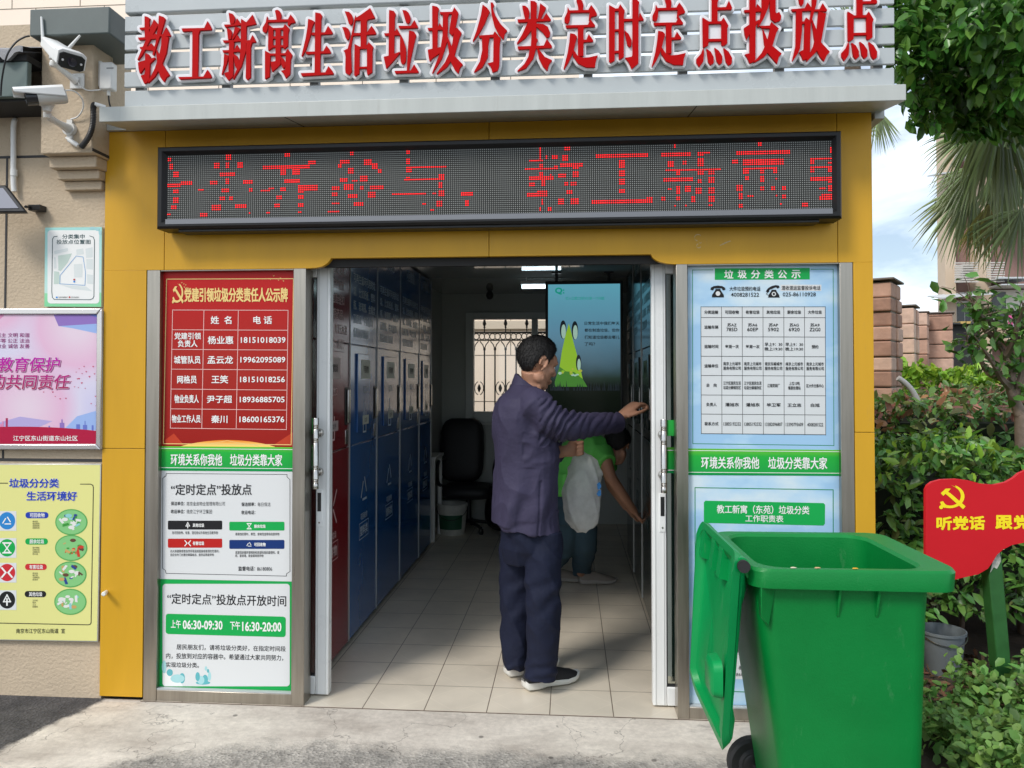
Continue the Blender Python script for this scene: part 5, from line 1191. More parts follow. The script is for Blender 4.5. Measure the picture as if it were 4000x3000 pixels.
for x0, y0, x1, y1 in ((312, 330, 298, 122), (480, 365, 577, 255)):
    b = MB(); p0, p1 = P(*zA(x0, y0), -.25), P(*zA(x1, y1), -.25); b.tube([p0, p0 + (p1 - p0) * .2, p1], [.0065, .0075, .0045], 10); b.build('antenna', M_white, cu_, smooth=60)
b = MB(); K0 = P(*zA(385, 430), -.25); K1 = P(*zA(385, 462), -.25); K3 = P(*zA(548, 580), PF - .015)
b.tube([P(*zA(385, 400), -.25), K0], .018, 14); b.lathe(K1, [(0, -.012), (.014, -.012), (.017, 0), (.014, .016), (0, .016)], 14); b.tube([K1, K1 + (K3 - K1) * .3, K1 + (K3 - K1) * .7, K3], [.010, .011, .014, .022], 12)
b.box((K3.x - .034, PF - .012, K3.z - .036), (K3.x + .034, PF, K3.z + .036)); b.build('bracket_arm', M_white, cu_, smooth=50, bevel=.003)
b = MB(); b.tube(catmull([P(*zA(x, y), yy) for x, y, yy in ((545, 565, -.15), (580, 620, -.15), (630, 650, -.14), (690, 650, -.12))] + [Vector((px1 + .02, -.10, P(*zA(715, 640), -.11).z))], 6), .003, 8); b.build('cable', M_white, cu_, smooth=60)
# grey inline connector and corrugated hose
pts = [P(*zA(x, y), yy) for x, y, yy in ((585, 1060, -.15), (630, 1000, -.16), (660, 930, -.17), (672, 850, -.175), (672, 775, -.18), (682, 752, -.17))]
cp = catmull(pts, 14); b = MB(); b.tube(cp, [.0115 + .0022 * (k % 2) for k in range(len(cp))], 12)
hs = b.build('corrugated_hose', M_black, None, smooth=0); tag(hs, 'black corrugated cable hose curving from the pier up to the canopy corner', 'cable hose')
b = MB(); q = P(*zA(685, 750), -.18); b.tube([q + Vector((-.004, 0, 0)), q + Vector((.03, .03, -.006))], .011, 12); tag(b.build('pipe_stub', M_white, None), 'stub of white pipe poking out at the canopy corner', 'pipe')
b = MB(); p0, p1 = P(*zA(495, 1005), -.145), P(*zA(565, 1050), -.145); b.tube([p0 - (p1 - p0) * .3, p0, p0 + (p1 - p0) * .02, p1, p1 + (p1 - p0) * .05], [.004, .005, .011, .011, .006], 12)
tag(b.build('cable_connector', M_white, None, smooth=50), 'white waterproof cable connector under the lower security camera', 'connector')
b = MB(); b.tube(catmull([P(*zA(x, y), yy) for x, y, yy in ((5, 690, -.24), (15, 560, -.26), (50, 400, -.28), (110, 310, -.27), (170, 270, -.26), (215, 258, -.25))], 6), .004, 8); tag(b.build('cable', M_black, None, smooth=60), 'thin dark cable looping in front of the tiled eave', 'cable')
# knob on the yellow panel
kb = P(*zF(550, 748), -.0); b = MB(); p1 = P(*zF(538, 757), -.05)
b.tube([kb + Vector((.002, .0, .003)), kb + (p1 - kb) * .4, p1, p1 + (p1 - kb) * .1], [.008, .010, .011, .007], 14); tag(b.build('hose_knob', M_white, None, smooth=50), 'small white plastic knob sticking out of the yellow panel by the yellow poster', 'knob')
# ------------------------------------------------------------------ lockers along both walls
def text3(b, body, o, ud, vd, wd, ht, k=0, bold=.006, nrm=None):
    v, f = glyphs(body, min(bold, .004)); e = max(0, bold - .004) * .75 * ht; nrm = nrm or Vector((0, 0, 0))
    for i, (ox, oy) in enumerate([(0, 0)] if e <= 0 else [(-e, -e), (e, e), (-e, e), (e, -e)]):
        b.add([o + ud * (wd * u + ox) + vd * (ht * t + oy) + nrm * (.00004 * i) for u, t in v], f, k)
XL, XR = -1.263, .495
yb = [G(*zJ(x, y)).y for x, y in ((285, 1185), (483, 955), (630, 760), (752, 600), (845, 500))]
zmid = (PX(*zI(330, 690), XL).z + PX(*zI(840, 772), XL).z) / 2; zlow = (PX(*zI(330, 1372), XL).z + PX(*zI(840, 1213), XL).z) / 2
M_lk = {'blue': mat('blue_locker', (.016, .095, .30), .13, var=.04, vs=3, spec=1.0), 'red': mat('red_locker', (.17, .008, .012), .16, var=.04, vs=3, spec=.4), 'dark': mat('shaded_locker', (.006, .016, .014), .14, var=.05, vs=3, spec=.5)}  # right-hand lockers: shade is put into the near-black green base colour
M_prt = {'blue': mat('locker_print', (.45, .55, .66), .4), 'red': mat('locker_print_red', (.50, .36, .36), .4), 'dark': mat('locker_print_shaded', (.06, .10, .11), .4)}  # right-hand print is white lettering with the shade put into its colour
M_lab = {'blue': mat('locker_label', (.52, .56, .50), .45), 'red': mat('locker_label_red', (.42, .33, .32), .45), 'dark': mat('locker_label_shaded', (.05, .07, .075), .45)}  # right-hand labels carry the same painted-in shade
M_trim = mat('locker_trim', (.40, .42, .42), .35, .4)
TXT = {'blue': ('可回收物', ('可再生循环利用的垃', '圾、比如纸板、塑料', '瓶、玻璃瓶、金属类', '瓦楞纸、牛奶盒等', '低附加值物质')), 'red': ('有害垃圾', ('人体健康造成直接', '或潜在危害的物质', '，比如充电及纽扣', '电池、过期药品、', '杀虫剂瓶、废旧油漆', '水银温度计、废灯', '管等。')), 'dark': ('厨余垃圾', ('易腐烂的生物质废弃', '物、比如剩菜剩饭、', '瓜皮果核、花卉绿植', '过期食品等'))}
def locker(y0, y1, xf, nx, col, label, group):
    W_ = y1 - y0; ud = Vector((0, nx, 0)); vd = Vector((0, 0, 1)); N = Vector((nx, 0, 0))
    o0 = Vector((xf, y0 if nx > 0 else y1, 0))
    t = thing('locker', label, 'locker', (xf, (y0 + y1) / 2, 0), group)
    def q(u, z, d=0.0): return o0 + ud * u + vd * z + N * d
    def slab(u0, u1, z0, z1, d0, d1):
        b = MB(); a, c = q(u0, z0, d0), q(u1, z1, d1); b.box(a, c); return b
    m, mp, ml = M_lk[col], M_prt[col], M_lab[col]
    slab(0, W_, .035, 2.428, -.48, -.02).build('body', m, t)
    slab(.02, W_ - .02, 0, .034, -.47, -.05).build('plinth', M_dark, t)
    slab(.006, W_ - .010, zmid + .003, 2.424, -.019, 0).build('upper_door', m, t, bevel=.002)
    slab(.006, W_ - .010, zlow + .003, zmid - .003, -.019, -.003).build('middle_panel', m, t, bevel=.002)
    slab(.006, W_ - .010, .04, zlow - .003, -.019, -.001).build('lower_door', m, t, bevel=.002)
    slab(W_ - .009, W_, .036, 2.426, -.019, .004).build('edge_trim', M_trim, t)
    d = slab(W_ * .22, W_ * .79, zlow + .07, zmid - .05, -.0025, .008).build('deposit_door', m, t, bevel=.003)
    slab(W_ * .335, W_ * .665, zmid - .20, zmid - .085, .0085, .0095).build('label_plate', ml, d)
    slab(W_ * .39, W_ * .61, zlow + .11, zlow + .165, .0085, .0095).build('label_plate', ml, d)
    b = MB(); text3(b, TXT[col][0], q(W_ * .41, zmid - .165, .0101), ud, vd, W_ * .18, .045, bold=.015); text3(b, '拉手', q(W_ * .45, zlow + .122, .0101), ud, vd, W_ * .10, .028, bold=.01); b.build('label_lettering', K_ink, d, smooth=0, flip=False)
    b = MB(); text3(b, '投放口', q(W_ * .42, zmid - .29, .0088), ud, vd, W_ * .16, .045, bold=.01, nrm=N)
    for u0, u1, z0, z1 in ((.45, .47, -.44, -.34), (.42, .50, -.44, -.43), (.40, .42, -.52, -.40), (.50, .52, -.52, -.40), (.40, .52, -.53, -.52)):
        p = [q(W_ * u0, zmid + z0, .0088), q(W_ * u1, zmid + z0, .0088), q(W_ * u1, zmid + z1, .0088), q(W_ * u0, zmid + z1, .0088)]; b.add(p, [(0, 1, 2, 3)])
    b.build('chute_mark', mp, d, smooth=0, flip=False)
    b = MB(); hh = .19; zc = zmid - .36
    b.box(q(W_ * .845, zc - .10, -.0025), q(W_ * .965, zc + .11, .003)); hd = b.build('handle', M_black, t, bevel=.002)
    b = MB(); b.prism([q(W_ * .88, zc - .09, .004), q(W_ * .955, zc - .09, .004), q(W_ * .955, zc + .10, .004), q(W_ * .88, zc + .10, .004)], N * .012); b.build('pull', M_chrome, hd, bevel=.004)
    b = MB(); b.box(q(W_ * .87, zc - .21, -.0025), q(W_ * .95, zc - .13, .002)); b.build('lock', M_chrome, t, bevel=.002)
    b = MB(); ls = TXT[col][1]
    text3(b, TXT[col][0], q(W_ * .30, 2.30, .0008), ud, vd, W_ * .40, .09, bold=.014, nrm=N)
    for i, l in enumerate(ls): text3(b, l, q(W_ * .10, 2.19 - .081 * (i + 1), .0008), ud, vd, W_ * .80 * len(l) / max(len(x) for x in ls), .056, bold=.010, nrm=N)
    b.build('lettering', mp, t, smooth=0, flip=False)
    b = MB(); c = (W_ * .5, zlow - .30); tri = [(c[0] + .085 * math.sin(R_(a)), c[1] + .10 * math.cos(R_(a))) for a in (0, 120, 240)]
    if col == 'red': segs = [((c[0] - .08, c[1] + .09), (c[0] - .02, c[1] + .01)), ((c[0] + .08, c[1] + .09), (c[0] + .02, c[1] + .01)), ((c[0] - .08, c[1] - .09), (c[0] - .02, c[1] - .01)), ((c[0] + .08, c[1] - .09), (c[0] + .02, c[1] - .01))]
    else: segs = [((a[0] * .9 + b_[0] * .1, a[1] * .9 + b_[1] * .1), (a[0] * .25 + b_[0] * .75, a[1] * .25 + b_[1] * .75)) for a, b_ in zip(tri, tri[1:] + tri[:1])]
    for (x0, z0), (x1, z1) in segs:
        dx, dz = x1 - x0, z1 - z0; L = math.hypot(dx, dz); nx_, nz_ = -dz / L * .007, dx / L * .007
        b.add([q(x0 + nx_, z0 + nz_, .0004), q(x1 + nx_, z1 + nz_, .0004), q(x1 - nx_, z1 - nz_, .0004), q(x0 - nx_, z0 - nz_, .0004)], [(0, 1, 2, 3)])
    text3(b, TXT[col][0], q(c[0] - .075, c[1] - .17, .0004), ud, vd, .15, .04, bold=.012, nrm=N)
    text3(b, {'blue': '塑料类', 'red': '有害物', 'dark': '厨余类'}[col], q(c[0] - .085, c[1] - .265, .0004), ud, vd, .17, .06, bold=.02, nrm=N)
    z0, z1 = c[1] - .285, c[1] - .185
    for u0, u1, a0, a1 in ((-.105, .105, z0, z0 + .004), (-.105, .105, z1 - .004, z1), (-.105, -.101, z0 + .004, z1 - .004), (.101, .105, z0 + .004, z1 - .004)):
        b.add([q(c[0] + u0, a0, .0004), q(c[0] + u1, a0, .0004), q(c[0] + u1, a1, .0004), q(c[0] + u0, a1, .0004)], [(0, 1, 2, 3)])
    b.build('emblem', mp, t, smooth=0, flip=False)
    return t
locker(yb[0] - .64, yb[0] - .003, XL, 1, 'red', 'dark red hazardous waste locker just inside the doorway', 'waste lockers along the left wall')
names = ('first blue locker, directly behind the dark red locker', 'second blue locker behind the red one, with blurred print on its upper door', 'third blue locker from the red one, glossy with a pale reflection', 'last and farthest blue locker, next to the white partition')
for k in range(4): locker(yb[k], yb[k + 1] - .003, XL, 1, 'blue', names[k], 'waste lockers along the left wall')
names = ('nearest dark locker on the right, beside the reaching hand', 'second dark locker on the right, behind the nearest one', 'third dark locker on the right, where the bending worker reaches in', 'farthest dark locker on the right, behind the hanging screen')
for k in range(4): locker(.40 + .68 * k, .40 + .68 * k + .677, XR, -1, 'dark', names[k], 'dark waste lockers along the right wall')
# ------------------------------------------------------------------ hanging portrait screen
TY = 2.9
tz0, tz1 = 1.20, 2.362; tx0, tx1 = P(*zK(548, 500), TY).x, P(*zK(1050, 500), TY).x
tv = thing('hanging_screen', 'tall portrait display screen hanging from the ceiling, showing blue sky and grass', 'screen', ((tx0 + tx1) / 2, TY, tz1))
b = MB(); b.box((tx0, TY, tz0), (tx1, TY + .06, tz1)); b.build('case', M_black, tv, bevel=.004)
s = Sheet(TY - .0015, zK)
M_scr = gradient_mat('screen_picture', [(0, (.002, .004, .002)), (.20, (.004, .008, .004)), (.27, (.02, .04, .03)), (.40, (.075, .15, .20)), (.65, (.12, .29, .41)), (1, (.13, .43, .55))], 'Z', 1.25, 2.335, .15, noise=.10, emit=.62)
s.poly([(566, 268), (1032, 262), (1036, 1104), (566, 1104)], M_scr, 1, 'display')
def em(n, c, e=.8): return mat(n, c, .3, emit=e * .8)
E_gr = em('screen_lime', (.26, .48, .02)); E_dk = em('screen_dark', (.006, .012, .018), .6); E_pl = em('screen_pale', (.34, .52, .42)); E_tl = em('screen_green_text', (.01, .30, .22)); E_gd = em('screen_leaf', (.05, .20, .02)); E_yl = em('screen_yellow', (.40, .42, .05))
s.poly([(700, 520), (712, 560), (730, 640), (752, 720), (772, 800), (790, 880), (735, 905), (640, 905), (640, 800), (655, 700), (675, 610)], E_gr, 2, 'picture')
s.poly([(640, 800), (680, 830), (735, 835), (790, 880), (820, 930), (600, 930), (620, 860)], E_gd, 2.4, 'picture')
for x, y, rx, ry in ((665, 560, 17, 56), (741, 565, 17, 56), (765, 775, 13, 48)): s.disk(x - 2, y, rx + 4, ry + 4, E_dk, 2.6, 'picture'); s.disk(x + 1, y + 12, rx - 2, ry - 10, E_pl, 3, 'picture')
for k in range(60):
    x = 575 + 455 * rnd.random(); h = 25 + 45 * rnd.random(); s.poly([(x - 5, 955), (x + 5, 955), (x + rnd.uniform(-8, 8), 955 - h)], E_dk, 3.2 + k * .01, 'picture')
for k in range(14): x, y = 640 + 150 * rnd.random(), 815 + 60 * rnd.random(); s.disk(x, y, 7 + 6 * rnd.random(), 5 + 5 * rnd.random(), (E_yl, E_pl, E_gr)[k % 3], 3 + k * .03, 'picture', 8)
s.text('Q:', 612, 289, 670, 332, E_tl, .05); s.text('切入正题之前问大家一个问题：', 678, 347, 935, 367, E_tl, .008)
for i, tx in enumerate(('日常生活中我们每天', '都在制造垃圾，但你', '们知道垃圾都去哪儿', '了吗？')): s.text(tx, 802, 508 + 45 * i, 1028 if i < 3 else 870, 530 + 45 * i, E_dk, .03)
s.build(tv)
for x in (620, 960):
    b = MB(); p = P(*zK(x, 240), TY); b.box((p.x - .012, TY + .02, tz1 - .05), (p.x + .012, TY + .045, ZC - .0005)); b.box((p.x - .04, TY + .01, ZC - .011), (p.x + .04, TY + .055, ZC - .0004)); b.build('ceiling_bracket', M_black, tv)
# ------------------------------------------------------------------ ceiling lamp, dome camera, chair, pail, side table
ly = 3.25; a, c = P(*zK(396, 283), ly), P(*zK(548, 283), ly)
lam = thing('tube_lamp', 'lit fluorescent tube lamp hanging under the ceiling beside the screen', 'lamp', (a.x, ly, a.z))
b = MB(); b.box((a.x - .01, ly - .02, a.z + .022), (a.x + .36, ly + .02, a.z + .05)); b.build('batten', M_white, lam)
b = MB(); b.tube([(a.x + .0, ly, a.z), (a.x + .35, ly, a.z)], .016, 12); b.build('tube', mat('lamp_tube', (.75, .92, 1.0), .5, emit=3.5), lam)
for x in (a.x + .04, a.x + .31):
    b = MB(); b.box((x - .004, ly - .004, a.z + .05), (x + .004, ly + .004, ZC - .0004)); b.build('hanger', M_white, lam)
b = MB(); p = P(*zI(1245, 358), 4.3); b.lathe((p.x, p.y, p.z), [(0, -.042), (.022, -.036), (.036, -.015), (.040, .008), (.034, .03), (.02, .045), (.02, ZC - .0005 - p.z), (0, ZC - .0005 - p.z)], 16)
tag(b.build('dome_camera', M_black, None, smooth=60), 'small black dome camera under the ceiling at the back wall', 'security camera')
ch = thing('office_chair', 'black padded office chair with loop armrests in the dark back corner', 'chair', (-1.0, 4.22, 0))
M_ch = mat('chair_black', (.012, .012, .015), .55)
def soft(b, c, hx, hy, hz, lean=0.0, n=10, pw=4.0):
    rings = []
    for i in range(1, n):
        ph = math.pi * i / n - math.pi / 2; ring = []
        sg = lambda v, e: math.copysign(abs(v) ** e, v)
        for j in range(20):
            a_ = 2 * math.pi * j / 20; e = 2 / pw
            x = hx * sg(math.cos(a_), e) * abs(math.cos(ph)) ** e; y = hy * sg(math.sin(a_), e) * abs(math.cos(ph)) ** e; z = hz * sg(math.sin(ph), e)
            ring.append(Vector(c) + Vector((x, y + z * lean, z)))
        rings.append(ring)
    b.loft(rings)
b = MB(); soft(b, (-1.12, 4.36, .79), .23, .10, .33, .12); b.build('backrest', M_ch, ch, smooth=60)
b = MB(); soft(b, (-1.02, 4.12, .40), .26, .25, .07); b.build('seat', M_ch, ch, smooth=60)
for sx in (-1.29, -.73):
    b = MB(); b.tube(catmull([(sx, 4.29, .50), (sx, 4.31, .66), (sx, 4.19, .72), (sx, 3.91, .71), (sx, 3.81, .62), (sx, 3.89, .50), (sx + (.05 if sx < -1 else -.05), 3.99, .45)], 6), .018, 10); b.build('armrest', M_black, ch, smooth=60)
b = MB(); b.tube([(-1.02, 4.12, .08), (-1.02, 4.12, .40)], .028, 12)
for k in range(5):
    a_ = 2 * math.pi * k / 5 + .3; b.tube([(-1.02, 4.12, .10), (-1.02 + .26 * math.cos(a_), 4.12 + .26 * math.sin(a_), .065)], [.022, .015], 8); b.lathe((-1.02 + .26 * math.cos(a_), 4.12 + .26 * math.sin(a_), .028), [(0, -.028), (.02, -.026), (.026, 0), (.02, .026), (0, .028)], 10)
b.build('base', M_black, ch, smooth=50)
p = G(1768, 2084); pc = Vector((p.x, p.y, 0))
pail = thing('pail', 'dirty white paint pail with a green and black label on the floor by the chair', 'pail', pc)
b = MB(); b.lathe(pc, [(0, .0), (.118, .0), (.124, .01), (.145, .27), (.152, .272), (.152, .30), (.145, .302), (.14, .29), (.118, .02), (0, .018)], 24); b.build('bucket', mat('pail_white', (.55, .55, .50), .5, var=.2, vs=8), pail, smooth=50)
b = MB(); b.tube([pc + Vector((.154 * math.cos(a_), -.154 * math.sin(a_), .275 - .12 * math.sin(a_))) for a_ in [math.pi * k / 12 for k in range(13)]], .003, 6); b.build('handle', M_black, pail)
b = MB(); rings = [[pc + Vector(((.1265 + .019 * z / .27 + .002) * math.cos(a_), (.1265 + .019 * z / .27 + .002) * math.sin(a_), z)) for a_ in [R_(-150 + 10 * k) for k in range(12)]] for z in (.06, .20)]
b.loft(rings, caps=False, closed=False); b.build('label', mat('pail_label', (.02, .10, .05), .5), pail)
st = thing('side_table', 'narrow white side table against the white partition, past the farthest blue locker', 'table', (-1.31, 3.72, 0))
zt_ = PX(*zI(875, 1440), -1.3).z
b = MB(); b.box((-1.368, 3.52, zt_ - .03), (-1.25, 3.98, zt_)); b.build('top', M_white, st, bevel=.004)
for y in (3.55, 3.93):
    b = MB(); b.box((-1.30, y - .015, 0), (-1.262, y + .015, zt_ - .0305)); b.build('leg', M_white, st)
bag = thing('dark_heap', 'heap of added dark sacks on the floor beside the office chair', 'sacks', (-.60, 4.15, 0))  # dark filler lumps added by the chair to keep the corner dark
b = MB()
for c_, r_ in (((-.62, 4.12, .2), .24), ((-.35, 4.2, .16), .2)): soft(b, c_, r_, r_ * .9, c_[2], 0, 10, 2.6)
b.build('sack', mat('heap_black', (.012, .012, .013), .3, bump=.8, bs=18), bag, smooth=60)

# ------------------------------------------------------------------ wrought iron grille outside the back window
grl = thing('iron_grille', 'black wrought iron fence with spear tops, seen through the back window', 'fence', (-.6, 4.95, 0))
M_iron = mat('wrought_iron', (.012, .012, .012), .5)
GY = 4.95; zt1 = P(*zK(300, 580), GY).z; zt2 = P(*zK(300, 628), GY).z
b = MB()
for z in (zt1, zt2): b.box((-2.2, GY - .012, z - .008), (.9, GY + .012, z + .008))
b.box((-2.2, GY - .012, .25), (.9, GY + .012, .27)); b.build('rail', M_iron, grl)
x00 = P(*zK(153, 800), GY).x; dxb = (P(*zK(290, 800), GY).x - x00) / 2
for k in range(-12, 18):
    x = x00 + k * dxb
    b = MB(); b.tube([(x, GY, 0), (x, GY, zt2 - .10)], .009, 6)
    b.tube([(x, GY, zt2 - .10), (x + dxb * .16, GY, zt2 - .05), (x + dxb * .42, GY, zt2 - .012)], .006, 5); b.tube([(x, GY, zt2 - .10), (x - dxb * .16, GY, zt2 - .05), (x - dxb * .42, GY, zt2 - .012)], .006, 5)
    b.lathe((x, GY, zt2 - .10), [(0, -.02), (.014, -.014), (.014, .014), (0, .02)], 8)
    if k % 2 == 0:
        b.tube([(x, GY, zt1), (x, GY, zt1 + .05)], .007, 6); b.lathe((x, GY, zt1 + .05), [(.006, 0), (.014, .012), (.008, .022), (.022, .05), (.016, .075), (.006, .11), (0, .13)], 8)
    b.build('baluster', M_iron, grl, smooth=50)
    b = MB(); zc = (zt1 + zt2) / 2; R0 = (zt1 - zt2) / 2 - .008
    for dx in (-.028, .028): b.tube([(x + dx + R0 * .9 * math.cos(a_), GY, zc + R0 * math.sin(a_)) for a_ in [2 * math.pi * q_ / 12 for q_ in range(13)]], .005, 5)
    if k % 3:
        zc = P(*zK(300, 940), GY).z
        for sg in (-1, 1): b.tube([(x + dxb * .5 + sg * dxb * .42 * math.sin(a_), GY, zc + .075 * math.cos(a_)) for a_ in [math.pi * (.08 + .84 * q_ / 10) for q_ in range(11)]], .005, 5)
        b.lathe((x + dxb * .5, GY, zc), [(0, -.05), (.012, -.03), (.022, 0), (.012, .03), (0, .05)], 8)
    b.build('scroll', M_iron, grl, smooth=50)
# beige tiled block behind
bb = thing('apartment_block', 'beige tiled apartment block wall rising behind the kiosk and the slat sign', 'building', (-4, 7.0, 0))
M_bt = mat('beige_wall_tile', (.90, .76, .63), .6, var=.04, vs=1.2); BY = 6.6; bxr = P(2262, 290, BY).x
b = MB(); b.box((-16, BY, -.03), (bxr, 16, 14)); b.build('wall', M_bt, bb)
f = MB()
z0 = P(*zK(200, 890), BY).z; M_bj = mat('tile_joint', (.22, .18, .14), .7)
zs_ = [z0 - .9 + .62 * k for k in range(20)]
for z in zs_: f.box((-15.9, BY - .003, z - .005), (bxr - .001, BY + .01, z + .005))
xj0 = P(*zK(323, 760), BY).x
for r_ in range(19):
    for k in range(-14, 4):
        x = xj0 + 1.02 * k + (.36 if r_ % 2 else 0)
        if x < bxr - .03: f.box((x - .005, BY - .003, zs_[r_] + .0055), (x + .005, BY + .01, zs_[r_ + 1] - .0055))
f.build('joint', M_bj, bb)
b = MB(); zc = P(*zK(300, 560), BY).z; b.box((-15.9, BY - .05, zc), (bxr - .01, BY - .0035, zc + .12)); b.build('cornice', mat('cornice_tile', (.66, .56, .44), .6), bb, bevel=.01)
# ------------------------------------------------------------------ people
from mathutils import noise as NZ
def organic(b, name, m, parent, voxel=.006, it=6, disp=None, loc=None):
    """fuse overlapping closed shapes into one smooth skin"""
    me = bpy.data.meshes.new(name); me.from_pydata([tuple(v) for v in b.v], [], b.f)
    bm = bmesh.new(); bm.from_mesh(me); bmesh.ops.recalc_face_normals(bm, faces=bm.faces); bm.to_mesh(me); bm.free()
    o = bpy.data.objects.new(name, me); COL.objects.link(o)
    r = o.modifiers.new('r', 'REMESH'); r.mode = 'VOXEL'; r.voxel_size = voxel
    if it:
        s = o.modifiers.new('s', 'SMOOTH'); s.factor = .5; s.iterations = it
    dg = bpy.context.evaluated_depsgraph_get(); m2 = bpy.data.meshes.new_from_object(o.evaluated_get(dg))
    bpy.data.objects.remove(o); bpy.data.meshes.remove(me)
    m2.name = name; m2.materials.clear(); m2.materials.append(m)
    if disp:
        n = len(m2.vertices); co = np.empty(n * 3); no = np.empty(n * 3); m2.vertices.foreach_get('co', co); m2.vertices.foreach_get('normal', no)
        co = co.reshape(-1, 3); no = no.reshape(-1, 3)
        d = np.array([disp(Vector(c)) for c in co]); m2.vertices.foreach_set('co', (co + no * d[:, None]).ravel())
    off = root_loc(parent) if parent is not None else (loc or Vector((0, 0, 0)))
    m2.transform(Matrix.Translation(-Vector(off)))
    m2.polygons.foreach_set('use_smooth', [True] * len(m2.polygons)); m2.update()
    o = bpy.data.objects.new(name, m2); COL.objects.link(o)
    if parent is not None: o.parent = parent
    else: o.location = off
    return o
FH = Vector((FW.x, FW.y, 0)).normalized()
def oring(l, r, py, dep, hd, py2=None, n=28, pw=2.3):
    """horizontal ring: left and right silhouette in pixels at a depth, half depth in metres"""
    A, B = Wd(l, py, dep), Wd(r, py if py2 is None else py2, dep); c = (A + B) / 2; a = (B - A) / 2; out = []
    for k in range(n):
        t = 2 * math.pi * k / n; cs, sn = math.cos(t), math.sin(t); e = 2 / pw
        out.append(c + a * math.copysign(abs(cs) ** e, cs) + FH * hd * math.copysign(abs(sn) ** e, sn))
    return out
def ball(b, c, rx, ry=None, rz=None, fr=None, n=14):
    ry = ry or rx; rz = rz or rx; c = Vector(c); X, Y, Z = fr or (Vector((1, 0, 0)), Vector((0, 1, 0)), Vector((0, 0, 1)))
    b.loft([[c + X * (rx * math.cos(2 * math.pi * j / n) * math.cos(p)) + Y * (ry * math.sin(2 * math.pi * j / n) * math.cos(p)) + Z * (rz * math.sin(p)) for j in range(n)] for p in [math.pi * (i / 9 - .5) * .98 for i in range(10)]])
def ridge(p, fx, fy, fz, seed): return 1 - abs(NZ.noise(Vector((p.x * fx + seed, p.y * fy + seed * .7, p.z * fz)))) * 2
def head_shapes(b, O, X, Y, Z, s=1.0):
    fr = (X, Y, Z); T = lambda x, y, z: O + (X * x + Y * y + Z * z) * s
    ball(b, T(-.014, 0, .036), .098 * s, .077 * s, .090 * s, fr); ball(b, T(.032, 0, -.028), .060 * s, .060 * s, .088 * s, fr); ball(b, T(.058, 0, -.098), .030 * s, .030 * s, .024 * s, fr)
    ball(b, T(.052, 0, .030), .05 * s, .058 * s, .05 * s, fr)
    for q in (-1, 1):
        ball(b, T(.004, q * .050, -.070), .032 * s, .018 * s, .03 * s, fr); ball(b, T(.058, q * .044, -.020), .026 * s, .022 * s, .022 * s, fr); ball(b, T(.080, q * .028, .026), .016 * s, .026 * s, .010 * s, fr)
        b.tube([T(.008, q * .052, -.068), T(.04, q * .036, -.095), T(.060, q * .016, -.108)], [.020 * s, .019 * s, .020 * s], 10)
        for k in range(9):
            a = R_(-110 + 235 * k / 8); ball(b, T(-.014 + .021 * math.sin(a + .25), q * (.079 + .008 * (1 - math.cos(a)) * .5), -.002 + .030 * math.cos(a)), .0075 * s, .006 * s, .0075 * s, fr, 8)
        ball(b, T(-.010, q * .076, -.034), .008 * s, .006 * s, .010 * s, fr, 8); ball(b, T(-.012, q * .074, .0), .014 * s, .006 * s, .02 * s, fr, 8)
        ball(b, T(.101, q * .011, -.034), .010 * s, .008 * s, .008 * s, fr, 8)
        ball(b, T(.086, q * .017, -.068), .010 * s, .018 * s, .006 * s, fr, 8)
    b.tube([T(.088, 0, .018), T(.104, 0, -.012), T(.114, 0, -.030)], [.009 * s, .010 * s, .012 * s], 10)
    ball(b, T(.094, 0, -.063), .010 * s, .022 * s, .006 * s, fr, 8); ball(b, T(.091, 0, -.077), .011 * s, .020 * s, .007 * s, fr, 8)
    return T
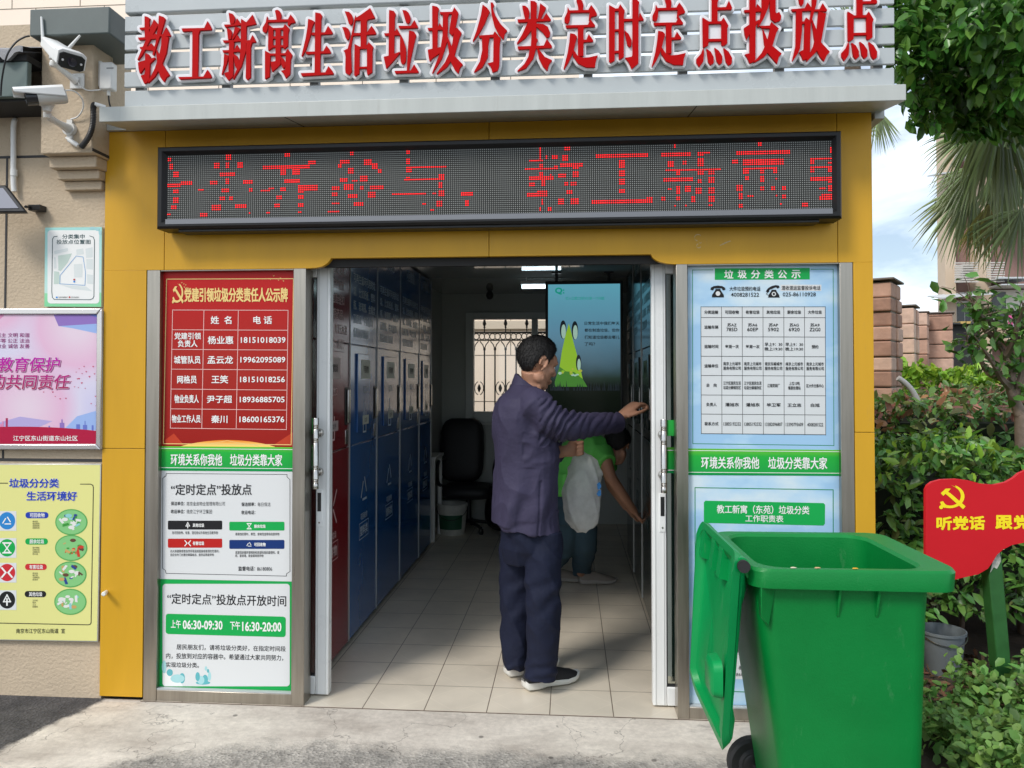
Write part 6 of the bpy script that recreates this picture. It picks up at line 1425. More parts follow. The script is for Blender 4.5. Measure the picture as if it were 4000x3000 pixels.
def hair_cap(T, m, parent, lows, lift=.012, name='hair', noise_amp=.004):
    b = MB(); nA, nT = 72, 22
    def low(az):
        az = abs((az + 180) % 360 - 180)
        for (a0, z0), (a1, z1) in zip(lows, lows[1:]):
            if a0 <= az <= a1: return z0 + (z1 - z0) * (az - a0) / (a1 - a0)
        return lows[-1][1]
    def surf(az, el, k):
        a, e = R_(az), R_(el); d = Vector((math.cos(a) * math.cos(e), math.sin(a) * math.cos(e), math.sin(e)))
        r = 1 / math.sqrt((d.x / .099) ** 2 + (d.y / .078) ** 2 + (d.z / .091) ** 2)
        return Vector((-.012, 0, .036)) + d * (r + k)
    rings = []
    for i in range(nT + 1):
        t = i / nT; ring = []
        for j in range(nA):
            az = 360 * j / nA - 180; zl = low(az)
            el_low = math.degrees(math.asin(max(-1, min(1, (zl - .036) / .094)))); el = 89.5 + (el_low - 89.5) * t
            k = lift * (1 - t ** 7) - .004 * t ** 7 + noise_amp * NZ.noise(Vector((az * .12, t * 3, 1.3))) + noise_amp * .6 * NZ.noise(Vector((az * .5, t * 5, 4)))
            q = surf(az, el, k); ring.append(T(q.x, q.y, q.z))
        rings.append(ring)
    inner = [[T(-.012, 0, .036) + (p - T(-.012, 0, .036)) * .93 for p in r] for r in rings[::-1]]
    b.loft(rings + inner); C0 = T(-.012, 0, .036)
    for k in range(3200):            # short locks lying over the cap, lifted a little at the tips
        i = rnd.randint(1, nT - 2); j = rnd.randrange(nA); p = rings[i][j] + (rings[i][(j + 1) % nA] - rings[i][j]) * rnd.random(); q = rings[i + 1][j]
        out = (p - C0).normalized(); dn = (q - rings[i][j]).normalized(); sd = out.cross(dn).normalized(); dn = (dn + sd * rnd.uniform(-.45, .45)).normalized(); L = rnd.uniform(.012, .028); w_ = rnd.uniform(.0010, .0022)
        p0 = p - out * .001; p1 = p + dn * L * .5 + out * (.002 + .003 * rnd.random()); p2 = p + dn * L + out * rnd.uniform(-.002, .006)
        b.add([p0 - sd * w_, p0 + sd * w_, p1 + sd * w_ * .8, p1 - sd * w_ * .8, p2], [(0, 1, 2, 3), (3, 2, 4)])
    return b.build(name, m, parent, smooth=60)
def finger(b, pts, r0, r1): 
    b.tube(catmull(pts, 4), [r0 + (r1 - r0) * k / ((len(pts) - 1) * 4) for k in range((len(pts) - 1) * 4 + 1)], 10); ball(b, pts[-1], r1 * 1.0, n=10)
def shoe(parent, H, dr, m_up, m_sole, L=.285, name='shoe', sc=1.0):
    dr = Vector((dr.x, dr.y, 0)).normalized(); sd = Vector((dr.y, -dr.x, 0)); up = Vector((0, 0, 1))
    T = lambda x, y, z: H + dr * (x * sc) + sd * (y * sc) + up * (z * sc)
    prof = [(-.012, .020), (0, .032), (.05, .036), (.10, .035), (.15, .042), (.20, .048), (.24, .044), (.268, .030), (.280, .014)]
    lift = [.020, .006, .002, .006, .004, .002, .006, .016, .024]
    th = [.030, .034, .034, .030, .026, .024, .022, .018, .014]
    root = MB(); rings = []
    for (x, w_), l, t in zip(prof, lift, th):
        rings.append([T(x, w_ * math.copysign(abs(math.cos(a)) ** .45, math.cos(a)), .0015 + l + (t + .004) * (.5 + .5 * math.copysign(abs(math.sin(a)) ** .4, math.sin(a)))) for a in [2 * math.pi * k / 20 + .157 for k in range(20)]])
    root.loft(rings); s = root.build(name, m_sole, parent, smooth=50, bevel=0)
    u = MB(); hts = [.070, .098, .100, .098, .082, .066, .054, .040, .024]; rings = []
    for (x, w_), l, t, h in zip(prof, lift, th, hts):
        z0 = l + t - .002; w2 = w_ * .93
        rings.append([T(x, w2 * math.copysign(abs(math.cos(a)) ** .8, math.cos(a)) * (1 - .35 * (max(0, math.sin(a))) ** 2), z0 + (h - z0) * max(0, math.sin(a)) if math.sin(a) > 0 else z0 - .004) for a in [2 * math.pi * k / 20 + .01 for k in range(20)]])
    u.loft(rings); u.build('shoe_upper', m_up, s, smooth=60)
    return s
M_skin = mat('skin', (.42, .215, .135), .5, var=.06, vs=18, spec=.35, bump=.15, bs=160)
M_hair = mat('black_hair', (.010, .009, .009), .55, var=.3, vs=60, bump=.7, bs=90, stretch=(1, 1, 4))
M_jack = mat('plum_jacket', (.038, .033, .068), .72, var=.10, vs=7, bump=.5, bs=26, spec=.3)
M_trou = mat('navy_trousers', (.008, .011, .029), .75, var=.12, vs=8, bump=.5, bs=24, spec=.25)
M_sole = mat('white_sole', (.66, .65, .61), .5, var=.05); M_shoe = mat('black_knit', (.018, .018, .020), .8, bump=.4, bs=300)
HEAD = R_(33)
mf = Vector((math.cos(HEAD), math.sin(HEAD), 0))
hr, hl = G(2068, 2695), G(1992, 2642)
mloc = Vector(((hr.x + hl.x) / 2, (hr.y + hl.y) / 2, 0))
# body: head, neck, arms, hands, core and legs in one skin
b = MB()
tilt = R_(17); X = (mf * math.cos(tilt) - Vector((0, 0, 1)) * math.sin(tilt)); Y = Vector((-mf.y, mf.x, 0)); Z = X.cross(Y)
HO = Wd(2100, 1421, 3.80); T = head_shapes(b, HO, X, Y, Z)
b.tube([HO - Z * .04 - X * .022, Wd(2078, 1490, 3.80), Wd(2058, 1545, 3.80), Wd(2055, 1600, 3.8)], [.056, .054, .062, .09], 16)
b.tube([HO + X * .0 - Z * .05 + Y * -.048, Wd(2105, 1545, 3.76)], [.012, .013], 8)
b.tube([Wd(2055, 1560, 3.8), Wd(2055, 1700, 3.8), Wd(2060, 1900, 3.8), Wd(2065, 2080, 3.8)], [.09, .11, .10, .12], 14)
b.tube([Wd(2085, 1580, 3.64), Wd(2185, 1664, 3.67), Wd(2330, 1655, 3.87), Wd(2412, 1634, 3.985)], [.05, .045, .038, .029], 12)
W0 = Wd(2410, 1638, 3.985); KN = Wd(2484, 1578, 4.06); ax = (KN - W0).normalized(); upv = UP
sidev = ax.cross(upv).normalized(); bk = sidev.cross(ax).normalized()       # back of the hand looks up, sidev towards the viewer
if sidev.dot(FW) > 0: sidev = -sidev
if bk.z < 0: bk = -bk
pl = (KN - W0).length
def hp(a, s_, u): return W0 + ax * (pl * a) + sidev * s_ + bk * u
b.loft([[hp(a, w_ * math.cos(t), h_ * math.sin(t)) for t in [2 * math.pi * k / 14 for k in range(14)]] for a, w_, h_ in ((-.1, .027, .023), (.25, .034, .023), (.65, .043, .022), (1.0, .043, .018))])
for s_, l1, l2, l3, dn in ((.030, .036, .024, .018, .15), (.010, .041, .027, .020, .0), (-.011, .039, .025, .019, .05), (-.031, .030, .020, .016, .2)):
    p0 = hp(.96, s_, .0); d1 = (ax * 1 - bk * (.45 + dn * .5)).normalized(); d2 = (ax * .75 - bk * (.95 + dn)).normalized(); d3 = (ax * .25 - bk * (1.2 + dn)).normalized()
    p1 = p0 + d1 * l1; p2 = p1 + d2 * l2; finger(b, [p0, p1, p2, p2 + d3 * l3], .0108, .0078)
p0 = hp(.30, .030, -.006); finger(b, [p0, hp(.62, .050, -.020), hp(.98, .048, -.036), hp(1.25, .034, -.048)], .0125, .0080)
# left arm across the front, its hand gripping the bag
b.tube([Wd(2050, 1590, 3.99), Wd(2085, 1745, 4.03), Wd(2170, 1768, 4.00), Wd(2212, 1762, 3.98)], [.05, .045, .038, .030], 12)
L0 = Wd(2208, 1762, 3.98); L1 = Wd(2252, 1752, 3.985); lx = (L1 - L0).normalized(); ll = (L1 - L0).length
b.loft([[L0 + lx * (ll * a) + UP * (w_ * math.cos(t)) + FW * (h_ * math.sin(t)) for t in [2 * math.pi * k / 12 for k in range(12)]] for a, w_, h_ in ((-.2, .027, .024), (.4, .038, .022), (1, .040, .020))])
for k in range(4):
    u = .030 - .020 * k; p0 = L0 + lx * (ll * .95) + UP * u; finger(b, [p0, p0 + lx * .030 - FW * .010, p0 + lx * .030 - FW * .036, p0 + lx * .002 - FW * .042], .0098, .0080)
p0 = L0 + lx * (ll * .3) + UP * .034; finger(b, [p0, p0 + lx * .030 + UP * .006 - FW * .014, p0 + lx * .058 - FW * .026 - UP * .01], .0120, .0090)
for (x0, y0, d0), (x1, y1, d1), (x2, y2, d2) in (((2105, 2070, 3.74), (2122, 2340, 3.70), (2100, 2650, 3.715)), ((2040, 2070, 3.88), (2018, 2350, 3.875), (2010, 2610, 3.865))):
    b.tube([Wd(x0, y0, d0), Wd(x1, y1, d1), Wd(x2, y2, d2)], [.05, .042, .034], 12)
b.tube([hr + Vector((0, 0, .08)), hr + mf * .14 + Vector((0, 0, .05))], [.026, .018], 10); b.tube([hl + Vector((0, 0, .08)), hl + mf * .14 + Vector((0, 0, .05))], [.026, .018], 10)
man = organic(b, 'person', M_skin, None, .0052, 4, loc=mloc)
tag(man, 'standing person in plum jacket and navy trousers, right arm stretched out, holding a bag', 'person')
hair_cap(T, M_hair, man, [(0, .082), (32, .078), (48, .060), (66, .012), (76, -.012), (84, .000), (92, .036), (104, .030), (112, -.020), (130, -.052), (180, -.062)], .013)
b = MB()
for q in (-1, 1): ball(b, T(.0765, q * .030, -.001), .0125, n=12); 
b.build('eyes', mat('eye_white', (.6, .58, .55), .2), man, smooth=60)
b = MB()
for q in (-1, 1): b.tube([T(.094, q * .014, .030), T(.091, q * .030, .036), T(.078, q * .046, .030)], [.003, .0045, .002], 8)
b.build('eyebrows', M_hair, man)
# jacket
b = MB()
b.loft([oring(*a) for a in ((1917, 2120, 2036, 3.80, .175), (1918, 2175, 2010, 3.80, .19), (1919, 2183, 1960, 3.80, .195), (1923, 2184, 1890, 3.80, .195), (1930, 2183, 1815, 3.80, .19), (1927, 2184, 1740, 3.80, .195), (1922, 2183, 1680, 3.80, .205), (1925, 2168, 1625, 3.80, .212), (1936, 2145, 1583, 3.80, .205), (1955, 2128, 1553, 3.80, .185), (1982, 2112, 1530, 3.80, .140), (2002, 2104, 1508, 3.80, .085))])
b.loft([oring(1935, 2183, 1990, 3.80, .18), oring(1938, 2184, 2045, 3.80, .19, 2076), oring(1938, 2182, 2046, 3.80, .187, 2078)])
b.tube([Wd(2068, 1562, 3.68), Wd(2092, 1590, 3.63), Wd(2135, 1630, 3.63), Wd(2185, 1662, 3.665), Wd(2255, 1664, 3.755), Wd(2330, 1657, 3.86), Wd(2385, 1652, 3.94), Wd(2413, 1651, 3.98)], [.075, .088, .083, .078, .069, .060, .055, .052], 22)
b.tube([Wd(2050, 1562, 3.95), Wd(2062, 1620, 4.02), Wd(2085, 1745, 4.05), Wd(2150, 1768, 4.02), Wd(2190, 1766, 3.995)], [.075, .083, .072, .060, .052], 18)
b.loft([oring(1998, 2108, 1512, 3.80, .078, 1545), oring(2008, 2104, 1478, 3.80, .070, 1530), oring(2013, 2100, 1456, 3.80, .066, 1522), oring(2020, 2094, 1462, 3.80, .058, 1518), oring(2020, 2094, 1490, 3.80, .05, 1524)])
armA, armB = Wd(2085, 1580, 3.63), Wd(2410, 1650, 3.98); aD = (armB - armA).normalized()
cf0 = Wd(2150, 1640, 3.64); pitA = Wd(2105, 1720, 3.66)
def jdisp(p):
    q = p - CAM; dep = q.dot(FW); px = CX + FPX * q.dot(RT) / dep; py = CY - FPX * q.dot(UP) / dep
    sl = px > 2105 and py < 1745 - (px - 2100) * .1 and py > 1555
    if sl and px < 2405:
        wgt = math.exp(-((px - 2185) / 75.0) ** 2) + .30
        s1 = math.sin((px * .105 + py * .060) + 2.2 * NZ.noise(Vector((px * .012, py * .016, 1)))) ; s2 = NZ.noise(Vector((px * .05 + py * .045, py * .01, dep * 6)))
        return wgt * (.0085 * (abs(s1) * 1.6 - .9) + .008 * s2)
    d = .006 * NZ.noise(Vector((px * .011, py * .0035, dep * 5 + 3)))
    low = min(1, max(0, (py - 1780) / 200.0))
    d += low * .010 * math.sin(px * .052 + .012 * py + 2.0 * NZ.noise(Vector((px * .01, py * .006, 7))))
    if 1690 < py < 1830 and px > 2040: d += .009 * (ridge(p, 9, 9, 16, 2.0) - .5)
    d += .008 * (max(0, ridge(Vector((p.x + .4 * p.z, p.y, p.z)), 6, 6, 5, 5.0)) ** 2 - .35) - .007 * math.exp(-((px - 2104 + (py - 2050) * .05) / 4.5) ** 2) * (py > 1880) + math.exp(-((px - 2075) / 26.) ** 2 - ((py - 1660) / 60.) ** 2) * -.012
    return d
jk = organic(b, 'jacket', M_jack, man, .0052, 4, jdisp)
b = MB()
for px, py in ((2352, 1663), (2374, 1658)):
    c = Wd(px, py, 3.86 + (px - 2330) * .0015); b.tube([c - FW * .005 , c + FW * .004], [.0085, .0085], 12)
    b.build('cuff_button', mat('grey_button', (.20, .19, .20), .25), jk, smooth=50); b = MB()
# trousers
b = MB()
b.loft([oring(1962, 2178, 1990, 3.80, .16), oring(1954, 2184, 2060, 3.80, .165), oring(1958, 2184, 2130, 3.80, .16), oring(1975, 2176, 2190, 3.80, .12)])
for pts, rs in (([(2118, 2080, 3.735), (2122, 2200, 3.715), (2122, 2340, 3.705), (2122, 2480, 3.705), (2116, 2590, 3.71), (2112, 2644, 3.712)], [.095, .094, .084, .080, .077, .078]), ([(2030, 2080, 3.88), (2022, 2200, 3.88), (2018, 2340, 3.875), (2017, 2480, 3.868), (2016, 2580, 3.864), (2013, 2606, 3.862)], [.10, .098, .088, .080, .072, .070])):
    b.tube(catmull([Wd(*p) for p in pts], 4), [rs[min(k // 4, len(rs) - 1)] + (rs[min(k // 4 + 1, len(rs) - 1)] - rs[min(k // 4, len(rs) - 1)]) * (k % 4) / 4 for k in range(4 * (len(pts) - 1) + 1)], 22)
def tdisp(p):
    q = p - CAM; dep = q.dot(FW); px = CX + FPX * q.dot(RT) / dep; py = CY - FPX * q.dot(UP) / dep
    d = .009 * (max(0, ridge(Vector((p.x + p.z * .55, p.y, p.z)), 9, 6, 3.2, 3.0)) ** 2 - .35)
    d += .0045 * math.exp(-((py - 2330) / 130.) ** 2) * math.sin(px * .05 + py * .055 + 2.5 * NZ.noise(Vector((px * .01, py * .01, 2))))
    d += .0045 * math.exp(-((py - 2625) / 45.) ** 2) * math.sin(py * .13 + px * .02 + 2 * NZ.noise(Vector((px * .02, py * .02, 5))))
    d += .007 * math.exp(-((py - 2120) / 90.) ** 2) * math.sin(px * .045 - py * .04)
    return d
organic(b, 'trousers', M_trou, man, .0055, 5, tdisp)
shoe(man, hr - mf * .02, mf, M_shoe, M_sole, sc=1.10); shoe(man, hl - mf * .015, mf, M_shoe, M_sole, sc=1.10)
# ------------------------------------------------------------------ carrier bag held by the man
M_bag = mat('clear_bag', (.93, .93, .91), .28, var=.10, vs=20, bump=.35, bs=30, alpha=.50, trans=.4)
b = MB(); bd = 4.02
spec_ = [(2246, 2272, 1742, .012), (2240, 2285, 1765, .02), (2228, 2330, 1800, .05), (2218, 2352, 1850, .075), (2205, 2342, 1885, .085), (2198, 2346, 1920, .09), (2200, 2344, 1980, .09), (2212, 2336, 2030, .08), (2232, 2322, 2062, .055), (2255, 2300, 2075, .02)]
b.loft([oring(l, r, y, bd, h, None, 26, 2.2) for l, r, y, h in spec_])
me_off = Wd(2265, 2070, bd)
def bdisp(p):
    return .013 * (max(0, ridge(Vector((p.x + .25 * p.z, p.y, p.z)), 15, 13, 3, 1.0)) ** 2 - .4) + .003 * NZ.noise(p * 40)
bagp = thing('plastic_bag', 'translucent white plastic bag hanging from the standing person left hand', 'bag', me_off)
bo = organic(b, 'film', M_bag, bagp, .009, 2, bdisp)
b = MB(); M_bp = mat('bag_print', (.03, .20, .50), .4)
for pts in ([(1000, 1330), (1020, 1310), (1035, 1345), (1020, 1375), (1005, 1370)], [(1010, 1385), (1030, 1375), (1032, 1420), (1012, 1430), (995, 1410)]):
    b.prism([Wd(*zL(x, y), bd - .085) for x, y in pts], FW * .004)
b.build('bag_print', M_bp, bagp, smooth=0)
# ------------------------------------------------------------------ bending worker in a green vest
M_vest = mat('green_vest', (.14, .62, .10), .65, var=.06, vs=8); M_jean = mat('blue_jeans', (.035, .075, .105), .8, var=.12, vs=12); M_dk = mat('dark_sleeve', (.02, .025, .035), .8)
wd_ = 5.35
wl, wr = G(2150, 2275), G(2268, 2283); wf = Vector((math.cos(R_(12)), math.sin(R_(12)), 0)); wloc = Vector(((wl.x + wr.x) / 2, (wl.y + wr.y) / 2, 0))
b = MB()
Xw = Vector((.12, .72, -.68)).normalized(); Yw = Vector((-.72, .12, 0)).normalized(); Zw = Xw.cross(Yw)
WO = Wd(2412, 1742, 5.30); Tw = head_shapes(b, WO, Xw, Yw, Zw, .96)
b.tube([WO - Zw * .05, Wd(2370, 1765, 5.32), Wd(2330, 1775, 5.35)], [.05, .055, .10], 12)
b.tube([Wd(2330, 1775, 5.35), Wd(2250, 1820, 5.36), Wd(2215, 1900, 5.37)], [.11, .12, .12], 14)
b.tube([Wd(2355, 1770, 5.18), Wd(2385, 1865, 5.14), Wd(2440, 1945, 5.16), Wd(2478, 1998, 5.2)], [.052, .042, .036, .027], 12)
b.tube([Wd(2355, 1780, 5.52), Wd(2390, 1900, 5.56), Wd(2450, 1985, 5.52)], [.05, .04, .028], 12)
for bx_, dd in ((Wd(2478, 1998, 5.2), 1), (Wd(2450, 1985, 5.52), -1)):
    ad = (RT * .6 - UP * .8).normalized(); sp = FW
    b.loft([[bx_ + ad * a + sp * (w_ * math.cos(t)) + ad.cross(sp) * (h_ * math.sin(t)) for t in [2 * math.pi * k / 12 for k in range(12)]] for a, w_, h_ in ((-.01, .025, .02), (.03, .036, .018), (.075, .038, .015))])
    for k in range(4):
        p0 = bx_ + ad * .07 + sp * (.028 - .019 * k); finger(b, [p0, p0 + ad * .034, p0 + ad * .052 + ad.cross(sp) * .016, p0 + ad * .058 + ad.cross(sp) * .034], .009, .007)
    p0 = bx_ + ad * .02 + sp * .03 * -dd; finger(b, [p0, p0 + ad * .03 - sp * .02 * dd, p0 + ad * .06 - sp * .02 * dd + ad.cross(sp) * .02], .011, .008)
for h_, x0 in ((wl, 2205), (wr, 2262)):
    b.tube([Wd(x0, 1900, 5.37), Wd(x0 + 10, 2080, 5.4), h_ + Vector((0, 0, .08))], [.08, .06, .032], 12); b.tube([h_ + Vector((0, 0, .06)), h_ + wf * .12 + Vector((0, 0, .04))], [.022, .016], 8)
wom = organic(b, 'person', M_skin, None, .007, 4, loc=wloc)
tag(wom, 'person in bright green vest and jeans bending over to reach into a dark locker', 'person')
hair_cap(Tw, M_hair, wom, [(0, .080), (40, .07), (60, .03), (80, .02), (100, .0), (120, -.05), (180, -.075)], .018)
b = MB(); 
for q in (-1, 1): ball(b, Tw(.0765, q * .030, -.001), .012, n=10)
b.build('eyes', MATS['eye_white'], wom, smooth=60)
b = MB()
b.loft([oring(2160, 2245, 1928, 5.36, .17), oring(2158, 2262, 1880, 5.36, .18), oring(2160, 2300, 1835, 5.36, .19, 1850)]); b.tube([Wd(2215, 1880, 5.36), Wd(2262, 1800, 5.35), Wd(2330, 1765, 5.34), Wd(2372, 1768, 5.33)], [.165, .17, .165, .10], 22)
b.tube([Wd(2345, 1768, 5.24), Wd(2372, 1810, 5.15)], [.085, .072], 16); b.tube([Wd(2345, 1772, 5.46), Wd(2378, 1830, 5.55)], [.085, .07], 16)
organic(b, 'vest', M_vest, wom, .009, 6, lambda p: .010 * (ridge(p, 6, 6, 8, 1.5) - .5))
b = MB(); b.loft([oring(2165, 2288, 1900, 5.37, .16), oring(2165, 2290, 1960, 5.37, .165), oring(2172, 2300, 2040, 5.38, .14)])
for h_, x0 in ((wl, 2198), (wr, 2275)): b.tube(catmull([Wd(x0, 1990, 5.38), Wd((x0 + 10), 2120, 5.42), h_ + Vector((.01, 0, .14)), h_ + Vector((.012, 0, .075))], 4), [.10, .098, .094, .09, .088, .085, .08, .076, .074, .072, .07, .07, .068], 18)
organic(b, 'jeans', M_jean, wom, .009, 5, lambda p: .008 * (ridge(p, 7, 7, 9, 2.5) - .5))
M_ws = mat('worker_shoe', (.22, .19, .16), .7)
shoe(wom, wl, wf, M_ws, mat('worker_sole', (.3, .28, .25), .7)); shoe(wom, wr, wf, M_ws, mat('worker_sole', (.3, .28, .25)))
# ------------------------------------------------------------------ green wheeled bin with its lid hanging open
M_bin = mat('green_bin_plastic', (.001, .185, .034), .42, var=.08, vs=5, scuff=((.10, .26, .13), 9.0, .60, .85, (1, 1, .35)), bump=.10, bs=160, spec=.3)
M_lid = mat('green_lid_plastic', (.001, .27, .068), .40, var=.06, vs=6, scuff=((.12, .30, .16), 9.0, .60, .85, (1, 1, .35)), bump=.08, bs=160, spec=.3)
BC = Vector((.882, -.775, -.016)); BA = R_(1.5); bX = Vector((math.cos(BA), math.sin(BA), 0)); bY = Vector((-math.sin(BA), math.cos(BA), 0))
def bt(x, y, z): return BC + bX * x + bY * y + Vector((0, 0, z))
def rrect(x0, x1, y0, y1, r, z, n=6, tilt=0.0):
    out = []
    for cx, cy, a0 in ((x1 - r, y0 + r, -90), (x1 - r, y1 - r, 0), (x0 + r, y1 - r, 90), (x0 + r, y0 + r, 180)):
        for k in range(n): a = R_(a0 + 90 * k / (n - 1)); out.append(bt(cx + r * math.cos(a), cy + r * math.sin(a), z + tilt * (cx - x0)))
    return out
bin_ = thing('wheeled_bin', 'green wheeled plastic waste bin, lid hanging open, in front of the blue notices', 'waste bin', BC)
ZR = .965
b = MB()
b.loft([rrect(-.16, .215, -.20, .20, .05, .035), rrect(-.18, .232, -.215, .215, .05, .05), rrect(-.285, .246, -.252, .252, .055, .80), rrect(-.292, .252, -.258, .258, .055, ZR - .055),
        rrect(-.300, .258, -.268, .268, .06, ZR - .050), rrect(-.318, .275, -.290, .290, .075, ZR - .048), rrect(-.322, .318, -.292, .292, .062, ZR - .060, tilt=-.01), rrect(-.324, .322, -.294, .294, .062, ZR - .010), rrect(-.318, .316, -.288, .288, .062, ZR),
        rrect(-.285, .238, -.262, .262, .085, ZR - .002), rrect(-.276, .228, -.252, .252, .080, ZR - .012), rrect(-.268, .222, -.236, .236, .06, .70), rrect(-.165, .205, -.195, .195, .05, .06)])
bd_ = b.build('body', M_bin, bin_, smooth=38)
for x in (-.045, .075):
    b = MB(); b.prism([bt(x - .004, -.249, ZR - .052), bt(x - .004, -.285, ZR - .052), bt(x - .004, -.272, ZR - .10), bt(x - .004, -.256, ZR - .155), bt(x - .004, -.247, ZR - .155)], bX * .008); b.build('rib', M_bin, bd_, bevel=.002)
b = MB(); b.prism([bt(-.292, -.285, ZR - .03), bt(-.292, -.285, ZR - .15), bt(-.262, -.262, ZR - .19), bt(-.235, -.255, ZR - .06)], bY * .03); b.build('corner_gusset', M_bin, bd_, bevel=.004)
hx = -.345; hz = ZR + .006
b = MB(); b.tube([bt(hx, -.275, hz), bt(hx, .275, hz + .012)], .017, 16); hb = b.build('handle_bar', M_bin, bin_, smooth=60)
b = MB(); b.tube([bt(hx, -.292, hz), bt(hx, -.276, hz)], .0195, 16); b.build('end_cap', M_rubber, hb, smooth=50)
for y in (-.235, -.12, .0, .12, .235):
    b = MB(); b.prism([bt(hx, y - .012, hz + .010), bt(hx, y - .012, hz - .018), bt(-.322, y - .012, ZR - .045), bt(-.300, y - .012, ZR - .005)], bY * .024); b.build('hinge_arm', M_bin, hb, bevel=.003)
# lid: rim flange, dome and grip
def lr(x, y0, y1, z0, z1, r, sk=-.022):
    out = []
    for cy, cz, a0 in ((y1 - r, z1 - r, 0), (y0 + r, z1 - r, 90), (y0 + r, z0 + r, 180), (y1 - r, z0 + r, 270)):
        for k in range(7): a = R_(a0 + 15 * k); yy = cy + r * math.cos(a); zz_ = cz + r * math.sin(a); f = (z1 - zz_) / (z1 - z0); out.append(bt(x - .058 * math.sin(math.pi * min(1, f * .92)) + sk * f, yy * (1 - .10 * max(0, f - .72) / .28), zz_))
    return out
b = MB(); LX = hx - .012
b.loft([lr(LX + .020, -.275, .275, .385, ZR + .03, .06), lr(LX - .004, -.290, .290, .370, ZR + .045, .06), lr(LX - .008, -.292, .292, .368, ZR + .047, .06), lr(LX - .010, -.268, .268, .395, ZR + .02, .055), lr(LX + .012, -.262, .262, .40, ZR + .01, .055), lr(LX + .026, -.235, .235, .43, ZR - .05, .07), lr(LX + .030, -.1, .1, .50, .80, .05)], caps=True)
b.loft([lr(LX + .021, -.274, .274, .387, ZR + .028, .06), lr(LX + .028, -.266, .266, .396, ZR + .016, .055), lr(LX + .044, -.240, .240, .435, ZR - .055, .07), lr(LX + .048, -.1, .1, .50, .80, .05)], caps=True)
ld = b.build('lid', M_lid, bin_, smooth=40)
b = MB()
def gr(x, y0, y1, z0, z1, r): return [bt(x, cy + r * math.cos(R_(a0 + 18 * k)), cz + r * math.sin(R_(a0 + 18 * k))) for cy, cz, a0 in ((y1 - r, z1 - r, 0), (y0 + r, z1 - r, 90), (y0 + r, z0 + r, 180), (y1 - r, z0 + r, 270)) for k in range(6)]
b.loft([gr(LX - .055, -.29, -.17, .55, .67, .03), gr(LX - .082, -.286, -.174, .554, .666, .028), gr(LX - .090, -.275, -.185, .565, .655, .022)]); b.build('grip', M_lid, ld, smooth=40)
for y in (-.235, -.06, .06, .235):
    b = MB(); b.tube([bt(hx, y - .028, hz), bt(hx, y + .028, hz)], .0225, 14); b.prism([bt(hx - .02, y - .025, hz + .008), bt(hx + .004, y - .025, hz - .022), bt(LX + .01, y - .025, hz - .10), bt(LX - .022, y - .025, hz - .09)], bY * .05); b.build('hinge_lug', M_lid, ld, smooth=40)
b = MB(); b.tube([bt(-.175, -.26, .085), bt(-.175, .26, .085)], .012, 10); b.build('axle', M_chrome, bin_)
for y in (-.245, .245):
    c = bt(-.18, y, .098); b = MB(); rings = []
    for r_, o_ in ((.0, -.026), (.05, -.026), (.06, -.018), (.088, -.024), (.098, -.016), (.098, .016), (.088, .024), (.06, .018), (.05, .026), (0, .026)): rings.append([c + bX * (r_ * math.cos(2 * math.pi * k / 28)) + Vector((0, 0, r_ * math.sin(2 * math.pi * k / 28))) + bY * o_ for k in range(28)])
    b.loft(rings); wh = b.build('wheel', M_rubber, bin_, smooth=35)
    b = MB(); rings = []
    for r_, o_ in ((.0, -.030), (.035, -.030), (.046, -.0255), (.046, .0255), (.035, .030), (0, .030)): rings.append([c + bX * (r_ * math.cos(2 * math.pi * k / 20)) + Vector((0, 0, r_ * math.sin(2 * math.pi * k / 20))) + bY * o_ for k in range(20)])
    b.loft(rings); b.build('hub', M_black, wh, smooth=35)
for (x, y, c, nm) in ((-.19, -.276, (.75, .66, .50), 'pale scrap of food on the near rim of the green bin, nearest the hinge'), (-.115, -.274, (.70, .42, .22), 'tiny tan scrap of food on the near rim of the green bin, in the middle'), (.0, -.276, (.80, .42, .03), 'orange scrap of food on the near rim of the green bin, nearest the front lip')):
    b = MB(); q = bt(x, y, ZR + .0015); b.prism([q + Vector((dx, dy, 0)) for dx, dy in ((-.009, -.003), (-.003, -.006), (.010, -.002), (.006, .005), (-.004, .004))], (0, 0, .0015)); tag(b.build('food_scrap', mat('scrap_%d' % int(c[0] * 100), c, .6), None, smooth=0), nm, 'food scrap', 'food scraps on the bin rim')
# ------------------------------------------------------------------ red flag shaped sign on a green post
FYs = .0
s = Sheet(FYs - .003, zV)
M_fr = mat('flag_red', (.56, .012, .020), .45, var=.04, vs=3, spec=.2)
FB = [(358, 830), (358, 190), (372, 160), (400, 138), (460, 122), (560, 118), (640, 128), (720, 150), (800, 157), (880, 140), (930, 112), (965, 82), (1010, 62), (1100, 55), (1230, 75), (1330, 110), (1420, 105), (1420, 470), (1330, 500), (1180, 525), (1000, 530), (920, 545), (860, 575), (820, 610), (790, 660), (760, 700), (700, 735), (600, 757), (500, 782), (385, 852)]
fs_ = thing('flag_sign', 'red wavy flag shaped sign with a yellow emblem on a green post among the shrubs', 'sign', P(*zV(878, 1400), .04))
b = MB(); b.prism([s.to(x, y, 0) + Vector((0, .0005, 0)) for x, y in FB], (0, .02, 0)); b.build('board', [M_fr], fs_)
emblem(s, 445, 160, 616, 313, K_yel, 1, 'emblem')
for k, ch in enumerate('听党话'): s.text(ch, 430 + 106 * k, 364 - 2 * k, 526 + 106 * k, 446 - 1 * k, K_yel, .05, 1)
for k, ch in enumerate('跟党走'): s.text(ch, 812 + 118 * k, 355, 916 + 118 * k, 441, K_yel, .05, 1)
s.build(fs_)
M_post = mat('green_post', (.020, .10, .022), .5, var=.2, vs=10)
b = MB()
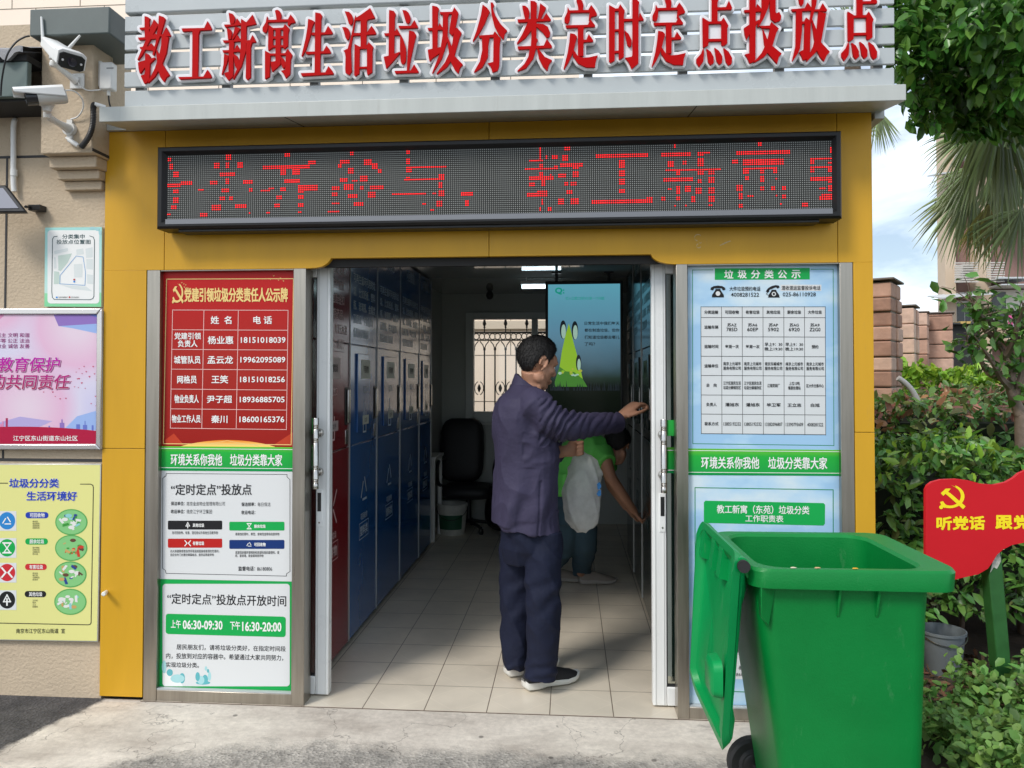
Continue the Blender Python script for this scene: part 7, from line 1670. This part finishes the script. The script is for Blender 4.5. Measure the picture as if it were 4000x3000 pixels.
pl_ = [P(*zV(x, y), .02) for x, y in ((768, 740), (790, 640), (848, 560), (858, 700), (928, 1500), (838, 1500))]
b.prism(pl_, (0, .07, 0)); b.build('post', M_post, fs_, bevel=.004)
b = MB(); b.prism([P(*zV(x, y), .0185) for x, y in ((776, 725), (796, 640), (838, 590), (846, 650), (820, 700), (800, 690))], (0, .001, 0)); b.build('flaked_paint', mat('flaked_paint', (.42, .42, .38), .8, var=.4, vs=60), fs_, smooth=0)
# ------------------------------------------------------------------ grey bucket
bc = Wd(3678, 2457, 3.9); bc.z = .03
bk_ = thing('bucket', 'grey plastic bucket standing on the soil behind the green bin', 'bucket', bc)
hB = Wd(3678, 2457, 3.9).z - .03
b = MB(); b.lathe(bc, [(0, 0), (.083, 0), (.086, .008), (.107, hB - .016), (.114, hB - .014), (.115, hB), (.108, hB), (.105, hB - .01), (.082, .014), (0, .012)], 28); b.build('pail', mat('grey_bucket', (.20, .23, .25), .4, var=.08, vs=9), bk_, smooth=45)
b = MB(); b.tube([bc + Vector((.117 * math.cos(a), -.117 * math.sin(a) * .95, hB - .006 - .05 * math.sin(a))) for a in [math.pi * k / 14 for k in range(15)]], .0025, 6); b.build('handle', M_chrome, bk_)

# ------------------------------------------------------------------ foliage
RG = np.random.default_rng(11)
def leaf_mesh(name, pos, size, m, parent, up=.35, asp=.42, out=None, jit=.6, fold=.25):
    """many separate folded leaves: pos (N,3)"""
    N = len(pos); d = RG.normal(size=(N, 3))
    if out is not None: d = d * .8 + out * 1.0
    d[:, 2] += RG.normal(size=N) * .15 - .1; d /= np.linalg.norm(d, axis=1)[:, None] + 1e-9
    n = RG.normal(size=(N, 3)) * .6 + np.array([0, 0, up * 2]) + np.array([SUNV.x, SUNV.y, SUNV.z]) * .5
    n -= d * (n * d).sum(1)[:, None]; n /= np.linalg.norm(n, axis=1)[:, None] + 1e-9
    sd = np.cross(d, n); L = (size * (1 + jit * (RG.random(N) * 2 - 1)))[:, None]
    prof = ((0, 0, 0), (.30, asp * .52, fold), (.70, asp * .42, fold), (1.0, 0, -.06), (.70, -asp * .42, fold), (.30, -asp * .52, fold))
    V = np.stack([pos + d * (L * (a - .5)) + sd * (L * w_) + n * (L * abs(w_) * h_ - L * .10 * a * a) for a, w_, h_ in prof], 1).reshape(-1, 3)
    me = bpy.data.meshes.new(name); off = root_loc(parent) if parent is not None else Vector((0, 0, 0)); V = V - np.array(off)
    me.vertices.add(N * 6); me.vertices.foreach_set('co', V.ravel().astype(np.float32))
    base = (np.arange(N) * 6)[:, None]; F = np.concatenate([base + np.array([0, 1, 2, 3]), base + np.array([0, 3, 4, 5])], 1).reshape(-1)
    me.loops.add(N * 8); me.loops.foreach_set('vertex_index', F.astype(np.int32))
    me.polygons.add(N * 2); me.polygons.foreach_set('loop_start', (np.arange(N * 2) * 4).astype(np.int32)); me.polygons.foreach_set('loop_total', np.full(N * 2, 4, np.int32))
    me.materials.append(m); me.update(calc_edges=True); me.validate()
    o = bpy.data.objects.new(name, me); COL.objects.link(o)
    if parent is not None: o.parent = parent
    return o
M_l = {'hedge': mat('hedge_leaf', (.10, .235, .045), .38, island=.6, trans=.22), 'bright': mat('young_leaf', (.28, .50, .06), .42, island=.4, trans=.3), 'red': mat('photinia_leaf', (.36, .17, .10), .38, island=.5, trans=.2), 'olive': mat('olive_leaf', (.20, .25, .09), .42, island=.5, trans=.22),
       'tree': mat('tree_leaf', (.085, .22, .035), .30, island=.65, trans=.42), 'cover': mat('ground_cover_leaf', (.14, .28, .06), .5, island=.45, trans=.3), 'lime': mat('lime_leaf', (.22, .38, .03), .45, island=.4, trans=.3), 'dry': mat('dry_leaf', (.14, .075, .035), .7, island=.5), 'palm': mat('palm_leaf', (.24, .31, .13), .35, island=.45, trans=.25), 'palmy': mat('palm_leaf_dry', (.30, .27, .07), .5, island=.3, trans=.3)}
M_bark = mat('bark', (.085, .058, .042), .9, var=.35, vs=14, bump=.8, bs=40)
def box_pts(N, x0, x1, y0, y1, z0, z1, top=0.15, skin=.16, seed=0):
    """points in the outer shell of a clipped hedge with a lumpy top"""
    P_ = np.empty((0, 3))
    while len(P_) < N:
        q = RG.random((N, 3)) * [x1 - x0, y1 - y0, 1] + [x0, y0, 0]
        bump_ = np.array([NZ.noise(Vector((a * 2.3 + seed, b_ * 2.3, .5))) * .5 + NZ.noise(Vector((a * 6 + seed, b_ * 6, 2))) * .25 for a, b_ in q[:, :2]])
        zt_ = z1 + bump_ * top * 2
        q[:, 2] = z0 + q[:, 2] * (zt_ - z0)
        de = np.minimum(np.minimum(q[:, 0] - x0, x1 - q[:, 0]), np.minimum(q[:, 1] - y0, zt_ - q[:, 2])); keep = (de < skin * (.3 + .7 * RG.random(len(q)))) 
        hole = np.array([NZ.noise(Vector((a * 5 + seed, b_ * 5, c * 5))) for a, b_, c in q]); keep &= hole > -.22
        P_ = np.concatenate([P_, q[keep]])
    return P_[:N]
def hedge(name, label, cat, x0, x1, y0, y1, z0, z1, mixes, size, core=True, top=.12, seed=0):
    t = thing(name, label, cat, ((x0 + x1) / 2, (y0 + y1) / 2, .03))
    for k, (key, N) in enumerate(mixes):
        if key == 'bright' or key == 'lime': q = box_pts(N, x0, x1, y0, y1, z1 - .22, z1 + .02, top, .14, seed)
        else: q = box_pts(N, x0, x1, y0, y1, z0, z1, top, .22, seed)
        leaf_mesh('foliage', q, size * np.ones(len(q)), M_l[key], t)
    n = int((x1 - x0) * 7); rr_ = random.Random(seed)
    b = MB()
    for i in range(n):
        x, y = rr_.uniform(x0 + .1, x1 - .1), rr_.uniform(y0 + .12, y1 - .1); tx, ty = rr_.uniform(-.15, .15), rr_.uniform(-.15, .15)
        b.tube([(x, y, .02), (x + tx * .4, y + ty * .4, z1 * .5), (x + tx, y + ty, z1 - .12)], [.014, .010, .004], 6)
    b.build('stems', M_bark, t)
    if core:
        b = MB(); b.loft([[(x0 + .24 + .02 * NZ.noise(Vector((z, 1, 1))), y0 + .26, z), (x1 - .22, y0 + .26, z), (x1 - .22, y1 - .2, z), (x0 + .22, y1 - .2, z)] for z in (z0 + .12, z1 * .7, z1 - .20)]); b.build('dark_core', mat('hedge_inside', (.012, .018, .008), .95), t, smooth=0)  # solid dark core added to block see-through between the leaves
    return t
hedge('hedge', 'dark green clipped hedge with bright young tips beside the kiosk corner', 'hedge', 1.42, 3.4, .55, 1.75, .30, 1.16, (('hedge', 9000), ('bright', 900), ('olive', 900)), .060, seed=3)
hedge('hedge', 'photinia hedge with reddish young leaves behind the dark green hedge', 'hedge', 1.9, 4.3, 1.85, 4.4, .4, 1.42, (('hedge', 5200), ('olive', 3000), ('red', 2600)), .075, seed=8, top=.16)
hedge('hedge', 'lime green shrubs at the foot of the stone pillars, behind the photinia', 'hedge', 2.3, 4.6, 4.6, 5.5, .5, 1.58, (('lime', 2600), ('bright', 900)), .085, seed=5, top=.16)
# dry leaves below the hedge and ground cover
q = np.stack([RG.uniform(1.4, 3.0, 900), RG.uniform(-.2, .8, 900), RG.uniform(.032, .06, 900)], 1)
tag(leaf_mesh('leaf_litter', q, .05 * np.ones(900), M_l['dry'], None, up=1.5), kind='stuff')
gp_ = []
for k in range(520):
    x, y = RG.uniform(1.40, 2.75), RG.uniform(-1.6, .12)
    if abs(x - bc.x) < .16 and y > bc.y - .35: continue
    h = .13 + .16 * (.5 + NZ.noise(Vector((x * 2.2, y * 2.2, 4)))) + .05 * RG.random()
    for j in range(24):
        u = RG.random() ** .6; gp_.append((x + RG.normal() * .045, y + RG.normal() * .045, .03 + h * u))
gp_ = np.array(gp_)
tag(leaf_mesh('ground_cover', gp_, .040 * np.ones(len(gp_)), M_l['cover'], None, up=1.3, asp=.62, jit=.45), 'low leafy ground cover plants in the bed beside the green bin', 'ground cover', kind='stuff')
# ------------------------------------------------------------------ split-face stone pillars
M_st = mat('split_sandstone', (.52, .32, .24), .85, var=.22, vs=5, bump=1.0, bs=13, island=0)
M_st2 = mat('split_sandstone_pale', (.60, .41, .32), .85, var=.2, vs=6, bump=1.0, bs=12)
M_mort = mat('mortar', (.20, .19, .15), .9)
def stones(t, x0, x1, y0, y1, z0, z1, course, seed):
    rr_ = random.Random(seed); b = MB(); z = z0; row = 0
    while z < z1 - .03:
        h = min(course * rr_.uniform(.9, 1.1), z1 - z)
        n = max(1, round((x1 - x0) / .26)); cuts = [x0] + [x0 + (x1 - x0) * (k + (.25 if row % 2 else -.15)) / n for k in range(1, n)] + [x1]
        for a, c in zip(cuts, cuts[1:]):
            b.box((a + .004, y0 - rr_.uniform(0, .034), z + .004), (c - .004, y0 + .2, z + h - .004), rr_.choice((0, 0, 1, 1, 2)))
        m_ = max(1, round((y1 - y0 - .2) / .26)); 
        for k in range(m_):
            a, c = y0 + .2 + (y1 - y0 - .2) * k / m_, y0 + .2 + (y1 - y0 - .2) * (k + 1) / m_
            b.box((x0 - .006, a + .004, z + .004), (x1 + rr_.uniform(-.004, .014), c - .004, z + h - .004), rr_.choice((0, 0, 1, 1, 2)))
        z += h; row += 1
    b.build('stonework', [M_st, M_st2, mat('split_sandstone_dark', (.38, .22, .16), .88, var=.25, vs=6, bump=1.0, bs=12)], t, smooth=0, bevel=.012)
    b = MB(); b.box((x0 + .012, y0 + .012, .03), (x1 - .012, y1 - .012, z1 - .012)); b.build('mortar', M_mort, t)
def pillar(name, cat, pxr, dep, ptop, label, seed, wide, depth, rot, course, group='split face sandstone pillars'):
    B = Wd(pxr, 1500, dep); zt_ = Wd(pxr, ptop, dep).z; B = Vector((B.x, B.y, .0))
    t = thing(name, label, cat, B, group); stones(t, B.x - wide, B.x, B.y, B.y + depth, .03, zt_ - .02, course, seed)
    b = MB(); b.box((B.x - wide - .02, B.y - .03, zt_ - .018), (B.x + .02, B.y + depth + .02, zt_)); b.build('cap', mat('pillar_cap', (.20, .17, .15), .9), t, bevel=.006)
    t.rotation_euler = (0, 0, R_(-rot))
pillar('stone_pillar', 'pillar', 3488, 6.0, 1082, 'nearest and tallest pinkish stone pillar, partly hidden by the kiosk edge', 1, .55, .42, 32, .118)
pillar('stone_pillar', 'pillar', 3576, 8.2, 1188, 'middle stone pillar, just behind the nearest one', 2, .42, .40, 29, .16)
pillar('stone_pillar', 'pillar', 3627, 9.1, 1214, 'farthest stone pillar, joined to the stretch of stone wall', 3, .40, .3, 26, .18)
pillar('stone_wall', 'wall', 3726, 9.35, 1216, 'short stretch of split face stone wall right of the farthest pillar', 9, .36, .3, 24, .19, None)
b = MB(); b.tube(catmull([Wd(*zP(x, y), 5.75) for x, y in ((262, 790), (305, 820), (350, 868), (385, 930), (405, 985), (420, 1045), (425, 1130))], 6), .021, 10); tag(b.build('grey_hose', mat('grey_hose', (.42, .42, .42), .5), None, smooth=60), 'bent grey hose rising from the hedge by the nearest stone pillar', 'hose')
# ------------------------------------------------------------------ broadleaf tree at top right
tt = Wd(4420, 1500, 4.7); tree = thing('broadleaf_tree', 'dense dark green broadleaf tree overhanging at the top right', 'tree', (tt.x, tt.y, .03))
b = MB(); tp = [Vector((tt.x, tt.y, .03)), Vector((tt.x - .03, tt.y + .02, 1.3)), Vector((tt.x - .12, tt.y, 2.5)), Vector((tt.x - .25, tt.y, 3.4))]
b.tube(catmull(tp, 5), [.11 - .004 * k for k in range(16)], 12)
ends = []
for px, py, d in ((3640, 200, 4.2), (3800, 330, 4.4), (3750, 60, 4.0), (3950, 200, 4.3), (4050, 420, 4.5), (3900, -100, 4.6), (4150, 100, 4.4)):
    e = Wd(px, py, d); m_ = tp[2] + (e - tp[2]) * .5 + Vector((0, 0, .18)); b.tube(catmull([tp[2] + Vector((0, 0, .1 * rnd.random())), m_, e], 5), [.045 - .0038 * k for k in range(11)], 7); ends.append(e)
b.build('trunk', M_bark, tree, smooth=50)
lp = []; lo_ = []
for px, py, d, r, N in ((3555, 60, 4.0, .17, 210), (3570, 200, 4.0, .17, 210), (3610, 330, 4.1, .17, 190), (3640, 440, 4.1, .12, 90), (3760, 480, 4.2, .12, 90), (3700, 120, 4.2, .28, 620), (3720, 300, 4.2, .24, 520), (3800, 400, 4.3, .22, 460), (3850, 180, 4.2, .32, 900), (3930, 330, 4.4, .30, 800), (3990, 420, 4.5, .22, 420), (4050, 120, 4.3, .4, 900), (4080, 380, 4.5, .3, 500), (3660, -80, 4.2, .3, 500), (3850, -120, 4.3, .4, 700), (4050, -150, 4.4, .45, 700), (4200, 150, 4.5, .45, 600), (3900, 60, 3.7, .25, 450), (3990, 250, 3.8, .25, 450)):
    c = Wd(px, py, d); v = RG.normal(size=(N, 3)); v /= np.linalg.norm(v, axis=1)[:, None]; rr_ = r * (.45 + .6 * RG.random(N))[:, None]
    lp.append(np.array(c) + v * rr_); lo_.append(v)
leaf_mesh('crown', np.concatenate(lp), .072 * np.ones(sum(len(x) for x in lp)), M_l['tree'], tree, up=.5, asp=.50, out=np.concatenate(lo_) * .8 + np.array([0, 0, -.5]), jit=.4)
# ------------------------------------------------------------------ fan palms
def fan(hub, dr, nrm, Rr, n=24, spread=150, droop=.5, m='palm'):
    """one fan leaf: folded narrow segments radiating from the hub"""
    b = MB(); dr = dr.normalized(); nrm = (nrm - dr * nrm.dot(dr)).normalized(); sd = dr.cross(nrm)
    for k in range(n):
        a = R_(-spread / 2 + spread * k / (n - 1) + rnd.uniform(-2, 2)); d = dr * math.cos(a) + sd * math.sin(a); L = Rr * (1 - .18 * abs(k / (n - 1) - .5) * 2) * rnd.uniform(.9, 1.08); s_ = d.cross(nrm); wv = Rr * .019
        prev = None; pts = []
        for j in range(6):
            t = j / 5; c = hub + d * (L * t) + nrm * (.03 * Rr * (k % 2)) - Vector((0, 0, 1)) * (droop * L * t ** 2.4 * .6); w_ = wv * (.35 + 1.1 * min(t * 2.2, 1)) * (1 - max(0, t - .45) / .58); pts.append((c - s_ * w_, c + nrm * w_ * .35, c + s_ * w_))
        v = [p for q in pts for p in q]; b.add(v, [f for j in range(5) for f in ([3 * j, 3 * j + 1, 3 * j + 4, 3 * j + 3], [3 * j + 1, 3 * j + 2, 3 * j + 5, 3 * j + 4])])
    return b
def palm(label, base, crown, fans):
    t = thing('fan_palm', label, 'palm tree', base, 'fan palms')
    b = MB(); pp = catmull([base, base + (crown - base) * .5 + Vector((.04, 0, 0)), crown], 12); b.tube(pp, [.085 + .010 * (k % 2) for k in range(len(pp))], 12); b.build('trunk', mat('palm_trunk', (.09, .065, .045), .95, var=.4, vs=22, bump=1.0, bs=30), t)
    for hub, dr, nrm, Rr, sp, droop, m in fans:
        b = fan(hub, dr, nrm, Rr, 24, sp, droop); o = b.build('frond', M_l[m], t, smooth=0, flip=False)
        s_ = MB(); mid = (hub + crown) / 2 + Vector((0, 0, .10)); s_.tube(catmull([crown, mid, hub], 5), [.010] * 11, 6); s_.build('stalk', mat('palm_stalk', (.10, .14, .04), .5), o, smooth=50)
DN = Vector((0, 0, -1)); NF = -FW
def F_(px, py, d, tx, ty, m='palm', sp=130, droop=.35, td=None):
    h = Wd(px, py, d); e = Wd(tx, ty, d if td is None else td); return (h, e - h, NF + Vector((0, 0, .5)), (e - h).length, sp, droop, m)
cr = Wd(4110, 470, 5.6); base = Vector((cr.x + .05, cr.y, .03))
palm('fan palm with drooping green and yellowing fronds at the right edge', base, cr,
     [F_(3805, 520, 5.2, 3650, 680, sp=110, droop=.5), F_(3905, 430, 5.0, 3900, 850, sp=58, droop=.2), F_(3850, 470, 5.1, 3850, 760, sp=80, droop=.3), F_(3980, 450, 5.2, 3990, 760, sp=70, droop=.3), F_(3800, 730, 5.5, 3635, 960, sp=85, droop=.4), F_(3815, 650, 5.4, 3660, 800, sp=70, droop=.4), F_(3985, 820, 5.3, 3900, 1060, sp=120, droop=.3), F_(3860, 800, 5.45, 3810, 1020, 'palmy', 60, .3), F_(4010, 640, 5.6, 4000, 860, 'palmy', 110, .3), F_(3930, 640, 5.5, 3900, 960, sp=80, droop=.3), F_(4200, 420, 5.8, 4420, 560), F_(4150, 300, 5.6, 4250, 60)])
cr = Wd(3330, 250, 8.9); base = Vector((cr.x, cr.y, .03))
palm('fan palm standing behind the kiosk, only some frond tips showing below the canopy corner', base, cr, [F_(3425, 430, 8.7, 3450, 590, sp=85, droop=.2), F_(3350, 420, 8.7, 3290, 560), F_(3330, 120, 8.9, 3330, -60)])
# ------------------------------------------------------------------ half bare shrub
sb = Wd(*zP(1075, 1300), 4.5); sb.z = .03; shrub = thing('bare_shrub', 'half bare twisted shrub with a pale trunk rising from the photinia hedge', 'shrub', sb)
b = MB(); tr = [sb] + [Wd(*zP(x, y), 4.5) for x, y in ((1065, 1120), (1050, 1020), (1010, 920), (985, 850))]
b.tube(catmull(tr, 5), [.045 - .0011 * k for k in range(21)], 9); tips = []
for pts in ([(985, 850), (930, 790), (880, 700), (820, 610), (760, 520)], [(985, 850), (1000, 760), (960, 650), (900, 540), (880, 440), (840, 330)], [(1010, 920), (1050, 820), (1070, 720), (1060, 600), (1030, 480), (1010, 380)], [(930, 790), (850, 760), (780, 650), (700, 560)], [(960, 650), (1010, 560), (1040, 430), (1080, 330)], [(880, 440), (800, 390), (740, 300)], [(900, 540), (820, 470), (790, 350)], [(1060, 600), (1120, 500), (1180, 430)]):
    dd = 4.5 + rnd.uniform(-.25, .25); p = catmull([Wd(*zP(x, y), 4.5 + (dd - 4.5) * i / (len(pts) - 1)) for i, (x, y) in enumerate(pts)], 4); b.tube(p, [.022 * (1 - k / len(p)) + .003 for k in range(len(p))], 6); tips += p[3:]
    for j in range(9):
        q_ = rnd.choice(p[len(p) // 2:]); dv = Vector((rnd.uniform(-1, 1), rnd.uniform(-1, 1), rnd.uniform(-.2, 1))) * rnd.uniform(.06, .20); b.tube([q_, q_ + dv * .6 + Vector((0, 0, .02)), q_ + dv], [.0035, .0026, .0015], 4); tips.append(q_ + dv)
b.build('trunk', mat('pale_bark', (.20, .15, .12), .9, var=.3, vs=12, bump=.6, bs=40), shrub, smooth=50)
q = np.array([tuple(p + Vector((rnd.gauss(0, .05), rnd.gauss(0, .05), rnd.gauss(0, .045)))) for p in tips for _ in range(4)])
q = q[[i for i in range(len(q)) if rnd.random() < .8]]
leaf_mesh('foliage', q, .06 * np.ones(len(q)), M_l['hedge'], shrub, up=.6, asp=.55)
# ------------------------------------------------------------------ far apartment tower with balconies
AD = 24.0
apt = thing('apartment_tower', 'far beige apartment tower with slatted balconies and awnings, right of the sky gap', 'building', Wd(3900, 1700, AD))
def ab(b, x0, y0, x1, y1, d0=0.0, d1=.2):
    A, B = Wd(x0, y1, AD), Wd(x1, y0, AD); b.box((A.x, A.y + d0, A.z), (B.x, A.y + d1, B.z))
M_ab = mat('far_beige', (.60, .48, .36), .7, var=.06, vs=.6); M_abr = mat('far_brown', (.26, .155, .13), .7, var=.06, vs=.6)
b = MB(); A, B = Wd(3735, 1700, AD), Wd(4600, -900, AD); v_ = ray(3735, 1472); v_.z = 0; v_ = v_ / v_.y * 8; b.prism([(A.x, A.y + .3, A.z), (B.x, A.y + .3, A.z), (B.x, A.y + .3, B.z), (A.x, A.y + .3, B.z)], v_ + Vector((.3, 0, 0))); b.build('wall', M_abr, apt)
b = MB(); ab(b, 3700, -900, 3736, 1700, 0, .5); ab(b, 3812, -900, 3866, 1700, -.1, .4); ab(b, 4040, -900, 4100, 1700, -.1, .4); b.build('column', M_ab, apt)
M_lv = mat('louvre_metal', (.55, .52, .48), .5); M_wf = mat('far_window_frame', (.66, .66, .64), .5); M_wg = mat('far_window_glass', (.05, .06, .07), .1)
for yy in (1035, 560, 90, -380):
    b = MB()
    for k in range(9): y = yy + 9 * k; ab(b, 3697, y, 3783, y + 4.5, -.55, -.50); ab(b, 3815, y, 3880, y + 4.5, -.6, -.55)
    ab(b, 3735, yy + 4, 3770, yy + 66, -.45, .3); b.build('louvre_cage', M_lv, apt)
    b = MB(); A, B = Wd(3640, yy + 127, AD), Wd(3830, yy + 118, AD); b.prism([(A.x, A.y - .6, A.z - .10), (B.x, A.y - .6, B.z - .05), (B.x, A.y + .3, B.z + .12), (A.x, A.y + .3, A.z + .05)], (0, 0, .04)); b.build('awning', mat('awning_sheet', (.55, .58, .60), .4), apt)
    b = MB(); ab(b, 3845, yy + 60, 3990, yy + 66, -.8, .3); ab(b, 3860, yy + 85, 4040, yy + 90, -.75, .3); b.build('awning', mat('awning_sheet', (.55, .58, .60)), apt)
    b = MB(); ab(b, 3745, yy + 138, 3808, yy + 240, .2, .35); wdw = b.build('window', M_wf, apt)
    b = MB(); ab(b, 3752, yy + 146, 3778, yy + 232, .17, .199); ab(b, 3782, yy + 146, 3802, yy + 232, .17, .199); b.build('pane', M_wg, wdw)
    b = MB(); ab(b, 3870, yy + 95, 4035, yy + 230, .2, .35); wdw = b.build('window', M_wf, apt)
    b = MB(); ab(b, 3878, yy + 103, 3940, yy + 222, .17, .199); ab(b, 3948, yy + 103, 4028, yy + 222, .17, .199); b.build('pane', M_wg, wdw)
    b = MB(); ab(b, 3870, yy + 235, 4060, yy + 300, -.9, .3); b.build('balcony', M_ab, apt)
sh = thing('dark_shed', 'low dark shed roof behind the stone wall with a yellow board on top', 'shed', Wd(3770, 1500, 13)); A, B = Wd(3718, 1390, 13), Wd(3825, 1268, 13)
b = MB(); b.box((A.x, A.y, .0), (B.x, A.y + 1.2, B.z)); b.build('wall', mat('shed_dark', (.02, .02, .02), .8), sh)
b = MB(); b.prism([(A.x - .06, A.y - .1, B.z + .002), (B.x + .1, A.y - .1, B.z + .002), (B.x + .1, A.y + 1.3, B.z + .05), (A.x - .06, A.y + 1.3, B.z + .05)], (0, 0, .03)); b.build('roof', mat('shed_roof', (.05, .05, .05), .7), sh)
b = MB(); q = Wd(3755, 1262, 12.9); b.box((q.x - .01, q.y, q.z - .01), (q.x + .16, q.y + .3, q.z + .03)); b.build('board', mat('shed_board', (.55, .38, .12), .6), sh)
for k, (px, c, nm) in enumerate(((3878, (.60, .10, .28), 'pink garment hung on the far balcony line'), (3893, (.55, .50, .60), 'pale lilac garment hung on the far balcony line'), (3925, (.20, .30, .50), 'blue garment hung on the far balcony line'), (3808, (.70, .70, .70), 'white garment hung on the far balcony line'))):
    A, B = Wd(px - 8, 1292, AD), Wd(px + 8, 1240, AD); b = MB(); n = 9
    b.loft([[(A.x + (B.x - A.x) * i / (n - 1), A.y - .95 + .04 * math.sin(i * 2.1 + k) * t, B.z + (A.z - B.z) * t) for i in range(n)] for t in (0, .25, .6, 1.0)] , caps=False, closed=False)
    o = b.build('garment', mat('garment_%d' % k, c, .8), None, smooth=60); so_ = o.modifiers.new('th', 'SOLIDIFY'); so_.thickness = .02; tag(o, nm, 'laundry', 'laundry on the far balcony')
